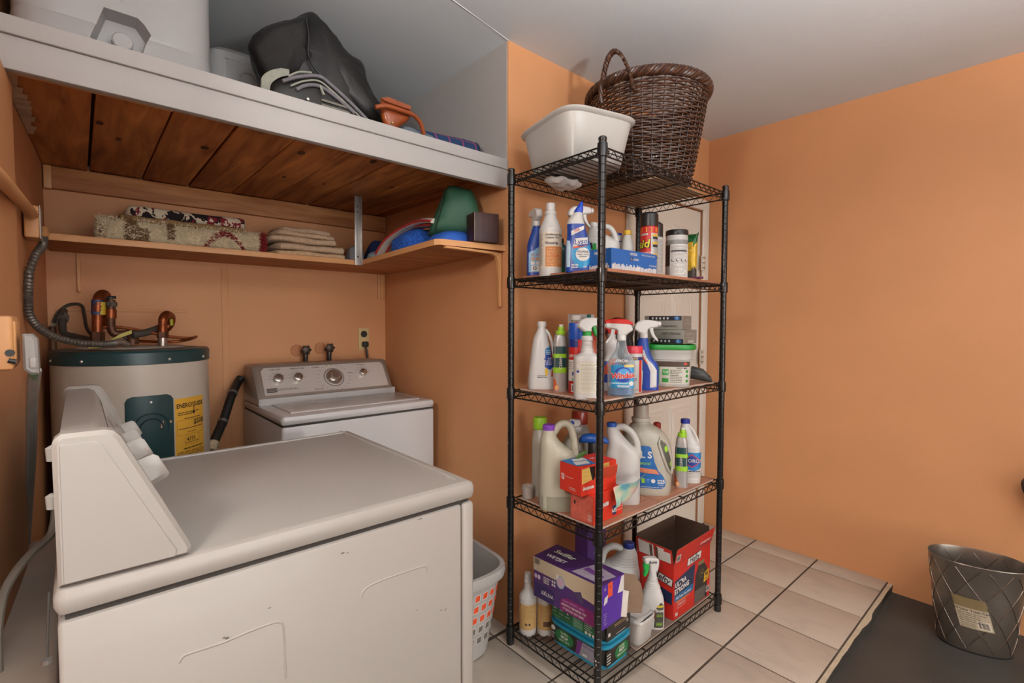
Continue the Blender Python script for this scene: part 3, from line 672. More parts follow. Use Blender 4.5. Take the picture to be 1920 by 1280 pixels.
# grey pipe leaving the wall
gp = thing('drain_pipe', 'dark grey bent pipe from the cut wall to the heater top', 'pipe', tuple(at(120, 590, y=YB)))
b = MB(); b.tube(spline(PX([(120, 583, YB-.012), (118, 592, 2.36), (117, 612, 2.33), (121, 625, 2.31), (140, 631, 2.28), (168, 637, 2.22)]), 6), .0115, GRYP, 10); part(b, 'pipe', gp)
b = MB(); b.tube(PX([(119, 592, 2.37), (118, 600, 2.35)]), .017, M('6d665c', .6, .2), 10); part(b, 'collar', gp)
tc_ = thing('thin_cable', 'thin brown cable arching over the heater', 'cable', tuple(at(140, 572, y=2.39)))
b = MB(); b.tube(spline(PX([(100, 605, YB-.008), (110, 585, YB-.008), (130, 571, YB-.01), (152, 572, 2.38), (158, 590, 2.35), (163, 615, 2.3), (176, 632, 2.25)]), 6), .0058, GRYP, 8); part(b, 'cable', tc_)
pp = thing('cut_wall_patch', 'torn pale plaster patch in the wall beside the bent grey pipe', 'wall patch', tuple(at(105, 600, y=YB)))
b = MB(); poly = [at(px, py, y=YB-.002) for px, py in ((116, 585), (122, 592), (118, 606), (104, 612), (94, 613), (98, 600), (108, 590))]
b.loft([poly, [p+Vector((0, .0018, 0)) for p in poly]], M('a39683', .8, var=.2, scale=40)); part(b, 'plaster', pp)
st = MB(); a_, c_ = at(80, 576, y=YB-.003), at(338, 584, y=YB-.003); z_ = 1.303
st.box(.04, .46, YB-.004, YB-.0005, z_-.006, z_+.006, ORANGE, .001); struct(st, 'trim_5')
st = MB(); st.box(.595, .625, YB-.0035, YB-.0005, .1, 1.50, ORANGE, .001); struct(st, 'trim_6')
rp = thing('riser_pipe', 'dark paint-dripped vertical pipe in the alcove corner behind the heater', 'pipe', (.031, 2.39, 0))
b = MB(); b.tube([(.031, 2.392, 0.0), (.031, 2.392, 1.24)], .011, M('6a4a34', .6, .2, var=.5, scale=25), 10); part(b, 'pipe', rp)
# left wall: conduit, junction box, armoured cable, dryer outlet, plug and cables
cn = thing('wall_conduit', 'orange-painted conduit pipe running along the left wall', 'pipe', (.02, 1.4, 1.5))
b = MB(); b.tube([at(-25, 312, y=.9), at(3, 338, y=1.1), at(62, 402, y=1.79)], .0125, ORP, 12); part(b, 'pipe', cn)
b = MB(); b.tube([at(57, 397, y=1.74), at(60, 400, y=1.77)], .0155, ORP, 12); part(b, 'strap', cn)
jb = thing('junction_box', 'orange-painted square junction box on the left wall', 'junction box', (.02, 1.86, 1.54))
b = MB(); b.box(-.004, .028, 1.802, 1.90, 1.495, 1.585, ORP, .004); part(b, 'box', jb)
b = MB(); b.box(.028, .0305, 1.802, 1.90, 1.493, 1.587, M('b5b0a8', .5, .3, var=.4, scale=15), .001); part(b, 'cover', jb)
ac_ = thing('armoured_cable', 'ribbed grey flexible conduit hanging from the junction box to the heater', 'cable', (.05, 1.9, 1.2))
q = spline([(.032, 1.925, 1.530), (.030, 1.915, 1.49), at(66, 480, y=1.86), at(50, 530, y=1.80), at(50, 570, y=1.78), at(64, 605, y=1.80), at(95, 628, y=1.86), at(140, 641, y=1.93), at(185, 645, y=2.0), at(215, 643, y=2.05)], 14)
q = [Vector((max(p.x, wallx(p.y)+.012), p.y, p.z)) for p in q]
b = MB(); b.tube(q, [.0098+(.0017 if i % 2 else -.0012) for i in range(len(q))], M('6d6860', .45, .6, var=.15, scale=60), 10); part(b, 'conduit', ac_)
b = MB(); b.tube([q[0]+Vector((-.002, -.015, .006)), q[4]], .013, ORP, 10); part(b, 'connector', ac_); b = MB(); b.tube(spline([at(215, 643, y=2.05), at(226, 640, y=2.06), at(238, 646, y=2.08)], 5), .0115, CHRM, 10); part(b, 'connector', ac_)
ob = thing('dryer_outlet', 'orange-painted surface outlet box on the left wall', 'outlet', (.02, 1.06, 1.22))
b = MB(); b.box(-.011, .0245, .985, 1.085, 1.180, 1.268, ORP, .006); part(b, 'box', ob)
b = MB(); b.box(-.005, .0275, .992, 1.07, 1.188, 1.260, ORP, .004); part(b, 'cover', ob)
b = MB(); b.tube([(.020, .984, 1.208), (.020, .990, 1.208)], .006, BLK, 8); b.tube([(.018, .984, 1.196), (.027, .984, 1.193)], .004, BLK, 8); part(b, 'strain_screw', ob)
pg = thing('dryer_plug', 'grey angled plug with grey cables hanging down the left wall', 'plug', (.045, 1.05, 1.2))
b = MB(); b.prism([(.0345, 1.180), (.0345, 1.238), (.046, 1.238), (.052, 1.230), (.053, 1.172), (.042, 1.172)], .985, 1.04, M('8e8a85', .5), .004); b.box(.042, .051, .982, .99, 1.182, 1.2, M('9a968f', .5), .002); part(b, 'plug', pg)
GC = M('8f8b85', .45, var=.08, scale=30)
for i in range(3):
    b = MB(); o_ = Vector((.004*i-.003, .006*i, 0)); b.tube(spline([Vector((.046, 1.01, 1.176))+o_, at(58, 760, y=1.15)+o_, at(57, 850, y=1.3)+o_, at(54, 950, y=1.5)+o_*.6, at(50, 1030, y=1.58)+o_*.5, at(48, 1085, y=1.60)], 6), .0042, GC, 8); part(b, 'cable', pg)
b = MB(); b.tube([Vector((.0455, 1.008, 1.175)), at(59, 720, y=1.1)], .0066, M('5f7a5c', .6, var=.5, scale=40), 8); part(b, 'cable_tape', pg)
cc = thing('power_cable', 'thick grey dryer power cable arching over the whitewashed ledge', 'cord', (.04, 1.1, .8))
b = MB(); b.tube(spline([(.064, 1.12, .91), at(96, 1000, y=1.10), at(60, 1035, y=1.05), at(34, 1065, y=1.02), at(12, 1100, y=1.0), at(0, 1140, y=.98), at(-6, 1200, y=.97), at(-2, 1290, y=.96)], 7), .0068, M('7e7468', .55, var=.08), 8); part(b, 'sheath', cc)

# ================================================================== laundry basket with clothes
lb = thing('laundry_basket', 'light grey plastic laundry basket between dryer and alcove wall', 'basket', (1.085, 1.435, 0), math.radians(-4))
BK = M('aaa6a1', .45, var=.03)
b = MB(); rx, ry = .245, .185
R_ = [sring(z, rx*s_, ry*s_, 4.2, n=48) for z, s_ in ((.003, .74), (.006, .80), (.05, .83), (.30, .985), (.318, 1.0), (.302, 1.045), (.296, 1.055), (.315, 1.075), (.334, 1.06), (.336, .99), (.30, .955), (.05, .805), (.012, .79), (.012, .60))]
b.loft(R_, BK); b.build('tub', lb)
bb = Body([(0, rx*.80, ry*.80, 4.2), (.05, rx*.83, ry*.83, 4.2), (.30, rx*.985, ry*.985, 4.2)], 48)
ORN = M('e2522a', .5, var=.1, scale=50); DKH = M('6b645c', .6, var=.3, scale=80)
b = MB()
for i, s0 in enumerate((.095, .13, .165, .2)):
    for j in range(5):
        z_ = .255-.043*j; x_ = s0-.004*j
        bb.patch(b, [(x_-.012, z_-.015), (x_+.012, z_-.013), (x_+.013, z_+.015), (x_-.011, z_+.013)], M('d8d4cc', .5), .0012)
        bb.patch(b, [(x_-.010, z_-.0125), (x_+.010, z_-.0105), (x_+.011, z_+.0125), (x_-.009, z_+.0105)], ORN if j < 3 else DKH, .0018)
b.build('vent_hole', lb, label='square vent holes showing orange and dark laundry')
b = MB(); b.box(rx*1.06, rx*1.082, -.04, .04, .300, .33, BK, .004); b.build('grip', lb)
cl = thing('white_laundry', 'crumpled off-white laundry heaped in the plastic basket', 'clothes', (1.06, 1.425, .2))
b = MB(); R_ = []
for k in range(9):
    a_ = k/8*PI/2; R_.append([Vector((p.x, p.y, .10+.14*math.sin(a_))) for p in sring(0, .15*max(.03, math.cos(a_)**.7), .115*max(.03, math.cos(a_)**.7), 3, n=40)])
b.loft(R_, M('c9c1b4', .85, bump=.4, bscale=40, var=.06)); jitter(b, .022, 16, 3); b.build('cloth', cl, loc=(0, 0, -.13), sharp=80)
dk = thing('dark_garment', 'navy garment stuffed in the back of the plastic basket', 'clothes', (1.225, 1.535, .275))
b = MB(); inflate([(p.x, p.z) for p in spline([Vector((x, 0, z)) for x, z in ((-.07, -.05), (.04, -.06), (.065, -.01), (.055, .06), (.035, .085), (.01, .06), (-.03, .07), (-.06, .03))], 4, True)], .07, M('272b38', .85, bump=.3, bscale=50), b); jitter(b, .018, 26, 5); b.build('cloth', dk, rz=.3, sharp=80)

# ================================================================== things on the storage deck
ZD = 1.8650
JW = M('a3a2a1', .4, var=.03, scale=5, coat=.1)
def boolcut(o, cut):
    md = o.modifiers.new('cut', 'BOOLEAN'); md.operation = 'DIFFERENCE'; md.object = cut; md.solver = 'EXACT'
    dg = bpy.context.evaluated_depsgraph_get(); dg.update(); me = bpy.data.meshes.new_from_object(o.evaluated_get(dg)); o.modifiers.clear(); o.data = me
    bpy.data.objects.remove(cut)
    me.set_sharp_from_angle(angle=math.radians(30))
tk = thing('water_tank', 'large white plastic water tank with a recessed screw cap on the storage deck', 'tank', (.205, 1.63, ZD))
b = MB(); secs = [(0, .198, .165, 5), (.006, .206, .172, 6), (.115, .206, .172, 6), (.122, .203, .169, 6), (.128, .204, .170, 6), (.42, .204, .170, 6), (.46, .195, .162, 5), (.485, .17, .14, 4)]
tbd = Body(secs, 64); tbd.mesh(b, JW); o = b.build('shell', tk)
cb = MB(); cb.loft([[Vector((x, y, z)) for x, z in pp_] for y, pp_ in ((-.30, [(-.085, .085), (-.015, .028), (.035, .028), (.085, .15), (.035, .19), (-.05, .19)]), (-.125, [(-.055, .085), (-.01, .05), (.03, .05), (.05, .13), (.03, .16), (-.03, .16)]))], JW)
ct = cb.build('recess_cutter', tk); bpy.context.view_layer.update(); boolcut(o, ct)
b = MB(); b.lathe([(.001, 0), (.018, 0), (.018, .018), (.022, .020), (.022, .040), (.019, .043), (.001, .043)], JW, 24, T=Matrix.Translation((0.0, -.13, .098)) @ Matrix.Rotation(PI/2, 4, 'X')); b.build('screw_cap', tk)
b = MB(); b.tube([(.0, -.1705, .195), (.0, -.1705, .45)], .0015, JW, 6); b.build('mould_seam', tk)
jg = thing('plastic_jug', 'low white plastic jug with an oval dimple beside the large tank', 'jug', (.545, 1.90, ZD))
b = MB(); jb_ = Body([(0, .105, .13, 5), (.008, .112, .137, 5), (.26, .112, .137, 5), (.305, .105, .13, 4), (.33, .08, .10, 3.5), (.336, .045, .06, 3)], 48); jb_.mesh(b, JW); b.build('shell', jg)
b = MB()
b.tube([jb_.surf(.02+.030*math.cos(t), .215+.035*math.sin(t), .0005) for t in [2*PI*i/24 for i in range(24)]], .0035, JW, 6, closed=True); b.build('oval_dimple', jg)
b = MB(); b.tube([jb_.surf(s_, z_, .0005) for s_, z_ in ((-.05, .1), (-.05, .28), (.07, .28), (.07, .1))], .003, JW, 6); b.build('panel_bead', jg)
# black rucksack
BLKB = M('121110', .48, var=.2, scale=25, bump=.15, bscale=260); MESHB = M('151413', .32, var=.4, scale=300, bump=.6, bscale=700); GREYF = M('6e6b70', .7, var=.12, scale=60); STRP = M('8f9184', .7, var=.1, scale=80); BLK2 = M('161513', .42, var=.2)
bg = thing('black_rucksack', 'black rucksack with grey zipped pockets slumped on the storage deck', 'bag', tuple(at(590, 200, y=1.56)))
bg.location.z = ZD
YG = 1.57
def BP(l, y=YG):
    return [(at(p[0], p[1], y=y).x, at(p[0], p[1], y=y).z) for p in l]
def bagpart(outl, y, depth, m, name, jit=.004, sub=4, fl=.6, **k):
    b = MB(); pts = [(p.x, p.z) for p in spline([Vector((x, 0, z)) for x, z in BP(outl, y)], sub, True)]
    inflate(pts, depth, m, b, 8, Matrix.Translation((0, y, 0)), fl)
    for i, p in enumerate(b.v): b.v[i] = Vector((p.x, p.y, max(p.z, ZD+.002)))
    jitter(b, jit, 14, len(outl)); jitter(b, jit*.45, 38, len(outl)+3)
    for i, p in enumerate(b.v): b.v[i] = Vector((p.x, p.y, max(p.z, ZD+.001)))
    return part(b, name, bg, sharp=60, **k)
bagpart([(470, 100), (476, 66), (500, 52), (545, 40), (570, 30), (590, 45), (615, 80), (650, 115), (672, 130), (680, 160), (700, 200), (724, 240), (700, 262), (600, 240), (540, 225), (500, 200), (482, 140)], 1.60, .24, BLKB, 'main_compartment', .007)
bagpart([(471, 105), (475, 70), (500, 54), (545, 42), (572, 33), (580, 60), (578, 100), (590, 130), (560, 150), (520, 160), (495, 150)], 1.535, .13, MESHB, 'mesh_side', .010, label='shiny black mesh side panel')
bagpart([(578, 36), (612, 80), (672, 131), (680, 165), (722, 238), (690, 232), (640, 190), (585, 125), (576, 80)], 1.525, .09, BLK2, 'front_panel', .004)
bagpart([(505, 162), (530, 146), (580, 140), (605, 145), (640, 180), (690, 228), (700, 240), (640, 240), (560, 215), (510, 190)], 1.475, .07, M('1e1d1b', .5, var=.2), 'front_pocket', .003)
for i, (pl, m_) in enumerate((([(530, 152), (560, 144), (598, 143), (622, 160), (660, 195), (690, 226)], GREYF), ([(545, 161), (570, 152), (598, 152), (622, 170), (655, 200), (680, 224)], STRP), ([(556, 168), (575, 160), (600, 162), (630, 182), (665, 212)], GREYF), ([(541, 143), (560, 135), (584, 136)], STRP), ([(520, 178), (545, 196), (570, 210), (610, 215), (655, 222)], STRP))):
    b = MB(); b.tube(spline([at(*p, y=1.435) for p in pl], 6), .0055 if m_ is GREYF else .003, m_, 8); part(b, 'pocket_seam', bg)
b = MB(); q = [at(600, 160, y=1.428), at(607, 178, y=1.425)]; b.tube(q, .004, STRP, 4); part(b, 'zip_pull', bg)
b = MB(); q = spline([at(497, 170, y=1.45), at(500, 150, y=1.44), at(515, 138, y=1.44), at(535, 133, y=1.445)], 5); b.loft([[p+Vector((-.012, 0, -.012)), p+Vector((.012, 0, -.008)), p+Vector((.012, .003, .010)), p+Vector((-.012, .003, .006))] for p in q], STRP); part(b, 'shoulder_strap', bg)
b = MB(); b.lathe([(.001, 0), (.005, 0), (.004, .003), (.001, .003)], CHR, 10, T=Matrix.Translation(at(577, 186, y=1.432)) @ Matrix.Rotation(PI/2, 4, 'X')); part(b, 'rivet', bg)
for zz in (205, 214):
    b = MB(); b.tube([at(603, zz-18, y=1.436), at(655, zz-2, y=1.436)], .0035, M('7e7b70', .6), 6); part(b, 'webbing', bg)
b = MB(); b.tube(spline([at(574, 35, y=1.47), at(579, 70, y=1.465), at(578, 100, y=1.465), at(590, 128, y=1.46), at(625, 165, y=1.46), at(668, 205, y=1.46)], 6), .0035, BLKB, 6); part(b, 'piping', bg)
# brown leather pouch
LEA = M('8f4318', .38, var=.15, scale=18, bump=.1, coat=.2)
lp = thing('leather_pouch', 'brown leather pouch with a tubular strap between rucksack and plaid roll', 'bag', tuple(at(742, 235, y=1.43))); lp.location.z = ZD
b = MB(); pts = [(p.x, p.z) for p in spline([Vector((x, 0, z)) for x, z in BP([(716, 184), (740, 188), (768, 202), (768, 222), (752, 236), (735, 246), (722, 236), (714, 210)], 1.425)], 4, True)]
inflate(pts, .04, LEA, b, 6, Matrix.Translation((0, 1.425, 0)), .45); part(b, 'body', lp, sharp=60)
b = MB(); pts = BP([(713, 184), (728, 182), (770, 199), (769, 206), (750, 200), (722, 190)], 1.40); b.prism(pts, 1.397, 1.403, LEA, .001); part(b, 'flap', lp)
b = MB(); b.tube(spline([at(704, 201, y=1.395), at(725, 199, y=1.390), at(755, 208, y=1.390), at(775, 216, y=1.395), at(788, 230, y=1.40), at(795, 252, y=1.41)], 6), .0075, LEA, 10); part(b, 'strap', lp)
b = MB(); b.lathe([(.001, 0), (.005, 0), (.004, .003), (.001, .003)], M('b59a5a', .3, .8), 10, T=Matrix.Translation(at(735, 230, y=1.404)) @ Matrix.Rotation(PI/2, 4, 'X')); part(b, 'stud', lp)
def plaid(nt, b):
    N = nt.nodes; L = nt.links; tc = N.new('ShaderNodeTexCoord'); sp = N.new('ShaderNodeSeparateXYZ'); L.new(tc.outputs['Object'], sp.inputs[0]); last = None
    for ax, fr in (('X', 16.), ('Z', 26.)):
        m1 = N.new('ShaderNodeMath'); m1.operation = 'MULTIPLY'; m1.inputs[1].default_value = fr; L.new(sp.outputs[ax], m1.inputs[0])
        m2 = N.new('ShaderNodeMath'); m2.operation = 'FRACT'; L.new(m1.outputs[0], m2.inputs[0])
        m3 = N.new('ShaderNodeMath'); m3.operation = 'LESS_THAN'; m3.inputs[1].default_value = .10; L.new(m2.outputs[0], m3.inputs[0])
        if last is None: last = m3
        else:
            m4 = N.new('ShaderNodeMath'); m4.operation = 'MAXIMUM'; L.new(last.outputs[0], m4.inputs[0]); L.new(m3.outputs[0], m4.inputs[1]); last = m4
    mx = N.new('ShaderNodeMixRGB'); L.new(last.outputs[0], mx.inputs[0]); mx.inputs[1].default_value = (*lin('17375e'), 1); mx.inputs[2].default_value = (*lin('8a3a66'), 1)
    L.new(mx.outputs[0], b.inputs['Base Color']); b.inputs['Roughness'].default_value = .6
PLAID = ramp_mat('plaid_cloth', plaid)
pl_ = thing('plaid_roll', 'navy and magenta plaid fabric roll at the end of the storage deck', 'fabric roll', (1.2, 1.50, ZD))
b = MB(); q = [(1.03, 1.50), (1.10, 1.50), (1.18, 1.51), (1.28, 1.51), (1.345, 1.51)]; rr_ = [(.03, .052), (.038, .058), (.042, .062), (.044, .066), (.042, .066)]
b.loft([[Vector((x, y+r1*math.cos(t), ZD+r2+r2*math.sin(t))) for t in [2*PI*i/20 for i in range(20)]] for (x, y), (r1, r2) in zip(q, rr_)], PLAID); part(b, 'fabric', pl_)
b = MB(); b.loft([[Vector((1.345+dx, 1.51+.042*s_*math.cos(t), ZD+.066+.066*s_*math.sin(t))) for t in [2*PI*i/20 for i in range(20)]] for dx, s_ in ((-.002, 1.02), (.006, 1.02), (.008, .9), (.008, .1))], M('17263e', .6)); part(b, 'end_binding', pl_)
gs = thing('grey_cloth', 'slate grey cloth under the leather pouch strap', 'cloth', (1.07, 1.43, ZD))
b = MB(); pts = BP([(750, 262), (752, 240), (765, 238), (785, 248), (810, 256), (825, 276)], 1.435); inflate([(p.x, p.z) for p in spline([Vector((x, 0, max(z, ZD+.002))) for x, z in pts], 3, True)], .035, M('5b6670', .8, bump=.2), b, 5, Matrix.Translation((0, 1.435, 0))); part(b, 'cloth', gs, sharp=70)
# ================================================================== things on the L-shaped shelf
ZL = ZS1+.0005
def slab(mb, x0, x1, yz, m, n=26, amp=.004, fr=18, seed=1, ends=.02):
    """bolster along x: yz is a closed cross-section of (y,z) points; ends close roundly"""
    cy = sum(p[0] for p in yz)/len(yz); cz = sum(p[1] for p in yz)/len(yz); R_ = []
    for i in range(n+1):
        t = i/n; x = x0+(x1-x0)*t; d_ = min(t, 1-t)*(x1-x0); s_ = 1. if d_ > ends else max(.25, math.sqrt(max(0, 1-(1-d_/ends)**2)))
        R_.append([Vector((x, cy+(y-cy)*s_, cz+(z-cz)*s_)) for y, z in yz])
    k = MB(); k.loft(R_, m); zmin = min(p.z for p in k.v); jitter(k, amp, fr, seed)
    k.v = [Vector((p.x, p.y, max(p.z, zmin))) for p in k.v]
    j = mb.idx(m); base = len(mb.v); mb.v += k.v
    for f in k.f: mb.f.append([base+i for i in f]); mb.mi.append(j)
def rrect(y0, y1, z0, z1, r, n=5):
    P = []
    for cy, cz, a0 in ((y1-r, z0+r, -90), (y1-r, z1-r, 0), (y0+r, z1-r, 90), (y0+r, z0+r, 180)):
        for i in range(n): t = math.radians(a0+90*i/(n-1)); P.append((cy+r*math.cos(t), cz+r*math.sin(t)))
    return P
CRM = M('d6c4a4', .95, var=.15, scale=60); BRN = M('7a5838', .95, var=.2, scale=60); RED = M('8a2426', .95, var=.2, scale=60); BACK = M('96784f', .95, var=.35, scale=220, bump=.8, bscale=400)
sr = thing('shag_rug', 'thick cream shag rug with brown and dark red figures rolled on the thin shelf', 'rug', (.43, 2.19, ZL))
b = MB(); slab(b, .165, .70, rrect(2.095, 2.315, ZL, ZL+.078, .034), CRM, 40, .004, 25, 2, .03); part(b, 'pile_base', sr, sharp=70)
b = MB(); slab(b, .215, .63, rrect(2.10, 2.30, ZL+.072, ZL+.094, .010), BACK, 40, .003, 25, 4, .01); part(b, 'backing', sr, sharp=70, label='folded-over brown woven backing')
b = MB(); r_ = random.Random(5)
def zone(x, z):
    h = z-ZL
    if .235 < x < .265+.04*(.08-h)/.08 or (.28 < x < .305 and h < .05) or (.36 < x < .385 and h > .02): return BRN
    xc = (x-.55)/.075; arc = .065*(1-xc*xc)
    if abs(xc) < 1.15 and abs(h-arc+.006) < .011: return RED
    if .675 < x: return RED
    return CRM
for i in range(7500):
    x = r_.uniform(.162, .704); t = r_.uniform(-1.9, 1.5); h = .039+.039*math.sin(t); y = 2.128-.035*math.cos(t) if h < .074 else r_.uniform(2.08, 2.2)
    p = Vector((x, y, ZL+max(.003, h))); L_ = r_.uniform(.010, .020); dr_ = Vector((r_.uniform(-.7, .7), -math.cos(t)-.15, math.sin(t)*.5+r_.uniform(-.5, .3))).normalized()
    e_ = p+dr_*L_; e_.z = max(e_.z, ZL+.002); s_ = Vector((r_.uniform(-1, 1), r_.uniform(-.4, .4), r_.uniform(-1, 1))).normalized()*.0019
    s2 = dr_.cross(s_).normalized()*.0016
    b.add([p-s_, p+s_, p+s2, e_], [(0, 1, 3), (1, 2, 3), (2, 0, 3)], zone(p.x, p.z))
# loose tufts round both rounded ends
for i in range(1500):
    side = r_.choice((0, 1)); a_ = r_.uniform(0, 2*PI); rad_ = math.sqrt(r_.random())*.037; y = 2.17+r_.uniform(-.06, .06); x = .166 if side == 0 else .70
    p = Vector((x, y, ZL+.039+rad_*math.sin(a_))); dr_ = Vector((-1 if side == 0 else 1, r_.uniform(-.9, .3), r_.uniform(-.6, .6))).normalized(); e_ = p+dr_*r_.uniform(.008, .016); e_.z = max(e_.z, ZL+.002)
    s_ = Vector((0, r_.uniform(-1, 1), r_.uniform(-1, 1))).normalized()*.0019
    b.add([p-s_, p+s_, e_], [(0, 1, 2)], zone(p.x, p.z))
part(b, 'pile', sr, kind='stuff', sharp=180)
def rugpat(nt, b):
    N = nt.nodes; L = nt.links; tc = N.new('ShaderNodeTexCoord')
    def vor(scale, off, thr, feat='F1'):
        mp = N.new('ShaderNodeMapping'); mp.inputs['Location'].default_value = off; mp.inputs['Scale'].default_value = (scale, scale*.8, scale); L.new(tc.outputs['Object'], mp.inputs[0])
        nz = N.new('ShaderNodeTexNoise'); nz.inputs['Scale'].default_value = 3.; L.new(mp.outputs[0], nz.inputs['Vector'])
        ad = N.new('ShaderNodeVectorMath'); ad.operation = 'ADD'; L.new(mp.outputs[0], ad.inputs[0]); L.new(nz.outputs['Color'], ad.inputs[1])
        v = N.new('ShaderNodeTexVoronoi'); v.inputs['Scale'].default_value = 1.; L.new(ad.outputs[0], v.inputs['Vector'])
        t = N.new('ShaderNodeMath'); t.operation = 'LESS_THAN'; t.inputs[1].default_value = thr; L.new(v.outputs['Distance'], t.inputs[0]); return t
    a = vor(17., (0, 0, 0), .47); c = vor(19., (3, 1, 5), .38); d_ = vor(19., (3, 1, 5), .19)
    m1 = N.new('ShaderNodeMixRGB'); m1.inputs[1].default_value = (*lin('d8cab0'), 1); m1.inputs[2].default_value = (*lin('241a1e'), 1); L.new(a.outputs[0], m1.inputs[0])
    m2 = N.new('ShaderNodeMixRGB'); m2.inputs[2].default_value = (*lin('862430'), 1); L.new(m1.outputs[0], m2.inputs[1]); L.new(c.outputs[0], m2.inputs[0])
    m3 = N.new('ShaderNodeMixRGB'); m3.inputs[2].default_value = (*lin('dccdb2'), 1); L.new(m2.outputs[0], m3.inputs[1]); L.new(d_.outputs[0], m3.inputs[0])
    L.new(m3.outputs[0], b.inputs['Base Color']); b.inputs['Roughness'].default_value = .95
RUGP = ramp_mat('rug_pattern', rugpat)
pr = thing('patterned_rug', 'cream floral rug with black and dark red figures folded behind the shag rug', 'rug', (.46, 2.3, ZL))
b = MB(); slab(b, .245, .665, rrect(2.225, 2.37, ZL+.102, ZL+.156, .022), RUGP, 36, .003, 14, 6, .02); part(b, 'upper_fold', pr, sharp=70)
b = MB(); slab(b, .25, .66, rrect(2.335, 2.385, ZL, ZL+.11, .02), RUGP, 36, .003, 14, 8, .02); part(b, 'hanging_fold', pr, sharp=70)
TW = M('cbb093', .95, var=.14, scale=90, bump=.9, bscale=260); TW2 = M('d0ae88', .95, var=.14, scale=90, bump=.9, bscale=260); TW3 = M('a89a88', .95, var=.12, scale=90, bump=.8, bscale=260)
for nm, lab, x0, x1, zb, lay, m_ in (('folded_towel', 'lower tan terry towel folded flat beside the shag rug', .725, 1.068, 0, ((.026, 0), (.030, .004)), TW2), ('folded_towel', 'upper taupe terry towel folded on the lower tan towel', .700, 1.040, .058, ((.026, .0), (.020, -.006), (.024, .01)), TW)):
    th = thing(nm, lab, 'towel', ((x0+x1)/2, 2.2, ZL+zb), 0, 'folded towels on the thin shelf'); z = ZL+zb
    for k, (h_, sh) in enumerate(lay):
        b = MB(); slab(b, x0+RN.uniform(0, .02)+(.03*k if zb else 0), x1-RN.uniform(0, .02)-(.012*k if zb else 0), rrect(2.105+sh*2, 2.36, z, z+h_, h_*.46), m_ if k != 1 else TW, 34, .009, 11, k*3+int(zb*100), .03); part(b, 'fold', th, sharp=70); z += h_
th = thing('grey_towel', 'dull grey towel tucked between shag rug and tan towels', 'towel', (.70, 2.3, ZL))
b = MB(); slab(b, .712, .80, rrect(2.37, 2.405, ZL, ZL+.10, .016), TW3, 14, .004, 22, 9, .03); part(b, 'fold', th, sharp=70)
# cloths heaped on the return of the shelf
def heap(name, lab, cat, cx, cy, rx, ry, h, m, seed, amp=.018, fr=16, zb=0., e=2.6, group=None, rz=0., flat=.55):
    zz = ZL+rise(cy-ry)+zb
    th = thing(name, lab, cat, (cx, cy, zz), rz, group); b = MB(); R_ = [sring(0.0, rx*.97, ry*.97, e, n=40)]
    for k in range(10):
        a_ = k/9*PI/2; s_ = max(.03, math.cos(a_)**flat); R_.append(sring(.004+h*math.sin(a_), rx*s_, ry*s_, e, n=40))
    b.loft(R_, m); jitter(b, amp, fr, seed); b.v = [Vector((p.x, p.y, max(p.z, .0))) for p in b.v]; b.build('cloth', th, sharp=75); return th
heap('pale_blue_cloth', 'pale blue cloth spilling beside the aluminium strap', 'cloth', 1.185, 1.995, .07, .07, .035, M('8fa3b3', .85, bump=.3), 1, .010)
heap('white_blue_rag', 'small white and pale blue rag behind the aluminium strap', 'cloth', 1.155, 2.24, .05, .06, .085, M('a9b4bb', .85, bump=.3), 2, .016, 26)
heap('grey_rag', 'grey rag lying over the pale blue cloth', 'cloth', 1.205, 1.945, .05, .06, .022, M('857d71', .9, bump=.3), 3, .009, 24, zb=.040)
heap('royal_blue_cloth', 'bunched royal blue cloth at the shelf corner', 'cloth', 1.255, 2.14, .09, .07, .10, M('1f3566', .85, bump=.3), 4, .020, 18)
heap('navy_sock', 'small dark navy sock on the grey rag', 'sock', 1.275, 1.985, .05, .032, .05, M('3a3d42', .9), 7, .008, 30, zb=.03)
heap('lime_sponge', 'small lime green sponge among the rags', 'sponge', 1.222, 1.985, .020, .016, .014, M('a8b52c', .8), 8, .002, 60, zb=.070)
bt = heap('beach_towel', 'textured bright blue beach towel under the red-edged striped towel', 'towel', 1.255, 1.775, .125, .125, .098, M('2058b4', .9, var=.5, scale=120, bump=.9, bscale=220), 5, .010, 22)
sx = thing('striped_towel', 'grey and white towel with red edging draped over the blue beach towel', 'towel', (1.24, 1.7, ZL))
WT = M('b9b2a8', .9, bump=.4); GT = M('7c7770', .9, bump=.4); RT_ = M('a02822', .85)
for k, off in enumerate((0., .040)):
    q = spline([(1.135+off, 1.93-off*.5, ZL+.012+rise(1.9)), (1.145+off, 1.87, ZL+.068), (1.165+off*.8, 1.79, ZL+.105+.006*k), (1.175+off*.7, 1.69, ZL+.122-.006*k), (1.18+off*.7, 1.61, ZL+.122-.012*k), (1.185+off*.7, 1.55, ZL+.112-.01*k)], 6)
    b = MB(); b.loft([[p+Vector((dx, 0, dz)) for dx, dz in ((-.022, -.006), (-.022, .005), (-.006, .014), (.012, .008), (.012, -.006))] for p in q], WT if k == 0 else GT); b.tube([p+Vector((-.023, 0, .001)) for p in q], .0058, RT_, 6); b.tube([p+Vector((.008, 0, .010)) for p in q], .005, RT_ if k else GT, 6); part(b, 'stripe_fold', sx, sharp=60)
ga = heap('blue_bag_strap', 'bright blue piped cloth ring under the green bag', 'cloth', 1.272, 1.535, .118, .085, .052, M('2257b0', .7, bump=.2), 6, .006, 18, zb=0)
gb = thing('green_bag', 'dark green soft bag standing at the outer end of the thin shelf', 'bag', (1.285, 1.545, ZL+.062), face_cam(1.285, 1.545))
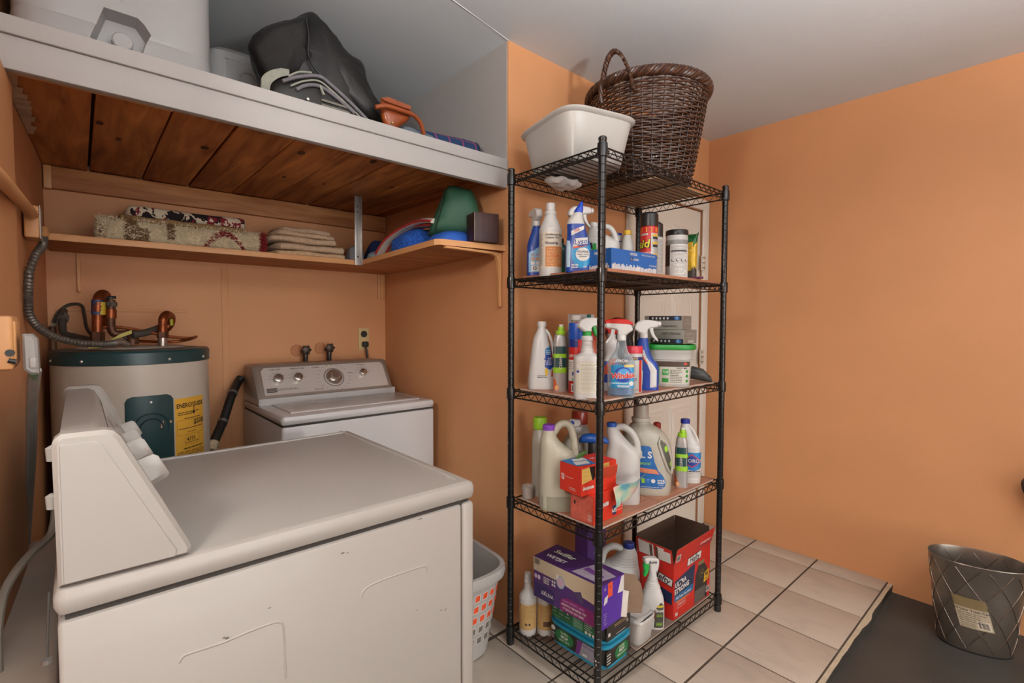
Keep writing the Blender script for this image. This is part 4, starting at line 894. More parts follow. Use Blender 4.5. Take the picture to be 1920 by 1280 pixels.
b = MB(); pts = [(p.x, p.z) for p in spline([Vector(q) for q in ((-.105, 0, .0), (-.112, 0, .03), (-.09, 0, .09), (-.065, 0, .15), (-.045, 0, .195), (-.01, 0, .203), (.045, 0, .195), (.068, 0, .18), (.085, 0, .13), (.095, 0, .06), (.088, 0, .0), (0, 0, -.004))], 4, True)]
inflate(pts, .15, M('24503a', .6, var=.12, scale=20, bump=.35, bscale=60), b, 9, None, .5); jitter(b, .006, 22, 4); b.build('body', gb, sharp=70)
b = MB(); b.tube(spline([(-.05, -.05, .18), (-.06, -.072, .12), (-.075, -.075, .06), (-.085, -.06, .015)], 5), .0025, M('16281f', .6), 6); b.build('seam', gb)
db = thing('wooden_box', 'small very dark brown wooden box at the outer end of the thin shelf', 'box', (1.305, 1.392, ZL+rise(1.36)+.001), math.radians(-14))
DW = wood('dark_box_wood', '24100c', '3e1c14', .55, 'z', 6, knots=False, coat=.05)
b = MB(); b.box(-.052, .052, -.03, .05, 0, .112, DW, .003); b.build('body', db)
b = MB(); b.box(-.0525, -.0505, -.0305, -.0285, .002, .11, M('8d7f74', .5), .0005); b.build('edge_strip', db, label='worn pale corner edge')
# ================================================================== black wire rack
RX0, RX1, RY0, RY1 = 1.346, 2.174, .844, 1.275
RKB = M('171615', .3, .35, var=.15, scale=30, coat=.3)
rk = thing('wire_rack', 'tall black five-tier wire shelving rack against the orange front wall', 'shelving rack', (1.76, 1.06, 0))
TIERS = {'A': 1.808, 'B': 1.42, 'C': .997, 'D': .574, 'E': .065}
pm = MB(); prof = [(.001, 0), (.012, 0), (.0125, .03)]
for k in range(70):
    z = .06+k*.0252; prof += [(.0125, z), (.0114, z+.0012), (.0114, z+.0024), (.0125, z+.0036)]
prof += [(.0125, 1.826), (.0135, 1.828), (.0135, 1.835), (.011, 1.838), (.001, 1.838)]
pm.lathe(prof, RKB, 14); post0 = None
for x in (RX0, RX1):
    for y in (RY0, RY1):
        if post0 is None: o = pm.build('post', rk, (x-1.76, y-1.06, 0.0)); post0 = o
        else:
            o = post0.copy(); COL.objects.link(o); o.parent = rk; o.location = (x-1.76, y-1.06, 0.0)
for tn, z in TIERS.items():
    s_ = MB(); tr = MB()
    nz_ = 15
    for i in range(nz_):
        y = RY0+.022+(RY1-RY0-.044)*i/(nz_-1); s_.tube([(RX0, y, z-.001), (RX1, y, z-.001)], .0019, RKB, 6)
    for fx in (.04, .35, .65, .96): s_.tube([(RX0+(RX1-RX0)*fx, RY0, z-.0065), (RX0+(RX1-RX0)*fx, RY1, z-.0065)], .0028, RKB, 6)
    loop = [(RX0, RY0), (RX1, RY0), (RX1, RY1), (RX0, RY1), (RX0, RY0)]
    for (xa, ya), (xb, yb) in zip(loop, loop[1:]):
        for dz, r_ in ((0, .0030), (-.026, .0030)): tr.tube([(xa, ya, z+dz), (xb, yb, z+dz)], r_, RKB, 8)
        L_ = math.hypot(xb-xa, yb-ya); n = int(L_/.0215); n += n % 2; q = []
        for i in range(n+1):
            t = .02+.96*i/n; q.append((xa+(xb-xa)*t, ya+(yb-ya)*t, z-(.026 if i % 2 else 0)))
        tr.tube(q, .0019, RKB, 5)
    so = part(s_, 'wire_shelf', rk)
    tr.v = [Vector(p)-Vector(rk.location) for p in tr.v]; tr.build('truss_rim', so)
    for x in (RX0, RX1):
        for y in (RY0, RY1):
            cm = MB(); cm.lathe([(.013, -.034), (.0165, -.032), (.0172, -.006), (.0160, .010), (.013, .011)], RKB, 16, c=(x, y, z))
            cm.v = [Vector(p)-Vector(rk.location) for p in cm.v]; cm.build('collar', so)
for x in (RX0, RX1):
    for y in (RY0, RY1):
        f_ = MB(); f_.lathe([(.001, -.0), (.0145, 0), (.0145, .024), (.0125, .026)], M('1a1918', .5), 14, c=(x, y, 0)); part(f_, 'foot', rk)
pc2 = Body([(0, .0126, .0126), (1.8, .0126, .0126)], 20); b = MB(); rs_ = random.Random(9)
for i in range(12):
    z_ = .16+rs_.uniform(-.02, .022); a_ = rs_.uniform(-.034, -.012); pc2.ell(b, a_, z_, rs_.uniform(.0012, .0035), rs_.uniform(.0015, .005), M('b9b5ae', .6), .0004, 6)
b.v = [Vector(p)+Vector((RX0-1.76, RY0-1.06, 0)) for p in b.v]; b.build('paint_chip', rk, kind='stuff', label='chipped paint low on the front post')
# laminate boards lying on the wires
LAM = wood('laminate', '96614a', 'b27a5c', .4, 'x', 3.5, knots=False); LAME = M('b9a596', .6, var=.1)
def board(lab, x0, x1, y0, y1, z, th=.007, rz=0., m=LAM):
    t = thing('laminate_board', lab, 'board', ((x0+x1)/2, (y0+y1)/2, z), rz, 'laminate boards on the wire rack'); b = MB(); w_, d_ = (x1-x0)/2, (y1-y0)/2
    b.box(-w_, w_, -d_, d_, th-.0012, th, m); b.box(-w_, w_, -d_, d_, 0, th-.0012, LAME if th < .009 else m); b.build('panel', t); return z+th
G = .0022
ZB = board('reddish laminate board under the drain cleaner and glove box', 1.385, 1.885, .850, 1.25, TIERS['B']+.0034, .011)
board('reddish laminate board under the foil pouch', 1.890, 2.15, .858, 1.25, TIERS['B']+.0034, .011)
ZC = board('reddish laminate board under the window cleaner', 1.372, 1.69, .862, 1.25, TIERS['C']+G)
board('reddish laminate board under the green-lidded bucket', 1.694, 2.15, .866, 1.25, TIERS['C']+G)
ZD_ = board('reddish laminate board under the stacked red boxes', 1.372, 1.738, .862, 1.25, TIERS['D']+G)
board('reddish laminate board under the bleach bottle', 1.742, 2.15, .862, 1.25, TIERS['D']+G)
ZE = board('grey-brown board on the lowest wire shelf', 1.60, 2.15, .866, 1.24, TIERS['E']+G, .004, m=M('7a6d62', .7, var=.15))
ZE0 = TIERS['E']+.0012
# ------------------------------------------------------------------ bottle making kit
WHP = M('bebcb8', .35, var=.03, scale=20); WHP2 = M('b5b3ae', .4, var=.03, scale=20); CREAM = M('c9bfae', .5, var=.04)
BLUE = M('1a3f92', .35, var=.06); RED1 = M('b8231e', .38, var=.05); GRN = M('1f8a35', .4, var=.06); LIME = M('8fc02a', .42, var=.06); TEALD = M('163f42', .4, var=.06)
YLW = M('c9a12c', .45, var=.05); BLK1 = M('1c1b1b', .35, var=.1); SILV = M('a3a19e', .35, .3, var=.05); INKB = M('22222a', .6); GREYL = M('8b8985', .6); INKW = M('c9c6c0', .5)
def put(name, lab, cat, x, y, z, turn=0., group=None): return thing(name, lab, cat, (x, y, z), face_cam(x, y)+math.radians(turn), group)
def vessel(th, secs, m, name='body', n=36, k=5, smooth=True, zones=()):
    bd = Body(ssec(secs, k) if smooth else secs, n); b = MB(); bd.mesh(b, m)
    for z0_, z1_, mz in zones:
        for i_, f_ in enumerate(b.f):
            if z0_ <= sum(b.v[q_].z for q_ in f_)/len(f_) <= z1_: b.mi[i_] = b.idx(mz)
    b.build(name, th, sharp=40); return bd
def cap(th, r, z, h, m, name='cap', x=0., y=0., ribs=True, top=.9):
    b = MB(); n = 40; R_ = []
    for zz, s_ in ((0, 1.), (h*.12, 1.02), (h*.86, 1.), (h, top), (h, .05)):
        R_.append([Vector((x+r*s_*(1+(.03 if (ribs and i % 2 and zz < h*.9) else 0))*math.cos(2*PI*i/n), y+r*s_*(1+(.03 if (ribs and i % 2 and zz < h*.9) else 0))*math.sin(2*PI*i/n), z+zz)) for i in range(n)])
    b.loft(R_, m); return b.build(name, th)
def trigger(th, z, ang, mh, ml, mc, s=1., x=0., nozzle=None, red_top=None):
    """spray head: collar, hood and lever; ang 0 points the nozzle to the right of the bottle front"""
    T = Matrix.Translation((x, 0, z)) @ Matrix.Rotation(math.radians(ang), 4, 'Z') @ Matrix.Scale(s, 4)
    b = MB(); b.lathe([(.013, 0), (.0148, .002), (.0148, .018), (.012, .021)], mc, 20, T=T); b.build('collar', th)
    hood = [(-.013, .018), (.011, .018), (.013, .030), (.022, .036), (.046, .040), (.050, .046), (.050, .058), (.040, .063), (.010, .066), (-.016, .062), (-.030, .050), (-.034, .034), (-.024, .026)]
    b = MB(); b.prism([(p.x, p.z) for p in spline([Vector((a, 0, c)) for a, c in hood], 3, True)], -.0125, .0125, mh, .004, T=T)
    if red_top: b.prism([(-.036, .050), (.052, .054), (.054, .064), (.04, .068), (.010, .0705), (-.018, .067), (-.034, .058)], -.0135, .0135, red_top, .004, T=T)
    hood_ = b.build('spray_head', th)
    b = MB(); b.prism([(p.x, p.z) for p in spline([Vector((a, 0, c)) for a, c in ((.020, .040), (.032, .042), (.034, .026), (.040, .010), (.050, -.004), (.046, -.009), (.034, .002), (.024, .018))], 3, True)], -.007, .007, ml, .002, T=T); b.build('trigger_lever', hood_)
    b = MB(); b.lathe([(.001, 0), (.009, 0), (.0095, .010), (.006, .012), (.001, .012)], nozzle or mh, 12, T=T @ Matrix.Translation((.049, 0, .052)) @ Matrix.Rotation(PI/2, 4, 'Y')); b.build('nozzle', hood_)
def handle(th, pts, r, m, name='handle', flat=1.): b = MB(); b.tube(spline(pts, 6), r, m, 10, flat=flat); return b.build(name, th, sharp=60)
def lab_(th, fn, name='label'):
    b = MB(); fn(b)
    if name != 'print': return b.build(name, th, sharp=180)
    grp = {}                                     # one print part for each face of a carton
    for i_, f_ in enumerate(b.f):
        p0, p1, p2 = b.v[f_[0]], b.v[f_[1]], b.v[f_[2]]; n_ = (p1-p0).cross(p2-p0); ax = max(range(3), key=lambda a: abs(n_[a])); grp.setdefault(ax, []).append(i_)
    for ax, ids in grp.items():
        c = MB(); rm = {}
        for i_ in ids:
            f_ = b.f[i_]; nf = []
            for q in f_:
                if q not in rm: rm[q] = len(c.v); c.v.append(b.v[q])
                nf.append(rm[q])
            c.f.append(nf); c.mi.append(c.idx(b.mats[b.mi[i_]]))
        c.build(name, th, sharp=180)
def lime_bottle(lab, x, y, z, turn=0.):
    th = put('lime_banded_bottle', lab, 'bottle', x, y, z, turn, 'lime banded bottles')
    bd = vessel(th, [(0, .022, .017, 3), (.004, .025, .019, 3), (.10, .025, .019, 3), (.16, .024, .018, 3), (.19, .022, .017, 2.6), (.205, .018, .015, 2.3), (.212, .014, .014, 2)], SILV)
    def f(b):
        W = .0435
        bd.rect(b, -W, W, .075, .165, TEALD, .0006); bd.rect(b, -W, W, .068, .088, LIME, .0009); bd.rect(b, -W, W, .123, .138, LIME, .0009)
        bd.patch(b, [(-.028, .004), (-.006, .004), (-.020, .045), (-.030, .05)], M('b8562a', .5, var=.3, scale=80), .0009); bd.ell(b, -.014, .014, .008, .01, M('d8a070', .5), .0012, 10)
        bd.text(b, 'CLEAN', 0, .105, .014, INKW, .0013, .02, rot=PI/2)
    lab_(th, f); cap(th, .0175, .207, .016, LIME, 'cap', .002); cap(th, .011, .223, .014, LIME, 'cap_neck', .004); cap(th, .008, .237, .008, INKW, 'nozzle', .004)
    return th

# ------------------------------------------------------------------ top tier: tub, wicker basket, boards
tu = thing('wash_tub', 'white plastic wash tub on the top wire shelf beside the wicker basket', 'tub', (1.50, 1.09, TIERS['A']+.003), math.radians(-14))
TUBM = M('b9b8b3', .35, var=.02)
b = MB(); R_ = [sring(z, .155*s_, .178*s_, 5, n=56) for z, s_ in ((0, .76), (.004, .80), (.145, .97), (.150, 1.03), (.156, 1.045), (.160, 1.03), (.160, .965), (.145, .945), (.012, .78), (.010, .5))]
b.loft(R_, TUBM); b.build('tub', tu, sharp=50)
WB_X, WB_Y, WB_Z = 1.895, 1.05, TIERS['A']+.010
bd2 = thing('tan_board', 'pale tan board under the wicker basket', 'board', (1.90, 1.07, TIERS['A']+.0022)); b = MB(); b.box(-.13, .245, -.14, .185, 0, .007, M('b79a78', .7, var=.12, scale=14), .001); b.build('panel', bd2)
wk = thing('wicker_basket', 'tall round dark brown wicker basket on the top wire shelf', 'basket', (WB_X, WB_Y, WB_Z), -.33)
WK1 = M('4a2c1a', .42, var=.4, scale=45, coat=.15); WK2 = M('3a2114', .42, var=.4, scale=45, coat=.15)
NS = 34; HB = .362
def wr(z): return .170+.064*(z/HB)**.85
for par in (0, 1):
    b = MB(); rows = int(HB/.0088)
    for r0 in range(par, rows, 2):
        z = .008+r0*.0088+RN.uniform(-.0008, .0008); q = []; n = NS*5; ph = PI*(r0 % 2)
        for i in range(n):
            a_ = 2*PI*i/n; rr_ = wr(z)+.0046*math.sin(NS/2*a_+ph); q.append((rr_*math.cos(a_), rr_*math.sin(a_), z+.0012*math.sin(3*a_+r0)+.0007*noise.noise(Vector((i*.3, r0, 0)))))
        b.tube(q, .0041, WK1 if par else WK2, 5, closed=True)
    b.build('weave', wk, kind='stuff', sharp=70)
b = MB()
for i in range(NS):
    a_ = 2*PI*(i+.5)/NS; b.tube([(wr(z)*math.cos(a_), wr(z)*math.sin(a_), z) for z in (.002, .1, .2, .3, HB)], .0034, WK2, 6)
b.build('stakes', wk, kind='stuff')
b = MB(); b.lathe([(.001, 0), (wr(0)-.002, 0), (wr(0)+.004, .004), (wr(0)-.002, .009), (.001, .009)], WK2, 48); b.build('base', wk)
for k in range(6):
    b = MB(); q = []; n = 150
    for i in range(n):
        a_ = 2*PI*i/n; ph = 17*a_+2*PI*k/6; q.append(((wr(HB)+.004+.013*math.cos(ph))*math.cos(a_), (wr(HB)+.004+.013*math.cos(ph))*math.sin(a_), HB+.006+.014*math.sin(ph)))
    b.tube(q, .0066, WK1 if k % 2 else WK2, 6, closed=True); b.build('rim_strand', wk)
for sgn in (-1,):
    for k in range(3):
        b = MB(); q = []; n = 70
        for i in range(n+1):
            t = i/n; a0 = math.radians(204 if sgn < 0 else 24); th_ = a0+math.radians(34)*(t-.5)*1.0; zz = HB-.06+.155*math.sin(PI*t)**.75; rad_ = wr(HB)+.012+.012*math.sin(PI*t); ph = 2*PI*(t*9+k/3)
            q.append(((rad_+.006*math.cos(ph))*math.cos(th_), (rad_+.006*math.cos(ph))*math.sin(th_)+.006*math.sin(ph)*.6, zz+.006*math.sin(ph)))
        b.tube(q, .0062, WK1 if k else WK2, 6); b.build('handle_strand', wk)
pb = thing('crumpled_plastic_bag', 'crumpled white plastic bag under the wash tub between the wires', 'plastic bag', (1.52, 1.17, TIERS['A']-.058))
b = MB(); R_ = []
for k in range(8):
    a_ = k/7*PI/2; R_.append(sring(.052-.026*math.sin(a_), .085*max(.05, math.cos(a_)**.6), .05*max(.05, math.cos(a_)**.6), 2.5, n=36))
b.loft(R_, M('c9c6c2', .35, var=.05)); jitter(b, .011, 38, 9); b.v = [Vector((p.x, p.y, min(p.z, .052))) for p in b.v]; b.build('film', pb, sharp=30)

# ------------------------------------------------------------------ second tier (B)
th = put('blue_spray_bottle', 'blue spray bottle with white spray head beside the orange-label bottle', 'spray bottle', 1.428, 1.222, ZB, 12)
bd = vessel(th, [(0, .034, .024, 3), (.004, .037, .026, 3), (.10, .037, .026, 3), (.13, .033, .024, 2.6), (.165, .021, .019, 2.2), (.185, .014, .014, 2), (.195, .013, .013, 2)], BLUE)
def f(b):
    bd.patch(b, [(-.036, .014), (.036, .014), (.036, .125), (-.036, .088)], M('7fa7c6', .4, var=.2, scale=25), .0007); bd.rect(b, -.024, .03, .018, .038, INKW, .0012)
    for i in range(3):
        for j in range(2): bd.rect(b, -.026+.018*j, -.012+.018*j, .042+.016*i, .054+.016*i, (INKW, M('b08a70', .5), M('8a8fa0', .5))[i], .0012)
    for a_ in (-.012, .012): bd.text(b, 'O', a_, .028, .018, INKB, .0016, .03)
lab_(th, f); trigger(th, .19, 100, WHP, WHP, WHP, 1.05)
th = put('orange_label_bottle', 'white bottle with orange printed label and white cap on the second tier', 'bottle', 1.415, 1.135, ZB, 8)
bd = vessel(th, [(0, .039, .039), (.005, .0415, .0415), (.152, .0415, .0415), (.170, .038, .038), (.20, .026, .026), (.215, .0205, .0205), (.222, .022, .022), (.228, .0222, .0222), (.232, .0165, .0165)], WHP)
def f(b):
    bd.rect(b, -.062, .062, .020, .150, CREAM, .0006); bd.rect(b, -.024, .062, .026, .098, M('bf7a3e', .55, var=.06), .0010); bd.lines(b, -.058, -.034, .03, .145, 26, GREYL, .0011, .45, 3)
    bd.text(b, 'Disinfectant Spray', .012, .140, .0100, INKB, .0012, .02); bd.text(b, 'Cleaner RTU', .004, .129, .0100, INKB, .0012, .02); bd.text(b, 'Victoria', -.002, .110, .0150, INKB, .0012, .025)
    bd.lines(b, -.018, .055, .030, .092, 12, M('d8b088', .5), .0013, .3, 5); bd.text(b, 'Victoria', .02, .063, .010, M('c8563a', .5), .0015, .01)
lab_(th, f); cap(th, .0165, .232, .028, WHP)
th = put('teal_bottle', 'narrow dark teal bottle squeezed behind the toilet cleaner', 'bottle', 1.495, 1.160, ZB)
bd = vessel(th, [(0, .028, .02, 3), (.09, .028, .02, 3), (.115, .02, .016), (.125, .012, .012)], M('1f5a5a', .4)); lab_(th, lambda b: bd.rect(b, -.03, .03, .01, .03, GRN)); cap(th, .013, .125, .018, BLK1)
th = put('toilet_cleaner', 'royal blue toilet cleaner bottle with a bent neck and blue tip', 'bottle', 1.418, 1.004, ZB, 6)
bd = vessel(th, [(0, .042, .027, 3), (.004, .0445, .029, 3), (.075, .0445, .029, 2.8), (.12, .036, .027, 2.6, -.003), (.160, .031, .025, 2.4, -.008), (.168, .0295, .024, 2.3, -.009), (.178, .027, .023, 2.2, -.009), (.198, .018, .018, 2, -.003), (.205, .015, .015, 2, .0)], BLUE, zones=((.162, .21, WHP),))
def f(b):
    bd.patch(b, [(-.045, .015), (-.03, .015), (-.028, .09), (-.03, .105), (-.045, .11)], M('a9c3d0', .4, var=.2), .0006); bd.ell(b, .010, .062, .036, .052, M('1f86b4', .35, var=.1), .0008)
    bd.patch(b, [(-.022, .122), (.024, .144), (.028, .158), (-.022, .138)], INKW, .0010); bd.text(b, '10X', -.002, .140, .013, RED1, .0015, .02, rot=.42)
    bd.patch(b, [(-.020, .082), (.030, .092), (.036, .118), (-.012, .112)], INKW, .0012); bd.text(b, 'Lysol', .008, .101, .0245, M('1c2f7a', .4), .0018, .012, .35, rot=.12)
    bd.patch(b, [(-.020, .077), (.030, .087), (.030, .094), (-.020, .084)], M('c4502e', .4), .0016); bd.patch(b, [(.0, .084), (.034, .089), (.034, .095), (.0, .090)], M('24307a', .4), .0017)
    bd.ell(b, .014, .058, .025, .023, INKW, .0014); bd.text(b, 'POWER', .014, .066, .0115, INKB, .0019, .012); bd.text(b, 'TOILET BOWL', .014, .057, .0062, INKB, .0019, .01); bd.text(b, 'CLEANER', .014, .050, .0062, INKB, .0019, .01)
    bd.lines(b, -.025, -.002, .010, .026, 3, INKW, .0014, .45, 4); bd.text(b, 'NET', .022, .015, .007, INKW, .0014, .02)
lab_(th, f)
b = MB(); b.loft([[p+Vector((x_, 0, z_)) for p in sring(0, r_, r_, 2, n=20)] for z_, r_, x_ in ((.203, .0155, .0), (.212, .0155, .001), (.226, .0105, .006), (.240, .0055, .011), (.244, .002, .012))], M('1b45b8', .35)); b.build('angled_tip', th)
th = put('white_trigger_bottle', 'spray bottle with a large white trigger head behind the toilet cleaner', 'spray bottle', 1.510, 1.090, ZB, 0)
vessel(th, [(0, .030, .022, 3), (.10, .030, .022, 3), (.15, .02, .018), (.19, .012, .012)], M('2a6a70', .4)); trigger(th, .188, 20, WHP, WHP, WHP, 1.05)
th = put('green_label_jug', 'white handled jug with a small green label behind the glove box', 'jug', 1.625, 1.062, ZB, 0)
bd = vessel(th, [(0, .060, .045, 3.5), (.005, .064, .048, 3.5), (.115, .064, .048, 3.5), (.145, .050, .04, 3, -.012), (.17, .028, .026, 2.2, -.030), (.188, .016, .016, 2, -.034), (.196, .015, .015, 2, -.034)], WHP2)
handle(th, [(-.022, 0, .178), (.0, 0, .192), (.026, 0, .188), (.044, 0, .165), (.054, 0, .125), (.055, 0, .09)], .0105, WHP2)
def f(b): bd.patch(b, [(-.042, .092), (-.020, .090), (-.022, .122), (-.032, .124)], GRN, .0008); bd.patch(b, [(-.046, .108), (-.036, .100), (-.036, .125), (-.048, .125)], INKB, .001); bd.lines(b, -.044, -.02, .07, .086, 2, GRN, .0008, .3)
lab_(th, f); cap(th, .0165, .192, .016, WHP, x=-.034)
gx = thing('glove_box', 'blue cardboard glove box with white print at the front of the second tier', 'box', (1.565, .918, ZB))
BLB = M('1b5aa0', .5, var=.05)
b = MB(); b.box(-.135, .135, -.048, .048, 0, .072, BLB, .001); b.build('carton', gx)
pf = Plane((-.135, -.048, 0), (1, 0, 0), (0, 0, 1)); pl2 = Plane((-.135, .048, 0), (0, -1, 0), (0, 0, 1))
def f(b):
    r_ = random.Random(3)
    for p_, L_ in ((pf, .27), (pl2, .096)):
        x = .004
        while x < L_-.008: w_ = r_.uniform(.003, .007); p_.rect(b, x, x+w_, .002, r_.uniform(.014, .024), INKW, .0006); x += w_+r_.uniform(.0005, .002)
    pf.text(b, 'NITRILE', .125, .060, .012, INKW, .0008, .03); pf.rect(b, .108, .120, .036, .050, INKB, .0007); pf.text(b, 'L', .114, .043, .012, INKW, .001, .03); pf.text(b, 'LARGE', .139, .043, .010, INKW, .0008, .03); pf.text(b, 'MEDICAL EXAM GLOVES', .215, .062, .0075, INKW, .0008, .01); pf.text(b, 'POWDER FREE', .243, .028, .007, INKW, .0008, .01); pl2.text(b, 'NITRILE', .05, .058, .014, INKW, .0008, .02)
lab_(gx, lambda b: (pf.rect(b, .001, .269, .001, .071, BLB, .0003), pl2.rect(b, .001, .095, .001, .071, BLB, .0003), f(b)), 'print')
b = MB(); b.add([(-.03, .046, .072), (.07, .046, .072), (.065, .054, .086), (.035, .058, .090), (.005, .055, .096), (-.025, .052, .090), (-.03, .048, .072)], [(0, 1, 2, 3, 4, 5)], M('2f80bd', .5)); b.build('open_flap', gx)
th = put('blue_white_canister', 'white canister with a blue lid behind the glove box', 'canister', 1.745, 1.085, ZB); bd = vessel(th, [(0, .027, .027), (.145, .027, .027), (.16, .026, .026)], M('1f5f86', .4, var=.3, scale=30), smooth=False); lab_(th, lambda b: bd.rect(b, -.06, .06, .10, .146, WHP, .0008)); cap(th, .028, .150, .022, WHP); cap(th, .022, .171, .012, BLUE, 'flip_lid')
th = put('yellow_cap_bottle', 'slim white bottle with a yellow cap next to the insect spray', 'bottle', 1.735, 1.025, ZB); vessel(th, [(0, .026, .026), (.10, .026, .026), (.15, .018, .018), (.168, .013, .013)], WHP2); cap(th, .0145, .168, .018, YLW)
th = put('red_insect_can', 'red aerosol can with black cap and yellow band on the second tier', 'aerosol can', 1.768, .948, ZB, -18)
bd = vessel(th, [(0, .031, .031), (.003, .0332, .0332), (.186, .0332, .0332), (.196, .030, .030)], RED1, smooth=False)
def f(b):
    bd.rect(b, -.10, .10, .170, .186, YLW, .0006); bd.text(b, 'MAX BUG KILLER', -.012, .178, .009, RED1, .001, .02); bd.rect(b, -.028, .006, .157, .164, INKW, .0006); bd.text(b, 'INDOOR', -.012, .1605, .007, INKB, .0009, .02)
    bd.text(b, 'Raid', -.026, .123, .044, M('151515', .5), .0008, .07, .15); bd.text(b, 'Raid', -.026, .124, .043, M('c8c02a', .45), .0012, .02, .15)
    bd.text(b, 'ANT & ROACH', -.016, .090, .010, INKW, .0009, .02); bd.text(b, 'KILLS ON CONTACT', -.016, .072, .0072, INKW, .0009, .02); bd.rect(b, -.10, .012, .014, .030, M('4a2f94', .4), .0006); bd.rect(b, -.10, .10, .0015, .0145, WHP2, .0007)
    bd.rect(b, .018, .055, .012, .165, SILV, .0006)
    for z in (.152, .122, .078): bd.rect(b, .022, .05, z, z+.009, YLW, .001); bd.rect(b, .024, .048, z-.011, z-.001, INKB, .001)
    bd.lines(b, .022, .05, .02, .066, 9, GREYL, .001, .4, 7)
lab_(th, f); cap(th, .0335, .192, .054, BLK1, ribs=False, top=.80)
th = put('orange_aerosol_can', 'slim orange and white aerosol can with black cap beside the red can', 'aerosol can', 1.858, .975, ZB, -10)
bd = vessel(th, [(0, .0255, .0255), (.003, .027, .027), (.160, .027, .027), (.17, .024, .024)], WHP2, smooth=False)
def f(b): bd.rect(b, -.05, .006, .095, .160, M('c4592e', .45), .0006); bd.rect(b, -.05, .006, .06, .096, M('d8a888', .45), .0006); bd.rect(b, -.05, .004, .004, .04, M('b82a4a', .45), .0006); bd.rect(b, -.05, .005, .04, .05, M('cc7a4a', .5), .0007); bd.lines(b, .008, .04, .01, .155, 28, GREYL, .0008, .4, 9)
lab_(th, f); cap(th, .0265, .166, .060, BLK1, ribs=False, top=.62)
th = put('wipes_canister', 'grey and white wipes canister with a black lid on the second tier', 'canister', 1.965, .945, ZB, -5)
bd = vessel(th, [(0, .042, .042), (.003, .0435, .0435), (.180, .0435, .0435), (.186, .041, .041)], WHP2, smooth=False)
def f(b): bd.rect(b, -.065, .065, .135, .160, M('7e7d7b', .4), .0006); bd.rect(b, -.065, -.024, .055, .140, BLK1, .0008); bd.rect(b, -.065, -.024, .012, .055, SILV, .0008); bd.rect(b, -.022, .065, .008, .142, INKW, .0010); bd.lines(b, -.018, .05, .012, .138, 24, GREYL, .0014, .4, 2); bd.rect(b, -.018, .05, .112, .117, INKB, .0016); [bd.ell(b, -.010+.018*i, .077, .006, .006, INKB, .0018, 10) for i in range(4)]; [bd.ell(b, -.0085+.018*i, .0785, .0045, .0045, INKW, .0021, 10) for i in range(4)]
lab_(th, f); cap(th, .0445, .180, .022, BLK1, ribs=False, top=.96)
th = put('foil_pouch', 'yellow and green foil pouch standing at the end of the second tier', 'pouch', 2.075, .955, ZB, -10)
FY = M('c4a02c', .28, .25, var=.2, scale=30, bump=.4, bscale=60)
b = MB(); pts = [(-.030, 0), (.026, 0), (.035, .05), (.038, .195), (.036, .20), (-.036, .20), (-.038, .195), (-.036, .05)]
inflate([(p.x, p.z) for p in spline([Vector((x, 0, z)) for x, z in pts], 4, True)], .04, FY, b, 7, None, .35); jitter(b, .003, 40, 2); b.v = [Vector((p.x, p.y, max(0., p.z))) for p in b.v]
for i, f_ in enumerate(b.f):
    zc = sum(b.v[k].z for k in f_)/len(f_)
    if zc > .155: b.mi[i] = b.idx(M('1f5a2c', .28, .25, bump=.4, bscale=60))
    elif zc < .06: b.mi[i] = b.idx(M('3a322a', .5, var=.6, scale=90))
b.build('pouch', th, sharp=60)
th = put('purple_sachet', 'flat purple printed sachet under the wipes canister edge', 'sachet', 1.985, .883, ZB, -40); b = MB(); b.box(-.045, .045, -.012, .012, 0, .009, M('5a2f4c', .5, var=.4, scale=60), .003); b.build('packet', th)

# ------------------------------------------------------------------ third tier (C)
th = put('mildew_remover_jug', 'white tapering cleaner jug with a blue diamond label at the end of the third tier', 'jug', 1.425, 1.188, ZC, 10)
bd = vessel(th, [(0, .047, .034, 3), (.006, .052, .038, 3), (.05, .050, .037, 2.8), (.13, .040, .032, 2.5, -.001), (.19, .028, .026, 2.2, -.004), (.225, .016, .017, 2, -.001), (.238, .0145, .0145, 2, 0)], WHP)
handle(th, [(.014, -.004, .225), (.030, -.008, .20), (.041, -.010, .16), (.046, -.010, .115)], .006, WHP)
def f(b):
    bd.patch(b, [(.006, .085), (.026, .074), (.056, .09), (.056, .135), (.034, .165), (.010, .152)], BLUE, .0008); bd.patch(b, [(.008, .138), (.03, .128), (.034, .163), (.010, .152)], M('2b7ab0', .4), .0012); bd.patch(b, [(.03, .122), (.05, .112), (.056, .135), (.046, .15)], RED1, .0013)
    bd.text(b, 'TILEX', .044, .105, .030, INKW, .0016, .09, -.1); bd.text(b, 'TILEX', .044, .105, .030, M('1c3a8c', .4), .0020, .03, -.1); bd.lines(b, .012, .034, .130, .150, 3, INKW, .0016, .35, 4)
    bd.ell(b, .012, .068, .006, .016, YLW, .001, 12); bd.patch(b, [(.03, .05), (.05, .045), (.05, .07), (.034, .075)], RED1, .001); bd.lines(b, -.022, .014, .044, .056, 2, INKB, .0008, .35, 5)
lab_(th, f); cap(th, .0165, .236, .020, WHP)
lime_bottle('lime and teal banded bottle beside the white tapering jug', 1.432, 1.100, ZC, 10)
th = put('blue_cap_can', 'red can with a tall blue cap behind the green-collared sprayer', 'aerosol can', 1.442, 1.025, ZC, 4)
bd = vessel(th, [(0, .028, .028), (.003, .030, .030), (.19, .030, .030), (.197, .028, .028)], RED1, smooth=False)
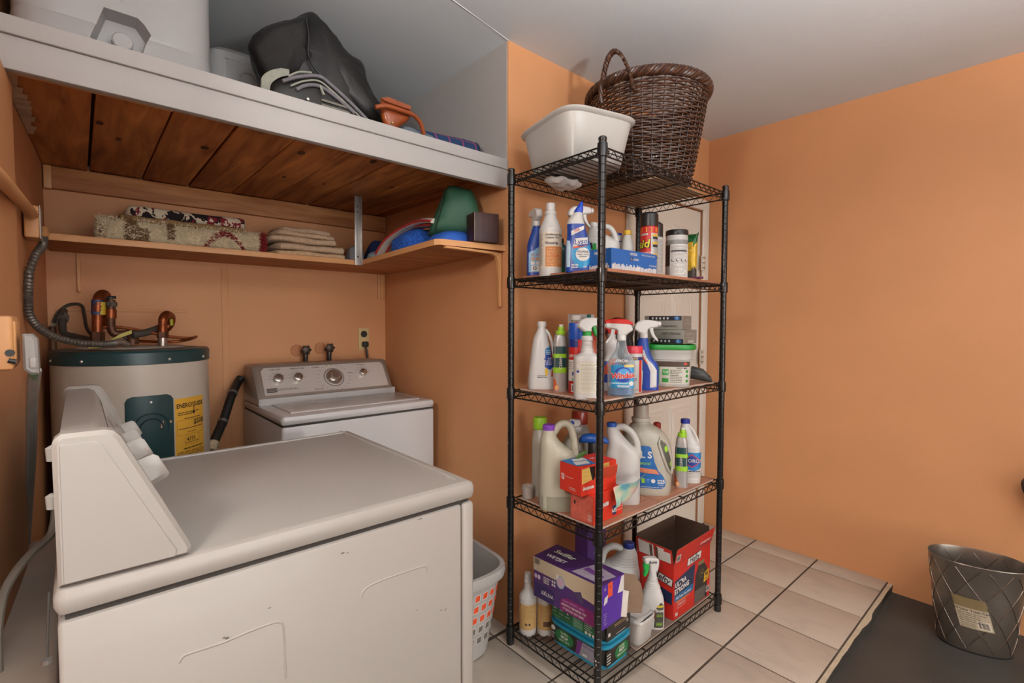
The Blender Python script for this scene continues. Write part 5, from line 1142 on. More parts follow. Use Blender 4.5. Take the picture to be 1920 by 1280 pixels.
def f(b): bd.rect(b, -.046, .0, .165, .196, M('1a2f7a', .4), .0006); bd.rect(b, -.046, -.008, .045, .12, INKW, .0006); bd.text(b, '24', -.016, .05, .012, M('2a7a6a', .4), .001, .02); bd.rect(b, -.020, -.006, .065, .078, BLUE, .001); bd.lines(b, -.04, -.012, .085, .115, 4, GREYL, .001, .35, 3); bd.rect(b, -.024, .004, .006, .036, INKW, .0008); bd.bars(b, -.02, .0, .01, .03, 9, INKB, .0012); bd.text(b, 'RESOLVE', -.014, .135, .012, INKW, .001, .02, rot=.1)
lab_(th, f); cap(th, .031, .193, .058, M('1a4fae', .35), ribs=False, top=.96)
th = put('green_collar_sprayer', 'white spray bottle with a green collar at the front of the third tier', 'spray bottle', 1.400, .945, ZC, 8)
bd = vessel(th, [(0, .041, .034, 3), (.005, .0445, .036, 3), (.125, .0445, .036, 3), (.140, .038, .032, 2.5), (.150, .022, .022, 2), (.158, .0205, .0205, 2), (.182, .0165, .0165, 2), (.188, .0165, .0165, 2), (.193, .019, .019, 2), (.204, .0185, .0185, 2), (.208, .014, .014, 2)], WHP)
b = MB()
for z in (.160, .165, .170, .175, .180): b.lathe([(.0185-(z-.16)*.09, 0), (.0205-(z-.16)*.09, .0015), (.0185-(z-.16)*.09, .003)], WHP, 20, c=(0, 0, z))
b.build('neck_rib', th)
def f(b): bd.rect(b, -.040, .040, .016, .122, M('bdb8a8', .5), .0006); bd.rect(b, -.028, .040, .018, .118, M('c9c4b4', .5), .0009); bd.lines(b, -.025, .037, .022, .115, 22, M('98937f', .5), .0013, .35, 5); bd.rect(b, -.039, -.030, .085, .092, BLUE, .001); bd.rect(b, -.039, -.030, .1, .112, INKW, .001); bd.bars(b, .030, .036, .02, .045, 4, INKB, .0016)
lab_(th, f); trigger(th, .203, 22, WHP, GRN, GRN, 1.0)
th = put('grey_capped_bottle', 'tall grey bottle with a white cap behind the blue-capped can', 'bottle', 1.530, 1.11, ZC); vessel(th, [(0, .04, .03, 3), (.18, .04, .03, 3), (.24, .022, .02), (.265, .018, .018)], M('8b8479', .5)); cap(th, .019, .262, .018, INKW)
th = put('red_green_sprayer', 'red-headed spray bottle of clear orange liquid behind the rack post', 'spray bottle', 1.512, 1.015, ZC, 0)
vessel(th, [(0, .030, .026, 3), (.12, .030, .026, 3), (.16, .018, .018), (.195, .013, .013)], M('b5563a', .25, var=.2, coat=.3)); trigger(th, .19, 178, RED1, GRN, RED1, 1.05)
CLR = ramp_mat('clear_plastic', lambda nt, b: clear_nodes(nt, b)) if False else None
def _clear(col, fac):
    def bld(nt, b):
        N = nt.nodes; L = nt.links; t = N.new('ShaderNodeBsdfTransparent'); t.inputs[0].default_value = (*col, 1); mx = N.new('ShaderNodeMixShader'); lw = N.new('ShaderNodeLayerWeight'); lw.inputs['Blend'].default_value = .35
        mm = N.new('ShaderNodeMath'); mm.operation = 'MULTIPLY_ADD'; mm.inputs[1].default_value = .7; mm.inputs[2].default_value = fac; L.new(lw.outputs['Facing'], mm.inputs[0])
        L.new(mm.outputs[0], mx.inputs[0]); L.new(t.outputs[0], mx.inputs[1]); L.new(b.outputs[0], mx.inputs[2]); b.inputs['Base Color'].default_value = (.55, .6, .63, 1); b.inputs['Roughness'].default_value = .15
        L.new(mx.outputs[0], N['Material Output'].inputs['Surface'])
    return bld
CLR = ramp_mat('clear_plastic', _clear((.86, .92, .95), .14))
th = put('clear_blue_spray', 'clear window cleaner bottle with a red and white trigger head', 'spray bottle', 1.508, .882, ZC, 4)
secs = [(0, .040, .026, 3.2), (.005, .046, .030, 3.2), (.10, .0465, .030, 3), (.128, .040, .027, 2.6), (.155, .022, .020, 2.2), (.185, .016, .016, 2), (.196, .0135, .0135, 2)]
bd = vessel(th, secs, CLR)
b = MB(); Body([(.003, .037, .023, 3.2), (.006, .043, .027, 3.2), (.030, .0435, .027, 3.2)], 36).mesh(b, M('3f6f9c', .15, var=.1, alpha=.75)); b.build('liquid', th)
def f(b):
    bd.rect(b, -.036, .042, .030, .108, M('1d7fae', .35, var=.06), .0008); bd.ell(b, .004, .075, .030, .027, M('1c3f92', .35), .0012); bd.ell(b, .006, .080, .020, .017, M('4f94c8', .35), .0016)
    bd.text(b, 'Windex', .003, .072, .0262, INKW, .0020, .075, .2, wide=.92, rot=.08); bd.text(b, 'Windex', .003, .072, .0262, M('c0241c', .4), .0024, .028, .2, wide=.92, rot=.08)
    bd.text(b, 'VINEGAR', .006, .036, .010, INKW, .0014, .03); bd.rect(b, -.034, .022, .044, .049, M('8fb8c4', .4), .0012); bd.rect(b, .008, .042, .101, .110, M('c9b46a', .4), .0014); bd.ell(b, .032, .046, .008, .008, INKW, .0016, 12)
    bd.text(b, 'CLOROX', -.008, .122, .013, INKW, .0012, .02)
lab_(th, f); trigger(th, .190, 176, WHP, WHP, WHP, 1.08, red_top=RED1)
th = put('bathroom_spray', 'red and white spray bottle standing behind the clear window cleaner', 'spray bottle', 1.600, .995, ZC, 0)
bd = vessel(th, [(0, .040, .026, 3), (.09, .040, .026, 3), (.13, .024, .02, 2.5), (.17, .03, .022, 2.5), (.195, .013, .013)], WHP); 
def f(b): bd.patch(b, [(-.045, .03), (.045, .03), (.03, .11), (-.03, .11)], BLUE, .0008); bd.patch(b, [(-.045, .06), (.0, .06), (.02, .12), (.0, .12)], M('c4502e', .4), .0012)
lab_(th, f); trigger(th, .19, 170, RED1, RED1, WHP, 1.05)
th = put('red_lid_wipes', 'white and red wipes canister with a red lid beside the clear window cleaner', 'canister', 1.612, .905, ZC, 0)
bd = vessel(th, [(0, .030, .030), (.003, .0315, .0315), (.145, .0315, .0315)], WHP2, smooth=False)
def f(b): bd.rect(b, -.05, .05, .118, .130, M('1d2f6e', .4), .0006); bd.text(b, 'BONUS', .0, .124, .010, YLW, .001, .03); bd.rect(b, .022, .034, .004, .118, RED1, .0006); bd.text(b, '42', .006, .05, .014, M('1d2f6e', .4), .001, .02); bd.rect(b, -.02, .02, .01, .014, GREYL, .0008)
lab_(th, f); cap(th, .0325, .142, .026, M('c03040', .4), ribs=False, top=.92)
th = put('blue_trigger_cleaner', 'blue and white waisted spray bottle with a white trigger beside the bucket', 'spray bottle', 1.712, .918, ZC, 0)
bd = vessel(th, [(0, .042, .026, 3), (.005, .047, .028, 3), (.085, .046, .028, 3), (.12, .034, .024, 2.6, -.010), (.155, .025, .02, 2.4, -.013), (.185, .019, .017, 2.2, -.012), (.20, .013, .013, 2, -.010)], BLUE)
def f(b):
    bd.patch(b, [(.016, .01), (.04, .012), (.04, .075), (.016, .112), (.006, .15), (-.002, .15), (.006, .10), (.016, .07)], WHP, .0008); bd.patch(b, [(-.038, .02), (-.012, .02), (-.010, .07), (-.03, .095), (-.040, .09)], INKW, .0008); bd.lines(b, -.034, -.014, .025, .078, 10, GREYL, .0012, .35, 8); bd.patch(b, [(.004, .10), (.010, .10), (-.006, .152), (-.010, .15)], M('c4502e', .4), .0014)
lab_(th, f); trigger(th, .193, 12, WHP, WHP, WHP, 1.05, x=-.010)
bu = put('green_lid_bucket', 'white plastic bucket with a bright green lid on the third tier', 'bucket', 1.900, .935, ZC, 0)
bd = vessel(bu, [(0, .078, .066, 3.2), (.004, .081, .069, 3.2), (.105, .088, .075, 3.2), (.108, .091, .078, 3.2), (.135, .093, .080, 3.2), (.138, .096, .082, 3.2), (.15, .096, .082, 3.2)], WHP2, smooth=False)
def f(b):
    bd.rect(b, -.085, .085, .012, .098, M('bdb9ac', .5), .0006); bd.rect(b, -.085, .085, .080, .101, M('4a3c30', .5, var=.2), .0010); bd.rect(b, -.075, -.034, .012, .080, GRN, .0010); bd.rect(b, -.071, -.040, .024, .070, INKW, .0014); bd.bars(b, -.069, -.052, .028, .066, 6, INKB, .0018); bd.lines(b, -.069, -.042, .028, .068, 7, GREYL, .0020, .3, 3)
    bd.text(b, '8-IN-1', -.006, .058, .014, GRN, .0012, .03); bd.rect(b, -.024, .0, .018, .034, GRN, .0011); bd.rect(b, -.024, .0, .046, .070, M('3f9a4a', .5), .0009); bd.text(b, 'TUB', -.012, .058, .013, INKW, .0016, .02); bd.lines(b, .006, .05, .016, .07, 8, INKB, .0012, .3, 5); bd.rect(b, .058, .070, .088, .097, M('c4452a', .5), .0014); bd.text(b, 'READY MIX', .05, .074, .008, INKB, .0012, .02)
    for z in (.024, .044, .062): bd.ell(b, .071, z, .006, .006, GRN, .0012, 10)
lab_(bu, f)
b = MB(); R_ = [sring(z, .099*s_, .085*s_, 3.2, n=56) for z, s_ in ((.148, 1.0), (.147, 1.03), (.150, 1.045), (.162, 1.045), (.166, 1.02), (.166, .97), (.162, .95), (.162, .1))]
b.loft(R_, GRN); b.build('lid', bu)
GB1 = M('8d8981', .5, var=.05); GB2 = M('7a736a', .5, var=.08)
zt = ZC+.1668
def glovebox(lab, x, y, z, rz, w_, d_, h_, fr, t1, t2, inv):
    th = thing('grey_glove_box', lab, 'box', (x, y, z), rz, 'grey glove boxes'); b = MB(); b.box(-w_, w_, -d_, d_, 0, h_, GB1, .001); b.build('carton', th)
    A = Plane((-w_, d_, 0), (0, -1, 0), (0, 0, 1)); B_ = Plane((-w_, -d_, 0), (1, 0, 0), (0, 0, 1)); b = MB()
    zz = (h_*.66, h_*.98) if inv else (h_*.02, h_*.34)
    A.rect(b, d_*.25, d_*1.96, zz[0], zz[1], INKB, .0005)
    for i in range(5): A.ell(b, d_*(.45+.2*i), sum(zz)/2, d_*.055, h_*.09, INKW, .0009, 8)
    A.ell(b, d_*1.72, sum(zz)/2, d_*.15, h_*.14, M('2d6fae', .5), .001, 14); A.text(b, 'L', d_*1.72, sum(zz)/2, h_*.26, INKW, .0014, .03, flip=inv)
    A.text(b, t1, d_*1.35, h_*.24 if inv else h_*.72, h_*.22, INKB, .0008, .015, flip=inv); A.lines(b, d_*.8, d_*1.9, h_*(.42 if inv else .42), h_*(.56 if inv else .54), 2, GREYL, .0008, .4, 4)
    b.build('side_print', th, sharp=180); b = MB()
    B_.rect(b, w_*.02, w_*1.98, 0.001, h_*.99, GB2, .0004)
    B_.text(b, t2, w_, h_*.68, h_*.22, M('9a948a', .5), .0008, .02, flip=inv); B_.lines(b, w_*.4, w_*1.7, h_*.34, h_*.5, 2, M('9a948a', .5), .0008, .4, 6)
    if not inv: [B_.rect(b, w_*(.6+.2*i), w_*(.7+.2*i), h_*.05, h_*.28, INKW, .001) for i in range(5)]
    b.build('end_print', th, sharp=180); return th
glovebox('lower grey glove box resting on the green bucket lid', 1.965, .965, zt+.0005, .05, .055, .085, .056, 0, 'SOFT STRONG', 'COMFORT FIT', False)
glovebox('upper grey glove box stacked on the lower glove box', 1.955, .975, zt+.0575, .16, .050, .080, .056, 0, 'ComfortFlex', 'NITRILE', True)
bb_ = put('black_plastic_bag', 'crumpled black plastic bag behind the blue trigger cleaner', 'plastic bag', 1.735, 1.06, ZC, 0)
b = MB(); pts = [(-.05, 0), (.05, 0), (.058, .08), (.05, .14), (.060, .20), (.045, .25), (.01, .272), (-.035, .262), (-.065, .235), (-.05, .20), (-.04, .15), (-.055, .08)]
inflate([(p.x, p.z) for p in spline([Vector((x, 0, z)) for x, z in pts], 4, True)], .09, M('191817', .35, var=.2, bump=.3, bscale=40), b, 8); jitter(b, .010, 24, 3); b.v = [Vector((p.x, p.y, max(0., p.z))) for p in b.v]; b.build('film', bb_, sharp=40)
tx = thing('teal_white_carton', 'white carton with a teal corner behind the rack post', 'box', (1.625, 1.165, ZC), .1); b = MB(); b.box(-.05, .05, -.03, .03, 0, .285, WHP2, .002); b.build('carton', tx)
pf2 = Plane((-.05, -.03, 0), (1, 0, 0), (0, 0, 1)); lab_(tx, lambda b: (pf2.rect(b, .001, .099, .2, .284, WHP2, .0003), pf2.rect(b, .045, .075, .24, .284, M('1f6a66', .5)), pf2.lines(b, .01, .04, .25, .275, 2, GREYL, .0008)), 'print')
pz = put('grey_pouch', 'dark grey zipped pouch lying beside the bucket', 'pouch', 2.068, .905, ZC, 8)
b = MB(); R_ = []
for t, w_, h_ in ((0, .004, .003), (.05, .014, .012), (.35, .026, .028), (.7, .026, .026), (.95, .016, .012), (1, .004, .003)):
    x = -.06+.125*t; z0_ = .001; R_.append([Vector((x, w_*math.cos(a_), z0_+h_*(1+math.sin(a_)) + .020*(1-t))) for a_ in [2*PI*i/18 for i in range(18)]])
b.loft(R_, M('3a3d3b', .5, var=.1)); mn = min(p.z for p in b.v); b.v = [Vector((p.x, p.y, max(0, p.z-mn*(1 if True else 0)))) for p in b.v]; b.build('body', pz, sharp=60); b = MB(); b.tube([(-.05, -.018, .055), (0, -.027, .046), (.055, -.016, .026)], .002, BLK1, 6); b.build('zip', pz)
# ------------------------------------------------------------------ fourth tier (D)
TRL = M('aaa592', .38, var=.05, scale=14, coat=.1); TRL2 = M('a39e90', .4, var=.05, scale=14, coat=.1); LIQ = M('8f8c78', .35, var=.05)
th = put('detergent_jug', 'large cloudy white detergent jug with a purple cap on the fourth tier', 'jug', 1.412, 1.085, ZD_, 6)
bd = vessel(th, [(0, .062, .050, 3.2), (.006, .070, .056, 3.2), (.06, .072, .057, 3), (.16, .071, .054, 2.8), (.20, .062, .048, 2.6, -.006), (.235, .040, .038, 2.2, -.028), (.262, .028, .028, 2, -.036), (.285, .023, .023, 2, -.036)], TRL)
lab_(th, lambda b: bd.rect(b, -.11, .11, .004, .055, LIQ, .0008), 'liquid_level')
handle(th, [(-.020, 0, .270), (.004, 0, .302), (.030, 0, .306), (.046, 0, .285), (.056, 0, .24), (.060, 0, .19), (.058, 0, .15)], .0135, TRL)
cap(th, .0225, .283, .020, M('7a3fa8', .4), x=-.036)
th = put('lime_cap_jug', 'cloudy jug with a lime green cap behind the purple-capped jug', 'jug', 1.476, 1.215, ZD_); vessel(th, [(0, .054, .045, 3), (.18, .054, .045, 3), (.24, .03, .03, 2.2, -.02), (.262, .02, .02, 2, -.022)], TRL2); cap(th, .0265, .258, .045, LIME, x=-.022)

th = put('grey_spray_jug', 'cloudy grey bottle with a white spout and blue button behind the red boxes', 'bottle', 1.562, 1.137, ZD_, 0)
bd = vessel(th, [(0, .048, .042, 2.6), (.006, .052, .046, 2.6), (.14, .054, .047, 2.6), (.20, .047, .042, 2.4), (.235, .03, .03, 2.1), (.248, .024, .024)], TRL2)
cap(th, .0245, .246, .022, WHP); b = MB(); b.prism([(-.026, .268), (.012, .268), (.022, .278), (.018, .294), (-.020, .297), (-.028, .285)], -.014, .014, WHP, .004); b.build('spout', th); b = MB(); b.lathe([(.001, 0), (.009, 0), (.008, .003), (.001, .003)], BLUE, 14, T=Matrix.Translation((-.012, -.014, .283)) @ Matrix.Rotation(PI/2, 4, 'X')); b.build('button', th)
th = put('red_cap_bottle', 'grey bottle with a tall translucent red cap at the back of the fourth tier', 'bottle', 1.640, 1.180, ZD_); vessel(th, [(0, .045, .035, 2.8), (.19, .045, .035, 2.8), (.25, .032, .03), (.268, .026, .026)], M('9c9a96', .4)); cap(th, .034, .262, .052, M('8f2318', .3, coat=.3), ribs=False, top=.94)
th = put('clear_cup', 'small cloudy measuring cup behind the purple-capped jug', 'cup', 1.387, 1.222, ZD_); b = MB(); b.loft([sring(z, r_, r_, n=28) for z, r_ in ((0, .018), (.002, .021), (.048, .024), (.048, .0225), (.004, .019), (.003, .008))], M('b5a9a0', .3, alpha=.7)); b.build('cup', th)
BR = M('c8321f', .45, var=.04); BR2 = M('c8604f', .35, var=.15, scale=40)
def redbox(lab, x0, y0, w_, d_, h_, z, rz, upper):
    th = thing('red_dryer_sheet_box', lab, 'box', (x0, y0, z), rz, 'red dryer sheet boxes'); b = MB(); b.box(0, w_, 0, d_, 0, h_, BR, .0015); b.build('carton', th)
    A = Plane((0, d_, 0), (0, -1, 0), (0, 0, 1)); F_ = Plane((0, 0, 0), (1, 0, 0), (0, 0, 1)); T_ = Plane((0, 0, h_), (1, 0, 0), (0, 1, 0)); YP_ = M('cfae5a', .5)
    def f(b):
        if upper:
            F_.patch(b, [(.002, h_*.42), (.05, h_*.50), (.04, h_*.96), (.002, h_*.93)], YP_, .0006); F_.text(b, 'bounce', .032, h_*.26, .017, INKW, .0009, .06, .25); F_.patch(b, [(.075, h_*.50), (.14, h_*.56), (.135, h_*.97), (.07, h_*.93)], YP_, .0006)
            for i in range(3): F_.rect(b, .004, .044, h_*(.52+.14*i), h_*(.525+.14*i), M('a03020', .5), .001); F_.rect(b, .078, .134, h_*(.60+.12*i), h_*(.605+.12*i), M('a03020', .5), .001)
            A.text(b, '60', d_*.16, h_*.5, .022, INKW, .0009, .03, rot=PI/2); A.lines(b, d_*.25, d_*.62, h_*.50, h_*.56, 1, INKW, .0009, .3, 3); A.lines(b, d_*.45, d_*.75, h_*.10, h_*.22, 2, INKW, .0009, .3, 5)
            T_.patch(b, [(.0, .018), (.075, .004), (.10, d_*.98), (.0, d_*.98)], M('2f6ea8', .5, var=.3, scale=20), .0006); T_.patch(b, [(.006, .030), (.060, .018), (.075, .05), (.02, .06)], INKW, .0010); T_.patch(b, [(.03, .065), (.085, .055), (.09, .085), (.04, .09)], INKW, .0010); T_.text(b, 'FREE & FRESH', .135, d_*.55, .012, INKW, .001, .03)
        else:
            F_.rect(b, .105, .128, h_*.08, h_*.42, M('24395a', .5), .0006); F_.text(b, '5', .1165, h_*.25, .034, INKW, .0010, .03, rot=PI/2); F_.lines(b, .133, .165, h_*.15, h_*.45, 3, M('e08a78', .5), .0009, .4, 6)
            A.rect(b, 0.002, d_-.002, .003, h_-.003, BR2, .0005); A.lines(b, d_*.1, d_*.9, h_*.1, h_*.9, 12, M('d8988a', .4), .0009, .12, 9); A.text(b, '80', d_*.86, h_*.22, .024, M('d8a89c', .5), .0010, .03, rot=PI/2); A.rect(b, d_*.16, d_*.24, h_*.55, h_*.68, INKB, .0009)
            F_.text(b, 'bounce', .045, h_*.6, .024, INKW, .0009, .06, .25)
    lab_(th, lambda b: (F_.rect(b, .001, w_-.001, .001, h_-.001, BR, .0003), A.rect(b, .001, d_-.001, .001, h_-.001, BR, .0003), T_.rect(b, .001, w_-.001, .001, d_-.001, BR, .0003) if upper else 0, f(b)), 'print')
    if upper:
        b = MB(); q = [(.058, -.001, h_*.46), (.142, -.001, h_*.40), (.150, -.022, h_*.60), (.140, -.034, h_*.95), (.062, -.026, h_*.92)]; b.add([Vector(p) for p in q]+[Vector(p)+Vector((0, .0015, .001)) for p in q], [(0, 1, 2, 3, 4), (9, 8, 7, 6, 5)]+[(i, (i+1) % 5, 5+(i+1) % 5, 5+i) for i in range(5)], M('cc4a30', .45)); b.build('torn_flap', th)
        b = MB(); b.add([(.050, -.0012, h_*.5), (.062, -.0012, h_*.45), (.064, -.0012, h_*.95), (.036, -.0012, h_*.97)], [(0, 1, 2, 3)], BLK1); b.build('opening', th)
        b = MB(); pts = [(p.x, p.z) for p in spline([Vector((x, 0, z)) for x, z in ((.025, .002), (.06, .004), (.085, .022), (.065, .022), (.035, .014))], 3, True)]; inflate(pts, .006, M('3a5a24', .5, var=.2), b, 3, Matrix.Translation((.03, d_*.8, h_))); b.build('paper_leaf', th)
    return th
redbox('lower red dryer sheet box wrapped in film', 1.372, .888, .165, .100, .098, ZD_, .02, False)
redbox('upper red dryer sheet box with a torn opening flap', 1.338, .912, .172, .104, .098, ZD_+.0985, -.07, True)
fl = thing('plastic_film', 'loose pastel printed plastic film hanging off the lower red box', 'plastic film', (1.50, .875, ZD_+.03))
def pastel(nt, b):
    N = nt.nodes; L = nt.links; tc = N.new('ShaderNodeTexCoord'); nz = N.new('ShaderNodeTexNoise'); nz.inputs['Scale'].default_value = 16; nz.inputs['Detail'].default_value = 1; L.new(tc.outputs['Object'], nz.inputs['Vector'])
    cr = N.new('ShaderNodeValToRGB'); E_ = cr.color_ramp.elements; E_[0].position = .3; E_[0].color = (*lin('5f9fb0'), 1); E_[1].position = .7; E_[1].color = (*lin('b86a66'), 1); e2 = E_.new(.45); e2.color = (*lin('9fb59a'), 1); e3 = E_.new(.56); e3.color = (*lin('d0a8a0'), 1)
    L.new(nz.outputs['Fac'], cr.inputs['Fac']); L.new(cr.outputs[0], b.inputs['Base Color']); b.inputs['Roughness'].default_value = .2
b = MB(); nx, nz_ = 18, 12; V = []; F = []
for j in range(nz_+1):
    for i in range(nx+1):
        u, v = i/nx, j/nz_; wd = .10+.07*v-.03*(1-v)**2; V.append((-.045+wd*u*1.25, -.012-.022*math.sin(PI*u)*(.4+.6*v)+.012*u-.006*math.sin(9*u+5*v), .012+.075*v+.030*u*(1-.6*v)+.006*math.sin(7*u)))
for j in range(nz_):
    for i in range(nx): q = j*(nx+1)+i; F.append((q, q+1, q+nx+2, q+nx+1))
b.add(V, F, ramp_mat('pastel_film', pastel)); jitter(b, .004, 45, 2); b.build('film', fl, sharp=40)
th = put('blue_dome_sprayer', 'spray bottle with a rounded blue hood and black neck behind the red boxes', 'spray bottle', 1.546, 1.036, ZD_, 0)
vessel(th, [(0, .036, .03, 2.6), (.12, .036, .03, 2.6), (.15, .02, .02), (.17, .016, .016)], M('b59a2c', .4)); b = MB(); b.lathe([(.017, .165), (.018, .19), (.016, .225)], BLK1, 20); b.build('neck', th)
b = MB(); b.loft([[Vector((-.05+.11*t, w_*math.cos(a_), .222+.034*k_*(.5+.5*math.sin(a_)))) for a_ in [2*PI*i/20 for i in range(20)]] for t, w_, k_ in ((0, .006, .5), (.12, .016, .95), (.4, .021, 1.1), (.75, .018, .95), (.93, .011, .6), (1, .003, .3))], M('1d4f9c', .35)); b.build('hood', th, sharp=60)
th = put('white_bleach_jug', 'white handled jug with a blue cap beside the red boxes', 'jug', 1.642, .968, ZD_, 2)
bd = vessel(th, [(0, .058, .044, 3.2), (.006, .064, .048, 3.2), (.14, .064, .048, 3.2), (.19, .060, .045, 3), (.225, .040, .038, 2.4, -.018), (.26, .026, .026, 2, -.036), (.284, .0175, .0175, 2, -.042)], WHP2)
handle(th, [(-.030, 0, .272), (-.006, 0, .282), (.024, 0, .268), (.046, 0, .238), (.054, 0, .20), (.054, 0, .165)], .0135, WHP2)
def f(b): bd.patch(b, [(-.06, .05), (-.024, .05), (-.028, .15), (-.05, .165), (-.06, .16)], M('1d5f9c', .4), .0008); bd.rect(b, -.055, -.028, .062, .072, INKW, .0012)
lab_(th, f); cap(th, .0185, .281, .016, M('1d4fa0', .4), x=-.042)
th = put('jumbo_detergent_jug', 'very large cloudy jug with a blue label reading 225 on the fourth tier', 'jug', 1.812, .975, ZD_, 0)
bd = vessel(th, [(0, .082, .062, 3), (.008, .094, .070, 3), (.12, .098, .072, 2.8), (.19, .094, .068, 2.6, -.002), (.235, .078, .058, 2.4, -.010), (.262, .050, .046, 2.1, -.020), (.274, .034, .034, 2, -.024), (.285, .034, .034, 2, -.024)], TRL2)
cap(th, .036, .282, .014, M('b5b0a6', .4), 'neck_ring', -.024); cap(th, .030, .294, .052, M('a59c92', .35), x=-.024, ribs=False, top=.95)
DKI = M('4a4a40', .5)
b = MB(); bd.patch(b, [(.052, .205), (.060, .218), (.078, .20), (.096, .15), (.104, .105), (.098, .095), (.084, .115), (.064, .165)], DKI, .0008); bd.ell(b, .078, .185, .008, .012, LIME, .0012, 12); bd.ell(b, .098, .125, .005, .010, LIME, .0012, 12); b.build('handle_opening', th, sharp=180)
b = MB(); b.tube([bd.surf(a_, z_, .002) for a_, z_ in [(.048, .205), (.058, .226), (.082, .206), (.102, .15), (.112, .10), (.100, .085), (.080, .108), (.060, .16), (.048, .205)]], .006, TRL2, 8); b.build('handle_rim', th, sharp=60)
def f(b):
    BL = M('1f5f9e', .4, var=.05)
    bd.patch(b, [(-.09, .030), (.058, .030), (.072, .040), (.074, .060), (.062, .082), (.045, .10), (.030, .135), (.018, .19), (.010, .195), (-.09, .195)], BL, .0008); bd.patch(b, [(-.09, .092), (.05, .086), (.036, .105), (-.09, .116)], M('c97a5c', .45), .0012)
    bd.text(b, 'ALL S', -.022, .160, .036, INKW, .0014, .03); bd.text(b, 'natural', -.010, .128, .017, M('8fc02a', .4), .0014, .01, .25); bd.text(b, '225', .056, .058, .020, INKW, .0014, .035); bd.text(b, 'LOADS', .056, .045, .006, INKW, .0014, .01); bd.ell(b, .026, .060, .008, .008, INKW, .0014, 14); bd.rect(b, -.018, -.006, .050, .068, LIME, .0014); bd.lines(b, .0, .014, .052, .068, 3, M('6fa0c8', .4), .0014, .4, 3); bd.lines(b, -.02, .05, .033, .038, 1, INKW, .0014, .4, 4)
lab_(th, f)
lime_bottle('lime and teal banded bottle between jumbo jug and bleach bottle', 1.958, .905, ZD_, 0)
th = put('bleach_bottle', 'white bleach bottle with a blue cap and blue diamond label at the rack end', 'bottle', 2.052, .922, ZD_, 2)
bd = vessel(th, [(0, .042, .034, 3), (.005, .046, .037, 3), (.135, .046, .037, 3), (.16, .042, .034, 2.7, -.002), (.20, .028, .026, 2.2, -.014), (.235, .018, .018, 2, -.018), (.25, .0165, .0165, 2, -.018)], WHP)
handle(th, [(-.006, .0, .24), (.014, .0, .215), (.030, 0, .18), (.036, 0, .15)], .007, WHP)
def f(b):
    bd.rect(b, -.060, .060, .016, .13, INKW, .0006); bd.rect(b, -.060, .060, .066, .13, M('1f74b0', .4, var=.15, scale=20), .0010); bd.patch(b, [(-.06, .068), (-.06, .075), (.02, .060), (.06, .075), (.06, .068), (.02, .052)], M('1f74b0', .4), .0012)
    bd.patch(b, [(-.032, .094), (.010, .066), (.052, .094), (.010, .124)], M('b8304a', .4), .0014); bd.patch(b, [(-.026, .094), (.010, .071), (.046, .094), (.010, .119)], M('24408f', .4), .0018); bd.text(b, 'CLOROX', .012, .095, .0205, INKW, .0024, .015)
    bd.lines(b, -.02, .045, .046, .054, 1, INKB, .0012, .5, 3); bd.lines(b, -.02, .045, .022, .044, 4, GREYL, .0012, .35, 4); bd.ell(b, -.025, .032, .006, .006, M('b5563a', .5), .0012, 10)
lab_(th, f); cap(th, .0185, .247, .018, M('1f2f8a', .4), x=-.018)
th = put('red_tip_bottle', 'grey bottle with a small red tip behind the jumbo jug', 'bottle', 2.045, 1.075, ZD_); vessel(th, [(0, .035, .028, 2.6), (.14, .035, .028, 2.6), (.19, .016, .016), (.20, .014, .014)], GREYL); cap(th, .016, .198, .032, M('a8321f', .4), top=.5)

# ------------------------------------------------------------------ bottom tier (E)
for i, (x, y, lab) in enumerate(((1.383, 1.215, 'small white bottle with a tan label bearing a bow, next to the rack post'), (1.434, 1.170, 'small white bottle with a brown-boxed tan label beside the purple carton'))):
    th = put('tan_label_bottle', lab, 'bottle', x, y, ZE0, 0, 'small tan-label bottles')
    bd = vessel(th, [(0, .029, .029), (.005, .0325, .0325), (.125, .0335, .0335), (.142, .031, .031), (.165, .0185, .0185), (.19, .0145, .0145), (.197, .0165, .0165), (.203, .0165, .0165), (.206, .012, .012)], WHP)
    def f(b):
        bd.rect(b, -.040, .040, .020, .118, M('bd9a62', .55, var=.06), .0007); bd.lines(b, -.020, .022, .062, .112, 10, M('9a7a48', .55), .0011, .3, i+3)
        if i == 0: bd.patch(b, [(-.010, .036), (.0, .042), (-.010, .048)], INKB, .0012); bd.patch(b, [(.010, .036), (.0, .042), (.010, .048)], INKB, .0012)
        else: bd.rect(b, -.008, .024, .034, .054, M('5f4632', .5), .0012)
    lab_(th, f); cap(th, .0135, .204, .024, WHP)
RIM = M('1f7f9c', .35, var=.05); MB_ = M('26241f', .4, var=.1)
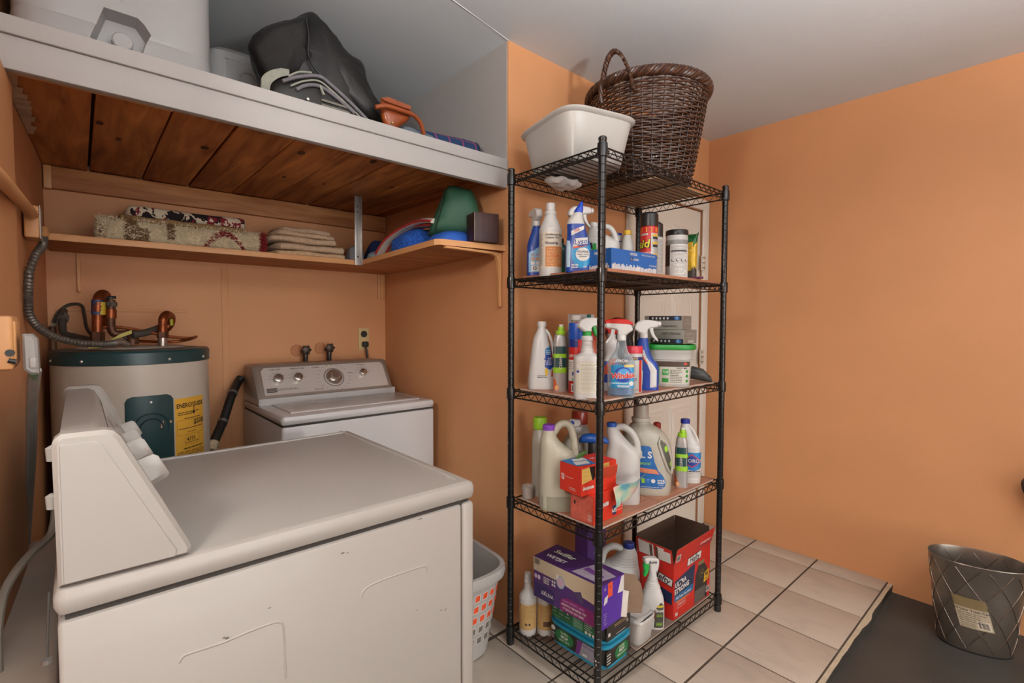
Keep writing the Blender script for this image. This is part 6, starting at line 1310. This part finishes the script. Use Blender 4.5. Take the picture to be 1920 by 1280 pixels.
def moptub(lab, z, top, rz):
    cx, cy = 1.492, .998; th = thing('mop_pad_tub', lab, 'tub', (cx, cy, z), rz, 'mop pad tubs'); bd = Body([(0, .078, .120, 5), (.004, .080, .122, 5), (.078, .086, .128, 5)], 56); b = MB(); bd.mesh(b, MB_); b.build('tub', th)
    for zz, nm in ((.004, 'foot_rim'), (.076, 'lid_rim')):
        b = MB(); s0 = .080+(.006 if zz > .01 else 0); d0 = .122+(.006 if zz > .01 else 0); R_ = [sring(zz+dz, s0+o_, d0+o_, 5, n=56) for dz, o_ in ((0, .001), (.001, .005), (.008, .006), (.0105, .003), (.0105, -.008))]; b.loft(R_, RIM, cap0=False, cap1=zz > .01); b.build(nm, th)
    A = Plane((-.0835, .115, 0), (0, -1, 0), (0, 0, 1)); F_ = Plane((-.075, -.1255, 0), (1, 0, 0), (0, 0, 1)); A.surf_ = A.surf
    b = MB(); L_ = .23; F_.rect(b, .004, .146, .015, .070, MB_, .0008)
    A.rect(b, .004, L_, .015, .070, M('1f5f3a', .5, var=.05) if top else MB_, .0012)
    if top:
        for k_ in range(3): A.text(b, 'xXz'[k_], .02+.03*k_, .054, .022, INKW, .0018, .02); A.lines(b, .01+.03*k_, .03+.03*k_, .034, .040, 1, INKW, .0018, .3, k_)
        A.rect(b, .105, .150, .018, .066, M('3f7a58', .5), .0016); A.lines(b, .108, .147, .02, .064, 9, M('8fb098', .5), .002, .35, 5); A.lines(b, .158, .19, .03, .064, 5, INKW, .0018, .3, 6); [A.ell(b, .165+.016*k_, .022, .006, .006, INKW, .0018, 10) for k_ in range(3)]; A.text(b, 'CLEANS', .03, .022, .008, M('6fae3a', .5), .0018, .01)
        F_.lines(b, .05, .13, .05, .062, 2, M('a8876a', .5), .0012, .4, 4); F_.rect(b, .014, .026, .03, .042, INKW, .0012); F_.lines(b, .06, .12, .02, .026, 1, INKW, .0012, .3, 5); F_.text(b, '32', .128, .045, .012, INKW, .0012, .02)
    else:
        A.ell(b, .065, .043, .044, .027, M('1f6a3a', .5), .0016); A.text(b, 'Swiffer', .065, .058, .013, M('b5b8a0', .5), .002, .02, .2); A.text(b, 'MOP', .066, .043, .016, INKW, .002, .03); A.text(b, 'HEAVY DUTY', .066, .030, .0085, INKW, .002, .02); A.rect(b, .125, .215, .016, .068, M('8f8a94', .5, var=.2), .0016); A.patch(b, [(.118, .016), (.135, .016), (.15, .068), (.128, .068)], M('6a2f7a', .5), .002); A.text(b, 'WET PADS', .175, .058, .010, M('4a2f7a', .5), .002, .02); A.ell(b, .012, .060, .010, .009, INKW, .0018, 12); A.lines(b, .005, .02, .02, .045, 3, INKW, .0018, .4, 3); A.rect(b, .15, .17, .022, .030, INKW, .0022)
        F_.ell(b, .095, .040, .040, .028, M('1f6a3a', .5), .0012); F_.text(b, 'Swiffer', .095, .055, .012, M('b5b8a0', .5), .0016, .02, .2); F_.text(b, 'MOP', .095, .042, .015, INKW, .0016, .03); F_.text(b, 'HEAVY DUTY', .095, .029, .009, INKW, .0016, .02); F_.lines(b, .008, .03, .02, .06, 4, INKW, .0012, .4, 8)
    lab_(th, lambda q_: (q_.mats.extend(b.mats), q_.v.extend(b.v), q_.f.extend(b.f), q_.mi.extend(b.mi)), 'print')
    b = MB(); b.box(-.07, .07, -.11, .11, .0862, .0875, M('6a4a8a', .5, var=.2) if top else M('5a4a72', .4, var=.3), .0005); b.build('lid_film', th)
    return th
moptub('lower mop pad tub with turquoise rims reading MOP', ZE0, False, .03)
moptub('upper mop pad tub with a green side label under the purple carton', ZE0+.0885, True, .03)
# purple carton on the tubs
PUR = M('4a2a68', .45, var=.12, scale=9); MAG = M('7a1f60', .45, var=.1); ZP = ZE0+.178
pc_ = thing('purple_mop_carton', 'purple and cream mop pad carton with an open end flap on the stacked tubs', 'box', (1.425, 1.002, ZP), .05)
w_, d_, h_ = .066, .152, .150
b = MB(); b.box(-w_, w_, -d_, d_, 0, h_, PUR, .0015); b.build('carton', pc_)
A = Plane((-w_, d_, 0), (0, -1, 0), (0, 0, 1)); F_ = Plane((-w_, -d_, 0), (1, 0, 0), (0, 0, 1)); T_ = Plane((-w_, d_, h_), (0, -1, 0), (1, 0, 0)); T_.n = Vector((0, 0, 1))
def f(b):
    L_ = 2*d_; CR = M('b8a88e', .5, var=.06)
    A.patch(b, [(0, .10), (.03, .108), (.12, .10), (.22, .085), (L_, .075), (L_, .149), (0, .149)], CR, .0006); A.patch(b, [(.13, .003), (L_, .003), (L_, .05), (.16, .055), (.13, .04)], MAG, .0006); A.patch(b, [(.006, .004), (.10, .004), (.10, .052), (.006, .058)], M('33245c', .5), .0009)
    A.text(b, 'WETJET', .068, .030, .017, INKW, .0014, .02, flip=True); A.tube_ = None
    A.bars(b, .006, .032, .125, .145, 14, INKB, .001); A.lines(b, .05, .085, .066, .092, 4, INKW, .0012, .55, 3); [A.ell(b, .012+.016*k, .08, .007, .009, M('c4b4c8', .5), .0012, 10) for k in range(2)]; [A.ell(b, .093+.010*(k % 2), .088-.012*(k//2), .0042, .005, INKW, .0012, 10) for k in range(4)]
    A.ell(b, .130, .098, .019, .022, M('6fa8c0', .5), .0012, 18); A.ell(b, .130, .098, .016, .019, M('b89aa8', .5), .0016, 18); A.rect(b, .110, .122, .105, .122, INKW, .0016)
    for k, t in enumerate(('SAFE ON WOOD &', 'ALL FINISHED FLOORS*', 'DEEP CLEANS WITH')): A.text(b, t, .188, .014+.014*k, .0105, INKW if k < 2 else M('b58ac0', .5), .0014, .025 if k < 2 else .005, flip=True)
    A.patch(b, [(.18, .085), (.22, .100), (.235, .06), (.225, .06)], M('4a3a5c', .5), .0012)
    T_.patch(b, [(0, 0), (L_*.45, 0), (L_*.7, w_*2), (0, w_*2)], M('3a1f52', .5, var=.1), .0006); T_.patch(b, [(.17, .01), (.28, .01), (.30, .09), (.20, .11)], M('9a90a0', .5, var=.2), .0009); T_.patch(b, [(.19, .05), (.27, .04), (.275, .06), (.195, .075)], M('6a3f8a', .5), .0012)
    T_.text(b, 'Swiffer', .078, .085, .034, M('3f7a3a', .5), .0010, .05, .2); T_.text(b, 'Swiffer', .078, .085, .034, INKW, .0013, .02, .2); T_.text(b, 'WETJET', .075, .040, .026, INKW, .0013, .03)
    F_.rect(b, .001, w_*2-.001, .001, h_-.001, M('4a2490', .45), .0005); F_.rect(b, .035, .062, .10, .149, M('cc4a30', .5), .0009); F_.text(b, '12', .048, .132, .011, INKB, .0013, .02); F_.patch(b, [(.012, .082), (.032, .088), (.036, .112), (.016, .106)], INKW, .0010); F_.lines(b, .012, .03, .012, .055, 5, INKW, .001, .2, 5); F_.text(b, '12', .018, .135, .011, INKW, .0012, .02); F_.patch(b, [(w_*2-.04, h_-.055), (w_*2-.002, h_-.06), (w_*2-.002, h_-.004), (w_*2-.018, h_-.004)], INKW, .0010)
lab_(pc_, lambda b: (A.rect(b, .001, 2*d_-.001, .001, h_-.001, PUR, .0003), T_.rect(b, .001, 2*d_-.001, .001, 2*w_-.001, PUR, .0003), f(b)), 'print')
CARD = M('7a6450', .75, var=.08, scale=20)
b = MB(); q = [(w_+.001, -d_+.002, .01), (w_+.050, -d_-.040, .004), (w_+.055, -d_-.045, .06), (w_+.048, -d_-.038, .108), (w_+.030, -d_-.024, .142), (w_+.001, -d_+.002, h_-.002)]; b.add([Vector(p) for p in q]+[Vector(p)+Vector((.0012, .0014, 0)) for p in q], [tuple(range(6)), tuple(reversed(range(6, 12)))]+[(i, (i+1) % 6, 6+(i+1) % 6, 6+i) for i in range(6)], CARD); b.build('end_flap', pc_, label='brown inside of the open end flap')
b = MB(); q = [(w_-.018, -d_-.001, .004), (w_+.0, -d_-.012, .0), (w_+.006, -d_-.016, h_*.6), (w_-.006, -d_-.001, h_*.62)]; b.add([Vector(p) for p in q]+[Vector(p)+Vector((0, .0015, 0)) for p in q], [(0, 1, 2, 3), (7, 6, 5, 4)]+[(i, (i+1) % 4, 4+(i+1) % 4, 4+i) for i in range(4)], M('c2bcb2', .6)); b.build('inner_flap', pc_)
# white wipes tub
wt = thing('white_wipes_tub', 'low white wipes tub with a peeled printed lid on the bottom tier', 'tub', (1.662, .925, ZE), .06)
b = MB(); b.loft([sring(z, .056*s_, .062*s_, 5, n=48) for z, s_ in ((0, .86), (.004, .9), (.078, 1.), (.082, 1.06), (.090, 1.07), (.094, 1.04), (.090, .96), (.010, .86), (.010, .4))], WHP2); b.build('tub', wt)
b = MB(); b.box(-.050, .050, -.054, .056, .086, .0925, WHP, .003); b.box(-.036, .038, -.040, .044, .0925, .103, WHP, .004); b.build('lid', wt)
PT = Plane((-.05, -.054, .1032), (1, 0, 0), (0, 1, 0)); lab_(wt, lambda b: (PT.rect(b, .002, .098, .004, .108, WHP, .0002), PT.text(b, 'Bona', .035, .085, .022, INKB, .0005, .02, rot=-.5), PT.text(b, 'Bona', .065, .05, .018, INKB, .0005, .02, rot=-.5), PT.text(b, 'Bona', .04, .03, .016, INKB, .0005, .02, rot=-.5)), 'print')
th = put('floor_cleaner_jug', 'white floor cleaner jug with a blue cap behind the purple carton', 'jug', 1.770, 1.075, ZE, 0)
bd = vessel(th, [(0, .080, .055, 3.4), (.006, .086, .060, 3.4), (.14, .086, .060, 3.4), (.175, .078, .054, 3, .004), (.20, .052, .045, 2.5, .024), (.235, .036, .034, 2.2, .036), (.26, .022, .022, 2, .040)], WHP2)
handle(th, [(.020, 0, .245), (-.020, 0, .256), (-.052, 0, .240), (-.066, 0, .205), (-.068, 0, .165)], .0145, WHP2)
b = MB()
for z in (.195, .205, .215, .225): _, rx_, ry_, e_, cx_, cy_ = bd.sec(z); b.tube([p for p in sring(z, rx_+.0005, ry_+.0005, e_, cx_, cy_, 40)], .0022, WHP2, 6, closed=True)
b.build('shoulder_rib', th)
def f(b): bd.rect(b, -.09, .09, .006, .150, M('1d2742', .45, var=.06), .0007); bd.rect(b, .020, .034, .006, .150, INKW, .0010); bd.text(b, 'Bona', .062, .132, .022, INKW, .0012, .02); bd.rect(b, .045, .085, .085, .118, M('8a8a90', .5, var=.5, scale=60), .0010); bd.patch(b, [(.045, .075), (.09, .09), (.09, .10), (.045, .085)], M('2a7ac0', .4), .0014); bd.text(b, 'Hardwood', -.03, .11, .018, INKW, .0012, .02)
lab_(th, f); cap(th, .0225, .257, .022, M('1f2f78', .4), x=.040)
th = put('floor_spray_bottle', 'white floor spray bottle with a green trigger in front of the red trash-bag carton', 'spray bottle', 1.768, .912, ZE, 6)
bd = vessel(th, [(0, .040, .026, 3.2), (.005, .045, .029, 3.2), (.10, .044, .029, 3), (.14, .034, .025, 2.6), (.175, .020, .019, 2.2), (.20, .015, .016, 2), (.225, .013, .014, 2)], WHP)
b = MB()
for z in (.158, .166, .174, .182, .190): _, rx_, ry_, e_, cx_, cy_ = bd.sec(z); b.tube(sring(z, rx_+.0006, ry_+.0006, e_, cx_, cy_, 30), .0018, WHP, 6, closed=True)
b.build('neck_rib', th)
def f(b): bd.patch(b, [(.004, .008), (.040, .008), (.042, .095), (.030, .108), (.012, .085)], M('3a3a34', .45, var=.3, scale=30), .0008); bd.text(b, 'Bona', .026, .075, .017, INKW, .0013, .025); bd.rect(b, .016, .04, .088, .096, M('b5a02c', .4), .0012); bd.lines(b, .012, .036, .015, .03, 3, LIME, .0012, .35, 4); bd.lines(b, .014, .038, .05, .062, 2, LIME, .0012, .3, 5); bd.ell(b, .008, .06, .004, .02, M('5a2f24', .5), .0012, 12)
lab_(th, f)
T = Matrix.Translation((0, 0, .218)) @ Matrix.Rotation(math.radians(200), 4, 'Z')
b = MB(); b.prism([(p.x, p.z) for p in spline([Vector((a, 0, c)) for a, c in ((-.014, 0), (.014, 0), (.016, .028), (.034, .034), (.038, .048), (.030, .056), (-.016, .050), (-.022, .030))], 3, True)], -.014, .014, WHP, .004, T=T); hd = b.build('spray_head', th)
ph = Plane((.028, -.0145, .262), (-1, 0, 0), (0, 0, 1)); b = MB(); P_ = Plane((0, 0, 0), (1, 0, 0), (0, 0, 1)); P_.o = T @ Vector((.03, .0142, .040)); P_.ux = (T.to_3x3() @ Vector((-1, 0, 0))); P_.n = T.to_3x3() @ Vector((0, 1, 0)); P_.text(b, 'Bona', .024, 0, .016, INKB, .0012, .02); b.build('head_print', th, sharp=180)
b = MB(); b.prism([(p.x, p.z) for p in spline([Vector((a, 0, c)) for a, c in ((.018, .034), (.036, .036), (.040, .020), (.036, .004), (.040, -.014), (.032, -.018), (.022, -.004), (.018, .016))], 3, True)], -.009, .009, M('1f9a3a', .4), .003, T=T); b.build('trigger_lever', th)
# red trash bag carton, open
hx = thing('red_trash_bag_carton', 'open red trash bag carton with raised flaps on the bottom tier', 'box', (1.853, .870, ZE))
w_, d_, h_, t_ = .296, .172, .222, .0022; HR_ = M('b8261c', .45, var=.04); BRI = M('4a3628', .8, var=.08)
b = MB()
for (x0, x1, y0, y1) in ((0, w_, 0, t_), (0, w_, d_-t_, d_), (0, t_, t_, d_-t_), (w_-t_, w_, t_, d_-t_)): b.box(x0, x1, y0, y1, 0, h_, HR_)
b.box(0, w_, 0, d_, 0, t_, BRI)
b.box(t_, w_-t_, t_, t_+.0006, t_, h_, BRI); b.box(t_, w_-t_, d_-t_-.0006, d_-t_, t_, h_, BRI); b.box(t_, t_+.0006, t_, d_-t_, t_, h_, BRI); b.box(w_-t_-.0006, w_-t_, t_, d_-t_, t_, h_, BRI)
b.build('carton', hx)
def flap(q, mo, mi, name):
    b = MB(); q = [Vector(p) for p in q]; nn = (q[1]-q[0]).cross(q[2]-q[0]).normalized()*.0018
    b.add(q, [(0, 1, 2, 3)], mo); b.add([p-nn for p in q], [(3, 2, 1, 0)], mi); b.add(q+[p-nn for p in q], [(i, (i+1) % 4, 4+(i+1) % 4, 4+i) for i in range(4)], BRI); return b.build(name, hx)
flap([(0, 0, h_), (w_, 0, h_), (w_+.006, -.018, h_+.080), (.0, -.014, h_+.070)], HR_, BRI, 'front_flap')
flap([(0, d_, h_), (0, 0, h_), (-.014, .004, h_+.066), (-.014, d_-.006, h_+.072)], HR_, BRI, 'side_flap')
flap([(w_, d_, h_), (0, d_, h_), (.0, d_+.002, h_+.078), (w_, d_+.002, h_+.078)], HR_, BRI, 'back_flap')
flap([(w_, 0, h_), (w_, d_, h_), (w_+.001, d_-.002, h_+.080), (w_+.001, .006, h_+.080)], HR_, BRI, 'side_flap')
F_ = Plane((0, 0, 0), (1, 0, 0), (0, 0, 1)); A = Plane((0, d_, 0), (0, -1, 0), (0, 0, 1)); FF = Plane((0, 0, h_), (1, 0, 0), (0, -.014, .07)); AF = Plane((0, d_, h_), (0, -1, 0), (-.014, 0, .07))
def f(b):
    DB = M('1d2a4a', .45)
    F_.patch(b, [(.006, .088), (.155, .088), (.168, .182), (.006, .156)], DB, .0006); F_.text(b, 'ULTRA', .052, .140, .028, INKW, .0012, .04, rot=.06); F_.text(b, 'STRONG', .062, .114, .028, INKW, .0012, .04, rot=.06); F_.patch(b, [(.006, .072), (.150, .072), (.155, .102), (.006, .094)], M('1d5f8c', .45), .0009); F_.text(b, '330 Trash Can Liners', .075, .084, .0135, INKW, .0014, .03); F_.lines(b, .02, .12, .066, .071, 1, YLW, .001, .5, 3)
    F_.patch(b, [(.098, .186), (.212, .190), (.222, .224), (.108, .220)], INKB, .0006); F_.patch(b, [(.102, .189), (.210, .193), (.218, .221), (.110, .217)], INKW, .0009); F_.text(b, 'Hefty', .160, .205, .036, INKB, .0013, .018, .2)
    bagm = M('2c2a27', .5, var=.3, scale=40); F_.patch(b, [(.165, .004), (.270, .004), (.272, .10), (.268, .135), (.245, .160), (.195, .160), (.172, .130), (.165, .07)], bagm, .0007); F_.patch(b, [(.195, .160), (.24, .160), (.245, .176), (.222, .168), (.19, .178)], M('7a6a48', .5), .001); F_.ell(b, .225, .12, .020, .018, M('6a5a34', .5), .0011, 16); F_.ell(b, .225, .12, .017, .015, bagm, .0014, 16); F_.text(b, 'STEEL', .225, .12, .009, M('a8924a', .5), .0018, .02); F_.rect(b, .166, .255, .004, .060, M('55504a', .5), .0011)
    F_.patch(b, [(.240, .072), (.282, .080), (.286, .122), (.246, .114)], YLW, .0014); F_.text(b, '90', .264, .104, .024, INKB, .0018, .035); F_.text(b, 'BAGS', .262, .085, .009, INKB, .0018, .03); F_.rect(b, .262, .288, .022, .048, INKW, .0014); F_.bars(b, .265, .285, .025, .045, 9, INKB, .0018)
    for x0, x1, y0, y1 in ((.028, .09, .040, .041), (.028, .09, .062, .063), (.028, .029, .04, .063), (.089, .09, .04, .063)): F_.rect(b, x0, x1, y0, y1, INKW, .0008)
    F_.text(b, 'STRENGTH', .059, .052, .010, INKW, .0010, .02); F_.text(b, '90', .022, .018, .020, INKW, .001, .04)
    A.patch(b, [(.062, .150), (.166, .132), (.170, .166), (.066, .184)], INKB, .0006); A.patch(b, [(.065, .153), (.163, .136), (.167, .163), (.069, .180)], INKW, .0009); A.text(b, 'Hefty', .116, .158, .034, INKB, .0013, .018, .2, rot=-.17); A.patch(b, [(.10, .07), (.165, .06), (.166, .11), (.10, .12)], DB, .0006)
def f_front(b):
    DB = M('1d2a4a', .45); FF.rect(b, .002, w_-.002, .002, .068, HR_, .0003); FF.rect(b, .010, .040, .012, .042, INKW, .0006); FF.bars(b, .014, .036, .015, .039, 9, INKB, .001); FF.patch(b, [(.160, .022), (.300, .020), (.302, .068), (.176, .070)], DB, .0006); FF.text(b, 'CINCHES TIGHT', .238, .036, .0125, INKW, .001, .03); FF.lines(b, .2, .29, .052, .060, 1, M('7a9ab8', .5), .001, .4, 4)
def f_side(b):
    AF.rect(b, .002, d_-.004, .002, .066, HR_, .0003); AF.patch(b, [(.012, .006), (.085, .006), (.085, .062), (.012, .066)], INKW, .0006); AF.patch(b, [(.100, .006), (.160, .006), (.162, .060), (.100, .062)], INKW, .0006); AF.rect(b, .066, .078, .0, .06, M('5a4434', .7), .001); AF.rect(b, .092, .104, .0, .058, M('5a4434', .7), .001)
lab_(hx, lambda b: (F_.rect(b, .001, w_-.001, .001, h_-.001, HR_, .0003), A.rect(b, .001, d_-.001, .001, h_-.001, HR_, .0003), f(b)), 'print'); lab_(hx, f_front, 'flap_print'); lab_(hx, f_side, 'flap_print')
tn = thing('purple_box', 'dark purple carton at the back of the bottom tier', 'box', (1.72, 1.185, ZE)); b = MB(); b.box(-.06, .06, -.035, .035, 0, .33, PUR, .002); b.build('carton', tn); pz_ = Plane((-.06, -.035, 0), (1, 0, 0), (0, 0, 1)); lab_(tn, lambda b: (pz_.rect(b, .001, .119, .2, .329, PUR, .0003), pz_.rect(b, .03, .07, .26, .31, INKB), pz_.text(b, 'MOP', .06, .22, .02, M('9a7ab0', .5))), 'print')

# ================================================================== metal wastebasket and hanging jacket
tr_ = thing('metal_wastebasket', 'dark metal oval wastebasket with embossed diamonds on the grey floor', 'wastebasket', (2.800, .080, -.043), math.radians(108))
MET = M('7d756b', .32, .75, var=.12, scale=9)
RXb, RYb, HBk = .152, .104, .355
def rs(z): return .76+.24*z/HBk
b = MB(); R_ = [sring(z, RXb*rs(z)*o_, RYb*rs(z)*o_, 2.2, n=72) for z, o_ in ((.0, .97), (.004, 1.0), (.12, 1.), (.24, 1.), (HBk-.004, 1.0), (HBk, 1.012), (HBk+.003, 1.0), (HBk-.004, .985), (.24, .985), (.008, .98), (.008, .3))]
b.loft(R_, MET); b.build('shell', tr_)
wb = Body([(0, RXb*.76, RYb*.76, 2.2), (HBk, RXb, RYb, 2.2)], 72); per = 2*PI*math.sqrt((RXb**2+RYb**2)/2)*.88
NL = 10
for k in range(NL):
    for sg in (1, -1):
        b = MB(); q = []; qi = []
        for i in range(25):
            t = i/24; z = .015+t*(HBk-.03); L_ = wb.surf(0, z, 0); _, rx_, ry_, e_, _, _ = wb.sec(z)
            a_ = (k/NL+sg*t*2.4/NL)*2*PI; c_, s_ = math.cos(a_), math.sin(a_)
            q.append(Vector((rx_*math.copysign(abs(c_)**(2/2.2), c_), ry_*math.copysign(abs(s_)**(2/2.2), s_), z)))
        b.tube(q, .0021, M('8d857a', .25, .95, var=.1), 6); b.build('embossed_line', tr_, sharp=80)
b = MB(); R_ = [sring(z, RXb*.765, RYb*.765, 2.2, n=60) for z in (-.0, .010)]; b.loft(R_, BLK1); b.build('base_ring', tr_)
LS = Body([(0, RXb*.77, RYb*.77, 2.2), (HBk, RXb*1.005, RYb*1.005, 2.2)], 72)
sl = -.36
_P = LS.surf(0, .2, 0)
b = MB(); cam_l = tr_.rotation_euler.z
# label sits on the flank that looks towards the tiled floor corner
def flank(target):
    best = None
    for i in range(200):
        s_ = i*.005; p = LS.surf(s_, .2, 0); wpt = Matrix.Rotation(cam_l, 4, 'Z') @ p; wn = Vector((wpt.x, wpt.y, 0)).normalized(); d2 = (wn-target).length
        if best is None or d2 < best[0]: best = (d2, s_)
    return best[1]
s0 = flank(Vector((-.97, .02, 0)).normalized())
PAP = M('a89c84', .6, var=.06); LS.rect(b, s0-.055, s0+.045, .105, .225, PAP, .0026); LS.rect(b, s0-.055, s0+.045, .185, .226, M('7a6a48', .55, var=.15), .0029); LS.text(b, '10 Liter Trash Can', s0-.006, .176, .0135, INKB, .0032, .01); LS.lines(b, s0-.05, s0+.035, .128, .168, 5, M('6a6050', .6), .0031, .35, 3); LS.rect(b, s0+.0, s0+.04, .110, .142, M('c9c0ac', .5), .0030); LS.bars(b, s0+.004, s0+.036, .114, .138, 12, INKB, .0033); LS.lines(b, s0-.05, s0-.006, .108, .126, 3, M('6a6050', .6), .0031, .35, 4)
b.build('paper_label', tr_, sharp=180)
jk = thing('dark_jacket', 'dark brown fabric hanging against the right wall above the wastebasket', 'jacket', (2.985, -.16, .56))
b = MB(); pts = [(-.02, -.17), (.06, -.10), (.13, .02), (.125, .07), (.05, .14), (-.06, .3), (-.2, .3), (-.2, -.2)]
inflate([(p.x, p.z) for p in spline([Vector((x, 0, z)) for x, z in pts], 4, True)], .07, M('3a2f2c', .85, var=.1, bump=.3, bscale=60), b, 6, Matrix.Rotation(PI/2, 4, 'Z')); jitter(b, .006, 18, 6); b.v = [Vector((min(p.x, .042), p.y, p.z)) for p in b.v]; b.build('cloth', jk, sharp=70)
b = MB(); b.tube([(.044, .05, .12), (-.0, .05, .12), (-.012, .05, .135)], .006, CHR, 8); b.build('wall_hook', jk)
